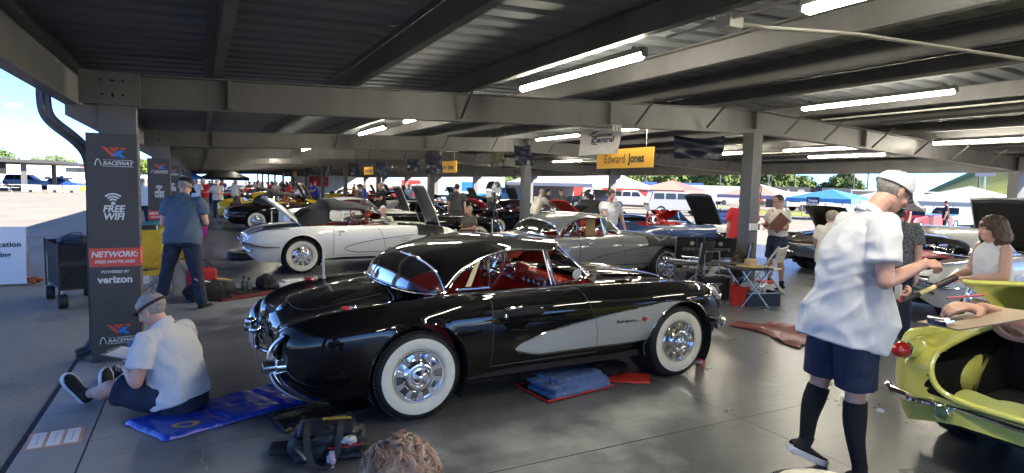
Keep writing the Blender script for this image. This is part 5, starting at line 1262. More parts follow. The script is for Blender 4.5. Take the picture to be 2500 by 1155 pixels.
# woman by the silver car
J = std_pose(1.58, 'front', lean=.05, head_pitch=6, head_yaw=0)
person('woman with brown bob in a white sleeveless top, standing between two cars', (6.95, 3.0, 0), R(150), J, hi=1, vox=.0075, shirt=WHITECLOTH, sleeveless=True, legs=KHAKI, hairstyle='bob', hair=BROWNHAIR, girth=.92, hem=.08)
STRIPE = mat('grey_check_cloth', (.13, .13, .135), .85, var=.55, vscale=60, detail=0)
stand('man in grey checked shirt and dark jeans behind the tall man', 7.45, 4.25, 200, 1.72, 'one', shirt=STRIPE, legs=DENIM, cap=mat('cap_black', (.012, .012, .014), .8), girth=1.05, head_pitch=20)
stand('man in tan cap and pale shirt mostly hidden behind the tall man', 8.9, 6.1, 20, 1.50, 'front', shirt=CREAM, legs=GREYCLOTH, cap=TANCAP, head_pitch=15)
J = std_pose(1.74, 'clip', head_pitch=12)
person('man in white polo and navy shorts with a brown clipboard beyond the ridge column', (9.58, 7.62, 0), R(172), J, shirt=CREAM, legs=NAVY, shorts=True, skin=SKIN2, hair=BROWNHAIR, glasses=True, vox=.010, tuck=True, socks=BLACKKNIT, sock_top=.15)
t = thing('clipboard', 'brown clipboard held up by the man in white polo', 'clipboard', (9.34, 7.42, 1.23), R(-20))
MB().box((0, 0, 0), (.24, .006, .32)).obj('board', mat('brown_board', (.16, .07, .045), .6), t).rotation_euler = (R(12), R(38), 0)
J = std_pose(1.74, 'one', head_pitch=14)
person('man in red shirt and khaki shorts standing behind the ridge column', (9.10, 8.04, 0), R(35), J, shirt=REDCLOTH, legs=KHAKI, shorts=True, skin=SKIN2, vox=.010, girth=1.15)
J = std_pose(1.76, 'reach', lean=.06, head_pitch=32); J['wrL'] = (.16, .34, .90); J['elL'] = (.07, .30, 1.14); J['wrR'] = (.22, -.25, .96)
person('man in white shirt leaning over the hood of the grey hardtop roadster', (7.9, 10.62, 0), R(-95), J, shirt=WHITECLOTH, legs=DENIM, hair=BROWNHAIR, vox=.010, girth=1.12, tuck=True)
J = std_pose(1.82, 'down', stance=.2)
person('man in black T shirt and grey shorts seen from behind', (7.05, 17.2, 0), R(60), J, shirt=GREYCLOTH, legs=GREYCLOTH, shorts=True, hair=DARKHAIR, shoes=GREYCLOTH)
J = seated(1.72, 'front', head_pitch=10)
person('bald seated man in olive shirt left of the black T shirt man', (6.62, 17.9, 0), R(-30), J, shirt=OLIVE, legs=KHAKI, shorts=True, hairstyle='balding', skin=SKIN2)
J = seated(1.72, 'clip', head_pitch=5)
person('bald seated man in grey shirt looking at a phone before the black car', (6.45, 14.9, 0), R(200), J, shirt=OLIVE, legs=GREYCLOTH, hairstyle='balding', skin=SKIN2)
J = seated(1.70, 'front', head_pitch=0)
person('white haired seated man looking over the white roadster', (4.12, 14.9, 0), R(-105), J, shirt=CREAM, legs=KHAKI, hair=mat('white_hair', (.6, .58, .55), .7))
stand('man in black shirt and black cap talking with folded arms', 5.22, 22.2, -5, 1.72, 'front', shirt=GREYCLOTH, legs=GREYCLOTH, cap=GREYCLOTH, girth=1.12, skin=SKIN2)
stand('man in black shirt with folded arms facing the one in black cap', 5.98, 21.9, 185, 1.80, 'fold', shirt=BLACKCLOTH, legs=BLACKCLOTH, hairstyle='balding', girth=1.15, skin=SKIN2)
J = std_pose(1.72, 'reach', lean=.32, head_pitch=40)
person('man in white shirt bending into a car behind the second ridge column', (9.9, 17.4, 0), R(20), J, shirt=CREAM, legs=NAVY)
stand('person in grey jacket with dark hair, left of a chatting pair', 13.4, 22.4, -40, 1.70, 'one', shirt=GREYCLOTH, legs=GREYCLOTH, hair=DARKHAIR, long_sleeve=True)
stand('person in open grey jacket, right of a chatting pair', 13.95, 22.2, -110, 1.70, 'one', shirt=OLIVE, legs=GREYCLOTH, hair=DARKHAIR, long_sleeve=True)
stand('dark haired woman in the distance before the red wall', 22.7, 33.4, -120, 1.52, 'down', shirt=GREYCLOTH, legs=GREYCLOTH, hairstyle='long', hair=BROWNHAIR)
stand('person in dark clothes and pale cap before the red wall', 23.3, 33.2, 190, 1.66, 'one', shirt=BLACKCLOTH, legs=GREYCLOTH, cap=CREAM)
crowd = [('man in red polo, pale cap and khaki trousers in the left crowd', .25, 33.8, -100, 'front', REDCLOTH, KHAKI, CREAM), ('man in white polo and blue jeans writing in the left crowd', .80, 30.8, -110, 'clip', CREAM, DENIM, CREAM), ('man in pale blue shirt seen from behind in the left crowd', -.08, 33.5, 80, 'front', PALEBLUE, NAVY, None),
         ('man in pale shirt standing outside beyond the first column', -1.65, 23.5, 100, 'one', PALEBLUE, NAVY, None), ('man in red polo bending over a car in the left row', 4.75, 38.3, -30, 'reach', REDCLOTH, KHAKI, None), ('man in white shirt and white cap beside the red polo man at the cars', 5.2, 35.9, 170, 'front', CREAM, NAVY, CREAM), ('man in royal blue shirt and red cap farther down the row', 6.7, 39.6, 200, 'reach', ROYAL, DENIM, REDCLOTH),
         ('man in white shirt and dark shorts past the left crowd', 1.9, 38.2, 60, 'down', CREAM, GREYCLOTH, None), ('person in dark shirt near the end of the left row', 3.2, 46.5, -60, 'one', GREYCLOTH, NAVY, None), ('person with sandy hair in pale shirt far down the row', 3.8, 45.8, 120, 'front', mat('sandy_cloth', (.45, .32, .2), .85), KHAKI, None), ('man in grey white shirt and cap far down the row', 5.0, 46.5, -90, 'front', CREAM, GREYCLOTH, CREAM),
         ('person in teal shirt far beyond the left crowd', .9, 48, -90, 'down', mat('teal_cloth', (.03, .17, .26), .85), NAVY, None), ('person in blue shirt beneath the dark canopy', 1.7, 52, -80, 'front', ROYAL, NAVY, None), ('person in dark red shirt at the far left of the crowd', -.5, 41, -90, 'one', mat('wine_cloth', (.2, .02, .04), .85), KHAKI, None), ('tall person in white far down between the rows', 4.2, 55, -90, 'down', CREAM, DENIM, None), ('person in black far down between the rows', 6.2, 50, 180, 'front', GREYCLOTH, GREYCLOTH, None)]
for i, (x, y) in enumerate(((.3, 43), (1.4, 47), (-.3, 52), (.9, 57), (2.9, 60), (3.4, 41.5), (5.4, 53), (7.2, 45), (6.9, 58), (11.9, 37), (12.4, 44), (11.8, 52), (8.2, 33.5), (-1.9, 44), (-2.3, 58), (5.0, 61), (7.4, 64))):
    nm = ('cream', 'red', 'blue', 'black', 'pale blue')[i % 5]; wh = ('beside the left columns', 'between the rows', 'by the open hoods', 'at the far end of the shed')[i % 4]; cpn = ('capped', 'bare headed')[i % 2]
    crowd.append((f'tiny {cpn} person in {nm} top {wh}', x, y, random.uniform(-180, 180), random.choice(('down', 'one', 'front')), (CREAM, REDCLOTH, ROYAL, BLACKCLOTH, PALEBLUE)[i % 5], random.choice((KHAKI, NAVY, DENIM)), CREAM if i % 2 == 0 else None))
for lab, x, y, fc, arms, sh, lg, cp in crowd:
    stand(lab, x, y, fc, random.uniform(1.66, 1.80), arms, lean=.14 if arms == 'reach' else .03, head_pitch=random.uniform(8, 28), shirt=sh, legs=lg, cap=cp, hair=random.choice((GREYHAIR, BROWNHAIR)), skin=random.choice((SKIN, SKIN2)), group='people in the crowd', vox=.02, girth=random.uniform(1, 1.15))
J = seated(1.62, 'front'); person('woman with long brown hair sitting behind the black soft top roadster', (1.35, 26.0, 0), R(75), J, shirt=BLACKCLOTH, legs=NAVY, hairstyle='long', hair=BROWNHAIR, girth=.9)
stand('small figure in dark top by the pale cars outside at right', 33.1, 16.6, 120, 1.62, 'one', shirt=BLACKCLOTH, legs=NAVY, hair=BROWNHAIR)
stand('small figure in red top outside between the tents', 27.2, 15.2, 160, 1.66, 'down', shirt=REDCLOTH, legs=KHAKI, cap=CREAM)
# ============================================================ SIGNS AND SMALL THINGS
SIGNGREY = mat('sign_charcoal', (.060, .054, .050), .55, var=.06); SIGNRED = mat('sign_red', (.62, .075, .045), .5); LOGOBLUE = mat('logo_blue', (.03, .20, .58), .5)
SIGNWHITE = mat('sign_white', (.68, .68, .66), .5); SIGNGREYL = mat('sign_grey_letter', (.26, .25, .24), .5); SIGNBLACK = mat('sign_black', (.02, .02, .02), .5)
def logo(x, z, s, T, y):
    M = UP(x, y, z)
    b = MB(); b.prism([(-.10*s, .05*s), (-.065*s, .05*s), (.0*s, -.02*s), (-.018*s, -.042*s)], 0, .002, M); b.prism([(-.045*s, .05*s), (-.012*s, .05*s), (.012*s, .022*s), (-.004*s, .004*s)], 0, .002, M)
    b.prism([(.01*s, .05*s), (.042*s, .05*s), (-.002*s, .005*s), (-.018*s, .022*s)][::-1], 0, .0018, M); b.prism([(.052*s, .05*s), (.10*s, .05*s), (.082*s, .030*s), (.045*s, .030*s)], 0, .002, M)
    b.obj('logo', SIGNRED, T, smooth=False)
    b = MB(); b.prism([(.03*s, .022*s), (.078*s, .022*s), (.05*s, -.004*s), (.088*s, -.045*s), (.045*s, -.045*s), (.025*s, -.022*s), (.008*s, -.042*s), (-.018*s, -.018*s)], 0, .0025, M); b.obj('logo', LOGOBLUE, T, smooth=False)
def raceway(x, z, s, T, y):
    b = MB(); pts = [(x-.145*s+.05*s*u, y-.002, z-.022*s+.062*s*(1-(2*u-1)**2)) for u in np.linspace(0, 1, 16)]; b.tube(pts, .0045*s, 5)
    b.box((x+.035*s, y-.001, z+.032*s), (.24*s, .003, .005*s)); b.box((x+.035*s, y-.001, z-.026*s), (.24*s, .003, .005*s)); b.box((x-.02*s, y-.001, z+.033*s), (.12*s, .003, .004*s)); b.obj('emblem', SIGNWHITE, T, smooth=False)
    text('RACEWAY', .048*s, SIGNWHITE, T, UP(x+.035*s, y-.001, z+.001), bold=.03, shear=.25, sx=1.02)
def wifi(x, z, s, T, M=None):
    b = MB(); Q = M or UP(x, 0, z)
    b.prism([(.016*s*math.cos(a), .016*s*math.sin(a)) for a in np.linspace(0, 2*math.pi, 14, endpoint=False)], 0, .002, Q)
    for r in (.036, .060, .084):
        a = np.linspace(R(46), R(134), 12); b.prism([((r+.007)*s*math.cos(q), (r+.007)*s*math.sin(q)) for q in a]+[((r-.007)*s*math.cos(q), (r-.007)*s*math.sin(q)) for q in a[::-1]], 0, .002, Q)
    b.obj('wifi_symbol', SIGNWHITE, T, smooth=False)
def column_sign(k, lab):
    y = Y1+k*S_BAY-.155; T = thing('column_sign', lab, 'sign', (0, y, 0), 0, 'raceway signs round the left columns')
    b = MB(); b.b2((-.905, 0, .02), (-.505, .02, 2.15)); b.b2((-.520, .0205, .02), (-.503, .30, 2.15)); b.b2((-.915, .02, .0), (-.50, .30, .018)); b.obj('panel', SIGNGREY, T, smooth=False)
    x = -.705
    logo(x+.02, 1.975, 1.0, T, -.001); raceway(x+.01, 1.875, 1.0, T, -.001)
    wifi(x+.0, 1.50, 1.05, T, UP(x, -.001, 1.505)); text('FREE\nWIFI', .088, SIGNWHITE, T, UP(x, -.001, 1.415), bold=.03, shear=.2, sx=.92, line=.82)
    b = MB(); b.b2((-.906, -.003, .91), (-.504, 0, 1.085)); b.b2((-.5035, .0, .91), (-.5005, .3, 1.085)); b.obj('red_band', SIGNRED, T, smooth=False)
    text('NETWORK:', .072, SIGNWHITE, T, UP(x, -.0045, 1.025), bold=.03, shear=.2, sx=.98); text('FREE-WWTR-WIFI', .040, SIGNWHITE, T, UP(x, -.0045, .955), bold=.02, shear=.2, sx=.98)
    text('POWERED BY', .036, SIGNWHITE, T, UP(x, -.001, .86), bold=.02, shear=.2); text('verizon', .094, SIGNWHITE, T, UP(x, -.001, .785), bold=.03, sx=.98)
    logo(x+.02, .305, 1.0, T, -.001); raceway(x+.01, .20, 1.0, T, -.001)
    Q = lambda z: Matrix.Translation((-.5025, .15, z)) @ Matrix.Rotation(R(90), 4, 'Z') @ XZ
    for i, c in enumerate('GATEWAY'): text(c, .10, SIGNGREYL, T, Q(1.80-.118*i), bold=.015)
    wifi(0, 0, .8, T, Matrix.Translation((-.4998, .15, .975)) @ Matrix.Rotation(R(90), 4, 'Z') @ XZ)
    for i, c in enumerate('GARAGE'): text(c, .10, SIGNGREYL, T, Q(.82-.12*i), bold=.015)
    return T
nth = ['nearest', 'second', 'third', 'fourth', 'fifth', 'sixth', 'seventh']
cs = column_sign(0, 'nearest tall charcoal raceway sign with red network band round the left column')
for k in range(1, 7):
    c = copy_tree(cs); c.location.y += k*S_BAY; c['label'] = f'{nth[k]} charcoal raceway sign down the row of left columns'
# yellow sponsor signs hung along the ridge
EJY = mat('sign_yellow', (.78, .42, .045), .5)
def sponsor(y, lab):
    T = thing('sponsor_sign', lab, 'sign', (7.86, y, 2.41), R(-90), 'yellow sponsor signs along the ridge')
    MB().b2((-.93, 0, -.20), (.93, .025, .20)).obj('panel', EJY, T, smooth=False)
    text('Edward', .26, SIGNBLACK, T, UP(-.30, -.002, -.01), sx=.92); text('Jones', .245, SIGNBLACK, T, UP(.42, -.002, -.01), bold=.035, sx=.92)
    b = MB(); 
    for x in (-.7, .7): b.tube([(x, .012, .2), (x, .012, .62)], .006, 5)
    b.obj('hanger', STEEL, T)
    return T
sp = sponsor(10.12, 'largest yellow sponsor sign, under the white banner')
for y, l in ((20.2, 'yellow sponsor sign half hidden by the third ridge column'), (31.3, 'yellow sponsor sign partly covered by a dark banner over the two men in black'), (42, 'small yellow sponsor sign beyond the fifth ridge column'), (50, 'small yellow sponsor sign past the sixth ridge column'), (58, 'tiny yellow sponsor sign far along the ridge'), (66, 'tiniest yellow sponsor sign at the far end of the ridge')):
    c = copy_tree(sp); c.location.y = y; c['label'] = l
def banner(name, lab, tl, tr, bl, br, m, txt=False, sag=.05):
    tl, tr, bl, br = map(V, (tl, tr, bl, br)); n = (tr-tl).cross(bl-tl).normalized()
    if n.y > 0: n = -n
    G = []
    for u in np.linspace(0, 1, 16):
        row = []
        for w in np.linspace(0, 1, 14):
            p = (tl*(1-u)+tr*u)*(1-w)+(bl*(1-u)+br*u)*w; p = p-V((0, 0, 1))*(sag*4*u*(1-u)*(1-w)**1.5)+n*(.02*math.sin(u*9+w*3)*(.3+w)+.012*math.sin(w*11-u*4)); row.append(tuple(p))
        G.append(row)
    o = MB().grid(np.array(G)).obj(name, m); tag(o, lab, 'banner')
    x = (tr-tl).normalized(); c = (tl+tr+bl+br)/4; z = n.cross(x).normalized()
    if z.z < 0: z = -z
    b = MB()
    for p in (tl, tr): b.tube([p, p+V((0, 0, .45))], .003, 4)
    b.obj('hanging_cord', SIGNGREYL, o)
    return o, Matrix((x, z, n)).transposed().to_4x4(), c+n*.05
NAVYV = mat('navy_banner', (.009, .015, .034), .36, var=.2, vscale=5, bump=.3, bscale=6)
o, M, c = banner('hanging_banner', 'white banner with a dark blue script logo hanging above the yellow sign', (5.10, 7.60, 2.66), (5.66, 7.32, 2.72), (5.06, 7.59, 2.25), (5.58, 7.32, 2.30), mat('banner_white', (.80, .77, .74), .8))
inkm = mat('ink_blue', (.02, .02, .09), .6)
T_ = Matrix.Translation(c) @ M
text('Corvette', .085, inkm, o, T_ @ Matrix.Translation((.01, .075, 0)), shear=.35, bold=.02); text('Central', .11, inkm, o, T_ @ Matrix.Translation((.02, .0, 0)), shear=.3, bold=.03)
b = MB(); b.tube([T_ @ V(p) for p in ((-.02, .13, 0), (-.10, .12, 0), (-.17, .085, 0), (-.10, .055, 0), (.0, .06, 0))], .007, 5); b.tube([T_ @ V(p) for p in ((-.06, .03, 0), (-.13, .01, 0), (-.14, -.05, 0), (-.06, -.06, 0))], .008, 5); b.obj('logo', inkm, o)
text('~~~~~~', .034, inkm, o, T_ @ Matrix.Translation((-.10, -.11, 0))); text('~~~~~~\n~~~~~', .036, inkm, o, T_ @ Matrix.Translation((.10, -.13, 0)) @ Matrix.Rotation(R(10), 4, 'Z'), shear=.4)
banner('hanging_banner', 'large navy banner hanging left of the ridge column', (7.03, 7.73, 2.69), (7.78, 7.33, 2.70), (7.06, 7.73, 2.30), (7.75, 7.32, 2.30), NAVYV)
banner('hanging_banner', 'small navy banner above the second ridge column', (6.1, 11.70, 2.66), (6.42, 11.55, 2.68), (6.16, 11.70, 2.22), (6.50, 11.52, 2.24), NAVYV, sag=.02)
banner('hanging_banner', 'blue and olive banner left of the small navy banner', (5.9, 12.5, 2.55), (6.2, 12.35, 2.55), (5.92, 12.5, 2.22), (6.2, 12.35, 2.22), mat('olive_blue_banner', (.03, .05, .09), .4, var=.2, vscale=4, col2=(.13, .11, .03)), sag=.02)
banner('hanging_banner', 'dark banner hanging by the third ridge column', (6.6, 18.9, 2.72), (7.1, 18.7, 2.72), (6.65, 18.9, 2.12), (7.15, 18.7, 2.14), NAVYV, sag=.02)
banner('hanging_banner', 'dark glossy banner left of the one at the third ridge column', (6.1, 19.2, 2.6), (6.45, 19.1, 2.6), (6.1, 19.2, 2.2), (6.48, 19.1, 2.2), NAVYV, sag=.02)
for i, (x, y, l) in enumerate(((6.9, 26.2, 'black banner in front of the fourth ridge column'), (6.3, 29, 'slim black banner left of the fourth ridge column'), (6.2, 35, 'dark banner over the middle of the far rows'), (6.3, 42, 'small dark banner in the far rows'), (6.0, 50, 'tiny dark banner far down the rows'))):
    banner('hanging_banner', l, (x, y, 2.7), (x+.45, y-.2, 2.7), (x+.02, y, 2.1), (x+.5, y-.2, 2.12), NAVYV, sag=.02)
# bay number tag on the rafter
t = thing('bay_tag', 'small pale tag reading 22 under the main rafter', 'tag', (5.12, Y1-.10, 2.60)); MB().box((0, 0, 0), (.15, .006, .085)).obj('plate', mat('tag_pale', (.45, .44, .4), .6), t); text('2 2', .075, SIGNBLACK, t, UP(0, -.004, 0), bold=.02)
# sockets, stencil and extinguisher on the ridge column
t = thing('socket_strip', 'white four gang socket strip strapped round the ridge column', 'sockets', (XM-.02, Y1-.13, 1.22)); b = MB()
for i in range(4): b.box((-.105+.05*i, -.02, 0), (.036, .03, .11))
b.obj('socket_cover', SIGNWHITE, t, bevel=.006); MB().box((.0, 0, 0), (.26, .03, .10)).obj('strap', GREYSTEEL, t)
t = thing('fire_extinguisher', 'red fire extinguisher hung on the right side of the ridge column', 'extinguisher', (XM+.17, Y1+.02, 1.35)); MB().lathe([(0, 0), (.06, .01), (.065, .05), (.065, .38), (.045, .44), (.02, .46), (.02, .5), (0, .5)], 16).obj('cylinder', mat('extinguisher_red', (.5, .02, .02), .3), t); b = MB(); b.tube(spline([(.02, 0, .5), (.10, 0, .52), (.11, 0, .4), (.09, 0, .1)], 14), .01, 6); b.box((0, 0, .52), (.09, .03, .03)); b.obj('hose', SIGNBLACK, t)
# ---------------------------------------------------------------- white judging sign, left
t = thing('judging_sign', 'white A frame sign with black words cut off by the left edge', 'sign', (-3.03, 11.97, 0), R(2))
b = MB(); b.add([(-.62, 0, .02), (.58, 0, .02), (.58, .12, .92), (-.62, .12, .92)], [(0, 1, 2, 3)]); b.add([(-.62, .42, .02), (.58, .42, .02), (.58, .13, .92), (-.62, .13, .92)], [(3, 2, 1, 0)]); b.obj('panel', mat('banner_white2', (.72, .74, .78), .7), t, smooth=False)
Q = lambda z: Matrix.Translation((.52, .12*z/.92-.006, z)) @ Matrix.Rotation(R(-7.6), 4, 'X') @ XZ
text('Certification', .118, SIGNBLACK, t, Q(.64), bold=.02, align='RIGHT'); text('Judging', .118, SIGNBLACK, t, Matrix.Translation((-.13, 0, 0)) @ Q(.48), bold=.02, align='RIGHT')
o = MB(); 
for i in range(40):
    a = random.uniform(0, 6.28); o.ell((.02*math.cos(a)*i/8, .02*math.sin(a)*i/8, .03+random.random()*.08), (.035, .03, .02), 6)
tag(fuse('net_bag', o, mat('orange_net', (.45, .09, .02), .8, var=.5, vscale=40, bump=.8, bscale=80), None, .012, 1), 'orange mesh bag lying behind the white sign', 'bag').location = (-2.36, 12.1, -.02)
# ---------------------------------------------------------------- folding wagon
def wagon():
    t = thing('folding_wagon', 'black folding wagon with tall fabric sides left of the first column', 'wagon', (-1.55, 10.25, -.02), R(18))
    fab = BLACKCLOTH; b = MB(); w, l = .48, .95
    for (z0, z1, e) in ((.27, .60, 0), (.60, .86, .02)):
        v = []
        for z, q in ((z0, 0), (z1, e)):
            v += [(-w/2-q, -l/2-q, z), (w/2+q, -l/2-q, z), (w/2+q, l/2+q, z), (-w/2-q, l/2+q, z)]
        b.add(v, [(0, 1, 5, 4), (1, 2, 6, 5), (2, 3, 7, 6), (3, 0, 4, 7), (3, 2, 1, 0)])
    b.obj('fabric_body', fab, t, smooth=False)
    b = MB(); b.box((0, -l/2-.004, .60), (w+.05, .02, .07)); b.box((w/2+.004, 0, .6), (.02, l+.05, .07)); b.obj('fabric_band', mat('grey_webbing', (.03, .03, .032), .8), t, bevel=.006)
    b = MB()
    for sx in (-1, 1):
        for sy in (-1, 1): b.tube([(sx*(w/2+.02), sy*(l/2+.02), .2), (sx*(w/2+.025), sy*(l/2+.025), .88)], .011, 6)
    for sy in (-1,):
        for k in (-1, 1): b.tube([(-.17 if k < 0 else .02, sy*(l/2+.022), .40), (.0 if k < 0 else .2, sy*(l/2+.022), .56)], .008, 6); b.tube([(-.0 if k < 0 else .15, sy*(l/2+.03), .68), (.1 if k < 0 else .22, sy*(l/2+.03), .84)], .008, 6)
    for k in (-.3, 0, .3): b.tube([(w/2+.03, k-.1, .36), (w/2+.03, k+.08, .57)], .008, 6); b.tube([(w/2+.04, k-.05, .66), (w/2+.04, k+.1, .83)], .008, 6)
    b.tube([(-w/2, -l/2, .26), (w/2, -l/2, .26), (w/2, l/2, .26), (-w/2, l/2, .26)], .012, 6, closed=True); b.obj('frame', mat('dark_tube', (.02, .02, .02), .4), t)
    for sx in (-1, 1):
        for sy in (-1, 1):
            b = MB(); b.lathe([(.03, -.05), (.09, -.05), (.098, -.035), (.098, .035), (.09, .05), (.03, .05)], 20, Matrix.Translation((sx*(w/2-.02), sy*(l/2-.03), .10)) @ Matrix.Rotation(R(90 if sy < 0 else 80), 4, 'Z'), ax='Y'); wh = b.obj('wheel', RUBBER, t)
            MB().tube([(sx*(w/2-.02), sy*(l/2-.03), .10), (sx*(w/2-.01), sy*(l/2-.03), .26)], .014, 6).obj('wheel_fork', STEEL, wh)
    b = MB(); b.ell((0, 0, .86), (.2, .36, .10), 14); b.tube(spline([(-.2, -.2, .86), (-.12, -.25, .97), (.0, -.25, 1.0), (.12, -.2, .92)], 12), .016, 6); o = fuse('soft_bag', b, mat('blue_black_bag', (.02, .025, .05), .7, var=.5, vscale=6), t, .02, 2)
    b = MB(); b.tube(spline([(.24, .40, .6), (.28, .44, 1.0), (.30, .46, 1.13), (.36, .46, 1.14), (.36, .46, 1.08)], 16), .012, 6); b.obj('handle', SIGNBLACK, t)
wagon()
# ---------------------------------------------------------------- yellow folding chairs
YEL = mat('yellow_canvas', (.62, .40, .03), .8, var=.12, vscale=8, bump=.3)
def camp_chair(lab, x, y, rz, m=YEL, group=None, pocket=True):
    t = thing('camp_chair', lab, 'folding chair', (x, y, 0), R(rz), group)
    b = MB(); tb = mat('chair_tube', (.35, .35, .36), .3, .8)
    for sx in (-1, 1):
        b.tube([(sx*.27, -.24, .02), (sx*.25, .26, .46)], .011, 6); b.tube([(sx*.27, .26, .02), (sx*.25, -.24, .46)], .011, 6); b.tube([(sx*.28, -.26, .02), (sx*.28, -.26, .64)], .011, 6); b.tube([(sx*.26, .22, .40), (sx*.30, .36, .98)], .011, 6)
    b.tube([(-.27, -.26, .03), (.25, -.24, .45)], .010, 6); b.tube([(.27, -.26, .03), (-.25, -.24, .45)], .010, 6); b.obj('frame', tb, t)
    G = [[(x_, y_, .44-.05*(1-(x_/.26)**2)+.01*y_) for y_ in np.linspace(-.26, .24, 8)] for x_ in np.linspace(-.26, .26, 9)]; q = MB(); thick(q, np.array(G), .008); clean(q.obj('seat', m, t))
    G = [[(x_, .20+.16*w-.05*(1-(x_/.29)**2)*0+.05*(1-(x_/.28)**2), .42+.56*w) for w in np.linspace(0, 1, 8)] for x_ in np.linspace(-.28, .28, 9)]; q = MB(); thick(q, np.array(G), .008, (0, 1, 0)); clean(q.obj('backrest', m, t))
    for sx in (-1, 1):
        G = [[(sx*.28+d, y_, .645-.02*math.sin(math.pi*(y_+.28)/.56)) for y_ in np.linspace(-.29, .27, 8)] for d in (-.035, .035)]; q = MB(); thick(q, np.array(G), .008); clean(q.obj('armrest', m, t))
    if pocket: MB().box((-.1, -.275, .34), (.16, .004, .11)).obj('label_tag', SIGNWHITE, t)
    return t
camp_chair('yellow canvas folding chair nearest the first column sign', -.66, 9.95, 12, group='yellow folding chairs')
camp_chair('second yellow folding chair, behind the nearest yellow one', -.45, 11.0, -20, group='yellow folding chairs', pocket=False)
t = thing('umbrella', 'closed umbrella with red cover leaning by the yellow chairs', 'umbrella', (-.50, 11.9, 0)); MB().tube([(0, 0, .55), (.03, .02, .75), (.08, .03, 1.0)], [.035, .045, .02], 8).obj('canopy', mat('umbrella_red', (.5, .05, .03), .6), t); MB().tube([(-.12, -.05, 0), (0, 0, .55), (.1, .04, 1.1)], .008, 6).obj('shaft', STEEL, t)
t = thing('trash_bin', 'black bin with teal rim between the first two column signs', 'bin', (-.95, 13.3, 0)); MB().lathe([(0, .01), (.26, .01), (.30, .88), (.28, .88), (.27, .1)], 20).obj('drum', mat('bin_black', (.015, .016, .017), .6), t); MB().tube([(.305*math.cos(a), .305*math.sin(a), .89) for a in np.linspace(0, 6.283, 24, endpoint=False)], .018, 6, closed=True).obj('rim', mat('bin_teal', (.05, .25, .27), .5), t)
# ---------------------------------------------------------------- things round the man in the blue polo
t = thing('cooler_bag', 'red cooler bag with white base behind the man in the slate polo', 'cooler', (.02, 10.05, 0), R(8)); MB().box((0, 0, .27), (.40, .28, .30)).obj('bag', mat('cooler_red', (.48, .02, .03), .6), t, bevel=.03); MB().box((0, 0, .06), (.42, .30, .11)).obj('base', mat('cooler_grey', (.4, .4, .4), .6), t, bevel=.01); MB().tube(spline([(-.16, 0, .42), (-.1, 0, .52), (.1, 0, .52), (.16, 0, .42)], 12), .012, 6).obj('handle', SIGNBLACK, t)
t = thing('duffel_bag', 'black open tool bag at the feet of the man in the slate polo', 'bag', (.12, 9.75, 0), R(15)); b = MB(); b.ell((0, 0, .14), (.36, .22, .14), 16); b.box((0, 0, .08), (.55, .36, .14)); fuse('bag', b, BLACKCLOTH, t, .02, 2, .02, .1); MB().box((-.12, -.05, .285), (.22, .14, .004), M=Matrix.Rotation(R(6), 4, 'Y')).obj('paper', SIGNWHITE, t); MB().box((.2, 0, .285), (.2, .12, .01), M=Matrix.Rotation(R(10), 4, 'Y')).obj('folder', mat('folder_yellow', (.6, .5, .08), .6), t)
def rug(name, lab, pts, m, z=.012, th=.012, nx=24, ny=10, wav=.008):
    a, b_, c, d = map(V, [(p[0], p[1], 0) for p in pts]); G = []
    for u in np.linspace(0, 1, nx):
        row = []
        for w in np.linspace(0, 1, ny):
            p = (a*(1-u)+b_*u)*(1-w)+(d*(1-u)+c*u)*w; row.append((p.x, p.y, z+wav*(math.sin(u*17+w*5)+math.sin(u*7-w*11))*.5+wav))
        G.append(row)
    q = MB(); thick(q, np.array(G), th); o = clean(q.obj(name, m)); return tag(o, lab, 'mat')
rug('floor_rug', 'long red rug on the floor below the white roadster', [(.25, 9.45), (1.60, 10.15), (1.55, 10.4), (.22, 9.75)], mat('dark_red_rug', (.16, .02, .022), .9, var=.4, vscale=12))
rug('floor_rug', 'black rug lying behind the long red rug', [(.5, 9.95), (1.7, 10.5), (1.6, 10.9), (.4, 10.4)], BLACKCLOTH, z=.014)
for x, y, h, l, m in ((.46, 10.35, .12, 'short black spray can on the floor beside the tall bottles', BLACKVINYL), (.62, 10.30, .24, 'tall dark spray bottle on the floor left of the black cap', mat('bottle_smoke', (.05, .06, .07), .15, 0, .5)), (.70, 10.34, .21, 'clear bottle right of the tall dark spray bottle', mat('bottle_grey', (.2, .22, .24), .1, 0, .6))):
    t = thing('bottle', l, 'bottle', (x, y, 0), 0, 'bottles on the floor'); MB().lathe([(0, 0), (.045, 0), (.048, .02), (.048, h*.6), (.02, h*.75), (.018, h*.85)], 14).obj('bottle_body', m, t); MB().lathe([(.0, h), (.02, h), (.024, h*.84), (0, h*.84)], 12).obj('cap', SIGNBLACK, t)
t = thing('cap', 'black cap dropped on the black rug', 'cap', (.95, 10.35, .03)); b = MB(); b.ell((0, 0, .08), (.15, .14, .14), 16); b.ell((.05, -.1, .03), (.14, .12, .03), 12); fuse('crown', b, BLACKCLOTH, t, .014, 2, .03, .06)
b = MB(); b.box((0, 0, .04), (.34, .22, .06)); b.box((.03, .02, .09), (.28, .18, .05), rz=.2); o = fuse('towel', b, WHITECLOTH, None, .014, 3, .03, .09); o.location = (1.32, 10.35, .02); tag(o, 'crumpled white towel on the floor right of the black cap', 'towel')
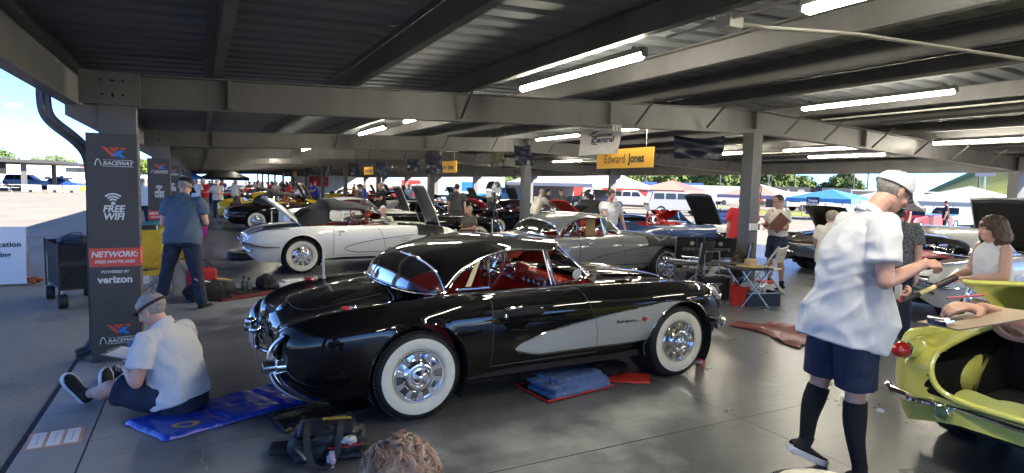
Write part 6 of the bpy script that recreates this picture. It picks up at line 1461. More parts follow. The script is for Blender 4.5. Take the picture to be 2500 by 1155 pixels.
# ---------------------------------------------------------------- blue mat, black mat, bag, taped papers
BLUEV = mat('blue_vinyl', (.012, .058, .45), .28, var=.12, vscale=3, bump=.5, bscale=9)
def floor_mat(lab, pts, m, name, bags):
    a, b_, c, d = map(V, [(p[0], p[1], 0) for p in pts]); G = []
    for u in np.linspace(0, 1, 61):
        row = []
        for w in np.linspace(0, 1, 21):
            p = (a*(1-u)+b_*u)*(1-w)+(d*(1-u)+c*u)*w; seam = 1
            for s in bags: seam = min(seam, abs(u-s)/.02)
            edge = min(u, 1-u, w*.5, (1-w)*.5)/.02; hgt = .028*min(1, edge)**.5*(.55+.45*min(1, seam))+.010*mnoise.noise((u*9, w*3, 1))+.007*(1-2*abs(mnoise.noise((u*14+w*5, w*9-u*3, 4))))
            row.append((p.x, p.y, max(.003, hgt+.004)))
        G.append(row)
    q = MB(); thick(q, np.array(G), .003); o = clean(q.obj(name, m)); return tag(o, lab, 'mat')
bm_ = floor_mat('shiny blue padded mat under the sitting man', [(-.22, 4.48), (.98, 4.95), (.78, 5.50), (-.50, 4.93)], BLUEV, 'floor_mat', (.33, .66))
b = MB(); 
for x, y in ((-.10, 4.66),): b.lathe([(.03, .001), (.055, .002), (.055, 0), (.03, 0)], 20, Matrix.Translation((x, y, .038)) @ Matrix.Diagonal((1.6, 1, 1, 1)))
b.obj('gold_print', mat('gold_print', (.42, .30, .14), .5), bm_)
floor_mat('black padded mat half under the black roadster', [(.50, 4.30), (1.30, 4.52), (1.22, 4.86), (.43, 4.66)], BLACKVINYL, 'floor_mat', (.04,))
def toolbag():
    t = thing('tool_bag', 'black shoulder bag with yellow print and red zip in the foreground', 'bag', (.73, 3.86, 0), R(-14))
    t.scale = (1, 1, .78); b = MB(); b.box((0, 0, .11), (.40, .24, .18)); b.ell((0, .01, .18), (.22, .14, .085), 16); b.ell((.18, 0, .12), (.06, .13, .11), 12); b.ell((-.19, -.02, .11), (.06, .12, .10), 12)
    fuse('bag_body', b, mat('black_nylon', (.012, .013, .017), .5, var=.3, vscale=10, bump=.4, bscale=40), t, .008, 3, .02, .06)
    G = [[(x, y, .262-.35*(x-.0)**2-.9*(y-.02)**2) for y in np.linspace(-.12, .14, 10)] for x in np.linspace(-.19, .16, 14)]; q = MB(); thick(q, np.array(G), .01); o = clean(q.obj('flap', mat('navy_nylon', (.014, .02, .036), .35, bump=.3), t))
    yl = mat('print_yellow', (.62, .46, .05), .6); text('TOOLS', .05, yl, t, Matrix.Translation((.04, .075, .266)) @ Matrix.Rotation(R(-8), 4, 'X'), bold=.06, sx=1.2); text('~~~~~', .03, yl, t, Matrix.Translation((.06, .115, .262)) @ Matrix.Rotation(R(-8), 4, 'X'), bold=.03)
    for s in (-1, 1):
        b = MB(); pts = spline([(s*.10-.03, .02, .268), (s*.10-.03, -.13, .25), (s*.09-.03, -.165, .14), (s*.05-.03, -.20, .03), (0, -.23, .02)], 20); v = []; f = []
        for i, p in enumerate(pts): v += [(p[0]-.02, p[1], p[2]), (p[0]+.02, p[1], p[2]), (p[0]+.02, p[1]-.004, p[2]+.003), (p[0]-.02, p[1]-.004, p[2]+.003)]
        for i in range(19): f += [(4*i+a, 4*i+(a+1) % 4, 4*i+4+(a+1) % 4, 4*i+4+a) for a in range(4)]
        obj('strap', v, f, mat('strap_grey', (.028, .028, .03), .7), t)
    MB().tube(spline([(.0, -.142, .13), (.08, -.145, .135), (.2, -.142, .15)], 12), .007, 6).obj('zip', mat('zip_red', (.55, .04, .03), .4), t)
    b = MB(); b.ell((.12, -.14, .185), (.05, .022, .03), 10); fuse('plastic_wrap', b, mat('clear_wrap', (.45, .47, .5), .15, 0, .6), t, .008, 1, .03, .02)
    b = MB(); b.ell((.02, -.19, .06), (.022, .012, .08), 10); fuse('cloth_tag', b, mat('lilac_cloth', (.42, .36, .5), .8), t, .006, 1, .02, .02)
    b = MB(); b.box((-.285, .04, .06), (.17, .13, .06)); o = b.obj('side_pouch', BLACKVINYL, t, bevel=.012)
    MB().tube([(-.19, -.13, .14), (-.13, -.15, .05)], .010, 6).obj('metal_tube', CHROME, t)
toolbag()
t = thing('taped_notice', 'three white papers taped in a row on the slab edge', 'notice', (-.87, 4.84, 0), R(0)); MB().b2((-.155, -.15, .001), (.155, .15, .004)).obj('tape_border', mat('peach_tape', (.55, .34, .27), .8, var=.1), t, smooth=False).rotation_euler = (0, 0, .05)
for i, w in enumerate(('NOTICE', 'STOP', 'AREA')):
    q = Matrix.Rotation(.05, 4, 'Z'); o = MB().box((-.095+.095*i, 0, .0055), (.075, .26, .002)).obj('paper', mat('paper_white', (.8, .8, .8), .8), t, smooth=False); o.matrix_local = q
    text('~~~~~', .05, mat('faint_ink', (.45, .47, .58), .8), t, q @ Matrix.Translation((-.095+.095*i, 0, .0075)) @ Matrix.Rotation(R(90), 4, 'Z'), sx=1.2)
b = MB(); b.ell((0, 0, .07), (.10, .07, .045), 12); b.ell((.05, .03, .09), (.06, .05, .05), 12); o = fuse('rag', b, mat('blue_rag', (.10, .15, .34), .85), None, .010, 2, .04, .05); o.location = (-.48, 6.30, .16); tag(o, 'crumpled blue rag on the dark bag before the first column sign', 'rag')
b = MB(); b.box((0, 0, .09), (.30, .22, .16)); b.ell((-.1, -.05, .1), (.12, .08, .08), 12); o = fuse('pouch_bag', b, BLACKCLOTH, None, .012, 3, .03, .08); o.location = (-.46, 6.05, 0); tag(o, 'dark soft bag on the slab beyond the sitting man', 'bag')
# ---------------------------------------------------------------- under the black roadster
RM = mat('red_plastic', (.55, .04, .025), .4)
o = rug('kneeling_mat', 'red edged black mat under the folded blue coveralls', [(2.50, 4.08), (3.25, 4.20), (3.20, 4.62), (2.46, 4.55)], BLACKVINYL, wav=.002)
MB().tube([(2.50, 4.08, .016), (3.25, 4.20, .016), (3.20, 4.62, .016), (2.46, 4.55, .016)], .010, 6, closed=True).obj('red_edge', RM, o)
b = MB()
for k, (dx, dy, dz, w, l, h) in enumerate(((0, 0, .012, .66, .36, .026), (.015, .01, .045, .63, .34, .026), (-.015, .005, .078, .64, .33, .024), (.03, .03, .108, .54, .27, .022))): b.box((2.86+dx, 4.32+dy, .02+dz), (w, l, h), rz=.15+.02*k)
tag(fuse('folded_coveralls', b, mat('blue_coverall', (.10, .16, .33), .85, var=.25, vscale=5, bump=.5, bscale=18), None, .0065, 3, .022, .05), 'folded blue coveralls on the red edged mat under the black car', 'clothes')
b = MB(); b.ell((3.45, 4.52, .06), (.20, .10, .06), 14); b.ell((3.30, 4.55, .07), (.12, .09, .07), 12); tag(fuse('black_cloth', b, BLACKCLOTH, None, .011, 2, .035, .06), 'crumpled black cloth beside the blue coveralls', 'cloth')
o = rug('plastic_tray', 'flat red plastic tray with curled rim behind the front wheel', [(3.28, 4.32), (3.62, 4.13), (3.80, 4.35), (3.5, 4.55)], RM, wav=.004)
t = thing('spray_bottle', 'red and white bottle standing by the front wheel of the black roadster', 'bottle', (4.60, 4.50, 0)); MB().lathe([(0, 0), (.05, 0), (.05, .14), (.03, .19)], 14).obj('bottle_body', RM, t); MB().lathe([(.03, .185), (.034, .21), (.02, .26), (0, .26)], 12).obj('cap', SIGNWHITE, t)
t = thing('spray_bottle', 'short red can against the front tyre of the black roadster', 'can', (4.50, 4.42, 0)); MB().lathe([(0, 0), (.035, 0), (.035, .10), (.02, .115), (0, .115)], 14).obj('bottle_body', RM, t); MB().lathe([(.036, .02), (.0365, .05)], 14).obj('paper_band', SIGNWHITE, t)
# spare tyres
def spare(lab, x, y, st='whitewall'):
    t = thing('spare_wheel', lab, 'tyre', (x, y, .09), 0, 'spare wheels on the floor'); t.rotation_euler = (R(-90), 0, 0)
    for p in wheel_parts(st):
        if p.name.startswith('hubcap'): continue
        c = p.copy(); COL.objects.link(c); c.parent = t
    MB().lathe([(.20, -.07), (.16, .0), (.08, .02), (.0, .02)], 24, ax='Y').obj('rim', mat('rim_black', (.03, .03, .03), .4), t)
spare('spare wheel with white sidewall cut off by the bottom edge', 2.96, 1.92); spare('bare spare wheel on the floor behind the white roadster', .88, 14.55, 'plain')
# red crumpled cloth
v = []; 
G = []
for u in np.linspace(0, 1, 34):
    row = []
    for w in np.linspace(0, 1, 22):
        x = 6.15+.75*w+.12*math.sin(u*5); y = 5.55-1.15*u+.1*math.sin(w*6); h = .02+.05*max(0, mnoise.noise((u*5, w*4, 2)))+.06*math.exp(-((u-.45)/.2)**2-((w-.75)/.25)**2); row.append((x, y, h))
    G.append(row)
q = MB(); thick(q, np.array(G), .008); tag(clean(q.obj('floor_cloth', mat('wine_vinyl', (.13, .022, .02), .4, var=.3, vscale=5, bump=.3))), 'crumpled wine red sheet on the floor left of the tall man', 'cloth')
# ---------------------------------------------------------------- gear around the ridge column
def dirchair(lab, x, y, rz, printed=None):
    t = thing('camp_chair', lab, 'folding chair', (x, y, 0), R(rz), 'black folding chairs by the ridge column'); b = MB()
    for sx in (-1, 1):
        b.tube([(sx*.28, -.22, .02), (sx*.26, .24, .46)], .012, 6); b.tube([(sx*.28, .24, .02), (sx*.26, -.22, .46)], .012, 6); b.tube([(sx*.29, .22, .4), (sx*.29, .30, .95)], .013, 6); b.tube([(sx*.29, -.25, .64), (sx*.29, .25, .64)], .014, 6)
    b.obj('frame', mat('chair_tube', (.35, .35, .36), .3, .8), t)
    MB().box((0, 0, .45), (.54, .46, .02)).obj('seat', BLACKCLOTH, t, bevel=.006)
    o = MB().box((0, .28, .78), (.56, .02, .36), M=Matrix.Rotation(R(-8), 4, 'X')).obj('backrest', BLACKCLOTH, t, bevel=.006)
    if printed: text(printed, .07, mat('print_grey', (.4, .4, .4), .7), o, Matrix.Translation((0, .295, .74)) @ Matrix.Rotation(R(-8), 4, 'X') @ Matrix.Rotation(R(180), 4, 'Z') @ XZ); b = MB(); b.lathe([(0, .002), (.04, .002), (.04, 0)], 14, Matrix.Translation((0, .302, .85)) @ Matrix.Rotation(R(-90), 4, 'X')); b.obj('emblem', mat('print_grey', (.4, .4, .4), .7), o)
dirchair('black folding chair with printed back in front of the grey car', 8.35, 7.95, 150, 'CORVETTE'); dirchair('black folding chair with a box on it beside the printed one', 7.85, 8.2, 160, 'CORVETTE')
dirchair('black folding chair facing away, nearest the black roadster nose', 7.2, 7.4, 205); dirchair('low black folding chair under the camera tripod', 7.75, 7.0, 215)
def gear():
    t = thing('camera_tripod', 'black tripod with camera arm standing by the black folding chairs', 'tripod', (7.55, 7.6, 0)); b = MB()
    for a in (.3, 2.4, 4.5): b.tube([(0, 0, .75), (.35*math.cos(a), .35*math.sin(a), .01)], .012, 6)
    b.tube([(0, 0, .6), (0, 0, .95)], .016, 6); b.tube([(0, 0, .85), (.45, -.05, 1.0)], .010, 6); b.tube([(-.1, 0, .72), (.35, .1, .86)], .009, 6); b.obj('legs', BLACKVINYL, t); b = MB(); b.box((.46, -.05, 1.0), (.10, .08, .08)); b.cyl((.46, -.09, 1.0), (.46, -.17, 1.0), .03); b.obj('camera', BLACKVINYL, t, bevel=.006)
    t = thing('backpack', 'grey and black backpack leaning on the folding chair', 'bag', (7.05, 7.35, 0), R(20)); b = MB(); b.box((0, 0, .25), (.34, .2, .46)); b.ell((0, -.1, .2), (.13, .07, .15), 12); fuse('bag_body', b, mat('grey_nylon', (.05, .05, .055), .7, var=.4, vscale=6), t, .016, 3, .03, .1)
    t = thing('backpack', 'black rolling case beside the grey and black backpack', 'bag', (7.3, 6.95, 0), R(-25)); b = MB(); b.box((0, 0, .22), (.42, .26, .36)); fuse('bag_body', b, BLACKCLOTH, t, .016, 3, .03, .1); MB().tube([(-.12, .1, .4), (-.12, .12, .8), (.12, .12, .8), (.12, .1, .4)], .010, 6).obj('pull_handle', STEEL, t); MB().box((0, -.135, .26), (.2, .004, .14)).obj('clear_pocket', mat('smoke_plastic', (.2, .2, .2), .2), t)
    t = thing('folding_table', 'small folding table with crossed steel legs under the straw hat', 'table', (7.55, 6.5, 0), R(-12)); MB().box((0, 0, .60), (.60, .42, .03)).obj('tabletop', mat('table_dark', (.03, .03, .03), .6), t, bevel=.006)
    for s in (-1, 1):
        for q in (-1, 1): MB().tube([(-s*.25, q*.19, .585), (s*.25, q*.19, .012)], .012, 6).obj('leg', CHROME, t)
    t = thing('straw_hat', 'wide brimmed straw hat lying on the small folding table', 'hat', (7.60, 6.5, .62)); MB().lathe([(.0, .12), (.05, .125), (.09, .105), (.10, .05), (.105, .02), (.15, .008), (.21, .0), (.215, .008), (.15, .016), (.0, .02)], 28).obj('hat_body', mat('straw', (.40, .30, .15), .8, var=.25, vscale=40, bump=.6, bscale=120), t)
    t = thing('bucket', 'red bucket standing under the small folding table', 'bucket', (7.52, 6.62, 0)); MB().lathe([(0, .005), (.12, .005), (.15, .30), (.16, .31), (.14, .30), (.11, .03)], 20).obj('pail', RM, t); MB().tube([(.15*math.cos(a), 0, .30+.14*math.sin(a)) for a in np.linspace(0, math.pi, 14)], .004, 5).obj('handle', STEEL, t)
    t = thing('red_jug', 'red plastic jug between the bucket and the black toolbox', 'jug', (7.75, 6.72, 0)); MB().box((0, 0, .14), (.16, .14, .28)).obj('jug_body', RM, t, bevel=.03); MB().lathe([(.03, .27), (.03, .33), (0, .33)], 12).obj('cap', SIGNWHITE, t); MB().box((0, -.072, .15), (.10, .004, .12)).obj('paper_label', SIGNWHITE, t)
    t = thing('toolbox', 'black open toolbox with steel rim left of the ridge column base', 'toolbox', (7.86, 6.58, 0), R(-14)); b = MB(); b.b2((-.30, -.19, 0), (.30, .19, .02)); b.b2((-.30, -.19, .02), (.30, -.17, .20)); b.b2((-.30, .17, .02), (.30, .19, .20)); b.b2((-.30, -.17, .02), (-.28, .17, .20)); b.b2((.28, -.17, .02), (.30, .17, .20)); b.obj('box', BLACKVINYL, t, smooth=False); b = MB(); b.tube([(-.3, -.19, .205), (.3, -.19, .205), (.3, .19, .205), (-.3, .19, .205)], .010, 6, closed=True); b.obj('rim', STEEL, t)
    b = MB(); b.ell((-.1, 0, .26), (.16, .13, .09), 12); fuse('plastic_wrap', b, mat('clear_wrap', (.45, .47, .5), .15, 0, .6), t, .014, 1, .06, .05); MB().tube([(.0, -.05, .22), (.2, .05, .33)], .025, 10).obj('white_tube', SIGNWHITE, t)
    t = thing('tub', 'white tub with red lid behind the black toolbox', 'tub', (8.25, 6.75, 0)); MB().lathe([(0, 0), (.12, 0), (.14, .30)], 20).obj('pail', SIGNWHITE, t); MB().lathe([(.145, .30), (.145, .325), (0, .33)], 20).obj('lid', RM, t)
    t = thing('folding_chair', 'white plastic folding chair with pierced back right of the ridge column', 'folding chair', (8.85, 7.25, 0), R(200))
    wm = mat('white_plastic', (.55, .54, .5), .45)
    MB().box((0, 0, .45), (.44, .42, .03), M=Matrix.Rotation(R(-4), 4, 'X')).obj('seat', wm, t, bevel=.01)
    b = MB(); b.box((0, .27, .78), (.44, .025, .10), M=Matrix.Rotation(R(-12), 4, 'X')); b.box((0, .235, .62), (.44, .025, .10), M=Matrix.Rotation(R(-12), 4, 'X')); b.box((-.17, .25, .70), (.10, .025, .1), M=Matrix.Rotation(R(-12), 4, 'X')); b.box((.17, .25, .70), (.10, .025, .1), M=Matrix.Rotation(R(-12), 4, 'X')); b.obj('backrest', wm, t)
    for s in (-1, 1): MB().beam((s*.24, -.26, 0), (s*.235, .29, .86), .025, .035).obj('leg', wm, t); MB().beam((s*.21, .28, 0), (s*.21, -.16, .45), .025, .035).obj('leg', wm, t)
    t = thing('headset_bag', 'brown and black fringed bag hanging on the left of the ridge column', 'bag', (XM-.24, Y1-.05, .42)); b = MB(); b.ell((0, 0, .18), (.12, .09, .24), 14); fuse('bag_body', b, mat('camo_black', (.015, .014, .010), .8, var=.5, vscale=12, col2=(.08, .055, .02)), t, .014, 2, .03, .06)
    t = thing('drum_fan', 'tall pedestal fan with polished round cage before the black hardtop car', 'fan', (6.3, 13.0, 0), R(35)); b = MB(); b.tube([(0, 0, 0.02), (0, 0, 1.62)], .022, 8); b.lathe([(0, .03), (.28, .02), (.30, 0)], 20); b.tube([(.16, .0, .6), (.16, 0, 1.2)], .014, 6); b.obj('stand', BLACKVINYL, t)
    b = MB()
    for r_ in (.07, .14, .21, .27): b.tube([(r_*math.cos(a), .0-.08*(1-(r_/.27)**2), 1.62+r_*math.sin(a)) for a in np.linspace(0, 6.283, 28, endpoint=False)], .004, 5, closed=True); 
    for k in range(12): a = k*math.pi/6; b.tube([(.04*math.cos(a), -.08, 1.62+.04*math.sin(a)), (.27*math.cos(a), 0, 1.62+.27*math.sin(a))], .003, 4)
    b.lathe([(.27, -.06), (.28, .0), (.27, .10)], 28, Matrix.Translation((0, 0, 1.62)), ax='Y'); b.obj('cage', CHROME, t); b = MB(); b.box((0, .1, 1.35), (.12, .12, .3)); b.box((0, .05, 1.38), (.34, .08, .09)); b.obj('motor', BLACKVINYL, t, bevel=.02)
    b = MB()
    for k in range(4): b.box((0, .03, 1.62), (.5, .012, .07), M=Matrix.Rotation(R(45*k), 4, 'Y'))
    b.obj('blades', STEEL, t)
    t = thing('suitcase', 'magenta case on the floor beyond the first two columns', 'case', (.02, 20.5, 0)); MB().box((0, 0, .25), (.42, .24, .46)).obj('shell', mat('magenta', (.40, .02, .22), .5), t, bevel=.04); MB().tube([(-.1, 0, .48), (-.1, 0, .58), (.1, 0, .58), (.1, 0, .48)], .012, 6).obj('handle', SIGNBLACK, t)
    tag(MB().box((0, 0, .26), (.20, .025, .50)).obj('windscreen_card', mat('card_tan', (.55, .42, .16), .7)), 'tan card standing inside the window of the grey roadster', 'card').location = (6.55, 9.35, .78)
gear()
for x, y, l in () and ((1.5, 11.0, 'slim white barrier post beside the white roadster rear wheel'), (1.25, 21.8, 'slim white post by the black soft top roadster tail'), (3.4, 8.0, 'slim white post seen over the black roadster roof')):
    t = thing('barrier_post', l, 'post', (x, y, 0), 0, 'slim white barrier posts'); MB().tube([(0, 0, .02), (0, 0, .62)], .016, 8).obj('rod', SIGNWHITE, t); MB().lathe([(0, .04), (.03, .04), (.12, .012), (.13, 0)], 16).obj('base', BLACKVINYL, t)
# ============================================================ BACKGROUND OUTSIDE
CARGLASS = mat('tinted_glass', (.03, .04, .05), .05, 0, .8)
def tint(n, c): return mat('body_'+n, c, .35, 0, .8)
def vehicle(kind, lab, x, y, rz, m, group=None):
    t = thing({'suv': 'parked_suv', 'pickup': 'pickup_truck', 'sedan': 'parked_car', 'van': 'box_truck', 'open': 'convertible_car'}[kind], lab, {'suv': 'car', 'pickup': 'pickup', 'sedan': 'car', 'van': 'truck', 'open': 'car'}[kind], (x, y, -.02), R(rz), group)
    prof = {'suv': [(-2.3, .35), (-2.35, .9), (-2.25, 1.15), (-2.05, 1.70), (-1.8, 1.76), (.3, 1.76), (.95, 1.18), (2.1, 1.05), (2.3, .85), (2.35, .4)], 'sedan': [(-2.2, .35), (-2.3, .8), (-2.1, 1.0), (-1.6, 1.04), (-1.0, 1.42), (.2, 1.45), (1.0, .98), (2.0, .88), (2.25, .7), (2.25, .35)],
            'pickup': [(-2.7, .45), (-2.75, 1.12), (-.7, 1.12), (-.6, 1.75), (.6, 1.80), (1.15, 1.22), (2.4, 1.12), (2.65, .9), (2.65, .45)], 'van': [(-3.2, .5), (-3.2, 2.9), (1.5, 2.9), (1.5, 2.2), (2.0, 2.1), (2.5, 1.3), (3.1, 1.15), (3.2, .5)], 'open': [(-2.1, .3), (-2.2, .7), (-1.9, .88), (-.6, .9), (.6, .9), (1.9, .78), (2.15, .6), (2.15, .3)]}[kind]
    W_ = .92 if kind != 'van' else 1.15; b = MB(); n = len(prof)
    for s in (-1, 1): pass
    v = []; ins = lambda z: W_-(max(0, z-1.0)*.22 if kind != 'van' else 0)
    for s in (-1, 1): v += [(px, s*ins(pz), pz) for px, pz in prof]
    b.add(v, [tuple(range(n))[::-1], tuple(range(n, 2*n))]+[(i, (i+1) % n, n+(i+1) % n, n+i) for i in range(n)]); b.obj('body', m, t, smooth=False, bevel=.06)
    g = MB()
    if kind != 'open':
        wins = {'suv': [(-1.95, -1.2), (-1.1, -.35), (-.25, .62)], 'sedan': [(-1.15, -.45), (-.38, .55)], 'pickup': [(-.5, .05), (.12, .85)], 'van': [(1.6, 2.35)]}[kind]; z0, z1 = {'suv': (1.2, 1.62), 'sedan': (1.02, 1.34), 'pickup': (1.22, 1.66), 'van': (1.35, 2.0)}[kind]
        for a, c in wins:
            for s in (-1, 1):
                q = .25 if c == wins[-1][1] else 0
                g.add([(a, s*(ins(z0)+.012), z0), (c, s*(ins(z0)+.012), z0), (c-q, s*(ins(z1)+.012), z1), (a+.05, s*(ins(z1)+.012), z1)], [(0, 1, 2, 3)])
        k = [i for i in range(n-1) if prof[i][1] > z0+.15 and prof[i+1][1] < prof[i][1]-.25 and prof[i][0] > 0]
        if k: (xa, za), (xb, zb) = prof[k[0]], prof[k[0]+1]; g.add([(xa+.03, -ins(za)*.9, za-.04), (xa+.03, ins(za)*.9, za-.04), (xb+.01, ins(zb)*.92, zb+.05), (xb+.01, -ins(zb)*.92, zb+.05)], [(0, 1, 2, 3)])
        if kind in ('suv', 'sedan'): g.add([(-2.2 if kind == 'suv' else -1.55, -.7, 1.2 if kind == 'suv' else 1.08), (-2.2 if kind == 'suv' else -1.55, .7, 1.2 if kind == 'suv' else 1.08), (-2.1 if kind == 'suv' else -1.08, .65, 1.62 if kind == 'suv' else 1.40), (-2.1 if kind == 'suv' else -1.08, -.65, 1.62 if kind == 'suv' else 1.40)], [(3, 2, 1, 0)])
    else: g.add([(.55, -.7, .9), (.55, .7, .9), (.25, .6, 1.25), (.25, -.6, 1.25)], [(0, 1, 2, 3)])
    g.obj('windows', CARGLASS, t, smooth=False)
    r = .36 if kind in ('suv', 'pickup') else (.33 if kind != 'van' else .45)
    for xa in ((-1.4, 1.4) if kind != 'van' else (-2.0, 2.3)):
        for s in (-1, 1):
            wl = MB().lathe([(0, s*(W_-.02)), (r*.6, s*(W_-.02)), (r*.62, s*(W_+.02)), (r*.9, s*(W_+.03)), (r, s*(W_-.03)), (r, s*(W_-.22))], 18, Matrix.Translation((xa, 0, r)), ax='Y').obj('wheel', RUBBER, t); MB().lathe([(0, s*(W_+.012)), (r*.55, s*(W_+.005)), (r*.6, s*(W_+.0))], 14, Matrix.Translation((xa, 0, r)), ax='Y').obj('rim', STEEL, wl)
    return t
def tent(lab, x, y, rz, w, eave, peak, m, m2=None, legs=True, wall=None, d=None):
    t = thing('canopy_tent', lab, 'tent', (x, y, -.02), R(rz), None); d = d or w; h = w/2; k = d/2
    b = MB(); c = [(-h, -k), (h, -k), (h, k), (-h, k)]; v = [(a, e, eave) for a, e in c]+[(a, e, eave-.28) for a, e in c]; r = min(h, k)
    apex = [(-h+r, 0, peak), (h-r, 0, peak)] if h > k+.1 else ([(0, -k+r, peak), (0, k-r, peak)] if k > h+.1 else [(0, 0, peak)]*2)
    v += apex
    if h >= k: f = [(0, 1, 9, 8), (1, 2, 9), (2, 3, 8, 9), (3, 0, 8)]
    else: f = [(0, 1, 8), (1, 2, 9, 8), (2, 3, 9), (3, 0, 8, 9)]
    f2 = [(i, 4+i, 4+(i+1) % 4, (i+1) % 4) for i in range(4)]
    o = obj('canopy', v, f+f2, [m, m2 or m], t, smooth=False, matidx=[0, 1 if m2 else 0, 0, 1 if m2 else 0]+[0]*4)
    if legs:
        for a, e in c: MB().tube([(a*.97, e*.97, 0), (a*.97, e*.97, eave)], .03, 6).obj('leg', mat('tent_pole', (.3, .3, .3), .5), t)
    if wall: MB().add([(-h*.97, k*.96, 0), (h*.97, k*.96, 0), (h*.97, k*.96, eave), (-h*.97, k*.96, eave)], [(0, 1, 2, 3)]).obj('side_wall', wall, t, smooth=False)
    return t
TW = mat('tent_white', (.62, .62, .61), .8, var=.03, vscale=1); TB = mat('tent_blue', (.07, .29, .62), .7); TR = mat('tent_red', (.55, .13, .12), .7); TO = mat('tent_salmon', (.68, .38, .28), .7); TP = mat('tent_purple', (.38, .30, .46), .7); TDK = mat('tent_black', (.02, .018, .018), .7)
tent('large white marquee with grey side walls right of the second ridge column', 33.5, 49.5, 28, 13, 2.25, 4.3, TW, None, wall=mat('tent_wall', (.30, .30, .31), .8), d=9)
tent('red and salmon canopy tent left of the grey SUV', 46.5, 51, 20, 6, 1.9, 3.0, TR, TO); tent('purple and salmon canopy tent right of the ridge column', 41.0, 34.5, 15, 5.0, 1.65, 2.55, TP, TO)
tent('bright blue canopy tent behind the tall man', 41.5, 28.6, 12, 4.6, 1.55, 2.25, TB); tent('pale canopy tent nearest the grass bank', 46.5, 22.0, 8, 6.5, 1.55, 2.65, mat('tent_cream', (.55, .52, .47), .8)); tent('white canopy tent half hidden by the tall man cap', 46, 26.4, 8, 5.5, 1.55, 2.5, TW)
tent('dark canopy tent at the far end between the rows', 2.2, 62, 0, 4, 2.0, 2.9, TDK); tent('blue canopy tent at the far left end', -1.6, 66, 0, 4, 2.0, 2.8, TB)
vehicle('suv', 'silver grey SUV parked behind the raised black hood', 31.6, 34.0, -28, tint('silver', (.30, .30, .30))); vehicle('suv', 'white SUV beside the red wall', 37.5, 46.3, -40, tint('white', (.65, .65, .65)))
vehicle('suv', 'black SUV under the white marquee', 33.0, 47.2, 150, tint('black', (.012, .012, .014))); vehicle('pickup', 'bright blue pickup left of the white marquee', 26.5, 52.5, -25, tint('bright_blue', (.05, .30, .62))); vehicle('pickup', 'pale blue pickup seen over the pedestal fan', 22.5, 56, 160, tint('ice_blue', (.28, .45, .60)))
vehicle('sedan', 'red sedan seen past the third ridge column', 18.5, 60, -30, tint('red', (.45, .04, .05))); vehicle('sedan', 'white sedan between the pale blue pickup and the red sedan', 20.5, 64, -20, tint('white', (.65, .65, .65)))
vehicle('open', 'pale blue convertible outside at right by the white tents', 38.6, 19.2, 185, tint('powder_blue', (.25, .48, .66))); vehicle('open', 'low red convertible outside at right', 33.0, 18.0, 185, tint('red', (.45, .04, .05))); vehicle('open', 'second pale blue convertible behind the low red one', 37.5, 21.6, 185, tint('powder_blue', (.25, .48, .66)))
def trailer(lab, x, y, rz, L, h, m, stripes=None, base=.5, name='enclosed_trailer'):
    t = thing(name, lab, 'trailer', (x, y, -.02), R(rz)); MB().b2((-L/2, -1.2, base), (L/2, 1.2, base+h)).obj('body', m, t, smooth=False, bevel=.05)
    MB().b2((-L/2+.02, -1.22, base+h), (L/2-.02, 1.22, base+h+.06)).obj('roof', mat('trailer_roof', (.5, .5, .5), .6), t, smooth=False)
    q = MB(); q.b2((-L*.12, -1.215, base+.2), (L*.05, -1.2, base+h*.85)); q.obj('side_door', mat('trailer_door', (.45, .45, .44), .5), t, smooth=False)
    for xa in (-L*.15, L*.0+.4, L*.3):
        for s in (-1, 1): MB().lathe([(0, s*1.0), (.36, s*1.0), (.38, s*1.22), (0, s*1.22)], 16, Matrix.Translation((xa, 0, .38)), ax='Y').obj('wheel', RUBBER, t)
    if stripes: MB().b2((-L*.45, -1.213, base+h*.3), (-L*.2, -1.2, base+h*.75)).obj('graphic', stripes, t, smooth=False)
    return t
WT = mat('trailer_white', (.60, .59, .56), .5); RT = mat('trailer_red', (.50, .05, .04), .5)
trailer('long white enclosed trailer behind the grey SUV', 65, 66, -27.6, 12, 2.2, WT); trailer('long red trailer behind the white SUV', 44, 62, -27.6, 14, 1.9, RT); trailer('white trailer with a red panel left of the white marquee', 26, 70, -27.6, 9, 2.4, WT, RT); trailer('white box trailer seen past the pedestal fan', 28.5, 62, -27.6, 5, 2.3, WT, LOGOBLUE)
trailer('small red trailer beyond the long white one', 75, 62.5, -27.6, 4, 2.2, RT); trailer('white camper trailer right of the purple tent', 58, 43, -27.6, 5, 1.5, WT, SIGNBLACK)
trailer('pale trailer far down the right side', 18, 92, -20, 12, 2.6, WT); trailer('white trailer with red panel far down the right side', 16, 75, -20, 9, 2.6, WT, RT)
for i, (x, y, l, c) in enumerate(((70, 54.5, 'dark container with pale print left of the poles', (.03, .032, .036)), (75.5, 51.5, 'dark container with two pale prints below the poles', (.03, .032, .036)), (60, 73, 'blue container above the long white trailer, left one', (.05, .12, .35)), (67, 70.5, 'blue container above the long white trailer, right one', (.05, .12, .35)))):
    t = thing('shipping_container', l, 'container', (x, y, 0), R(-27.6)); z0 = 1.6; b = MB(); b.b2((-2.4, -1.2, 0.0 if i < 2 else 0), (2.4, 1.2, 2.75 if i < 2 else 3.1)); b.obj('body', mat('container_%d' % (i//2), c, .6), t, smooth=False)
    q = MB(); q.prism([(-.9, 2.0), (-.2, 2.0), (-.5, 2.5)], 0, .02, Matrix.Translation((0, -1.2, 0)) @ XZ); q.prism([(.6, 1.95), (1.8, 2.05), (1.5, 2.45), (.8, 2.4)], 0, .02, Matrix.Translation((0, -1.2, 0)) @ XZ); q.obj('printed_graphic', mat('print_pale', (.25, .26, .26), .6), t, smooth=False)
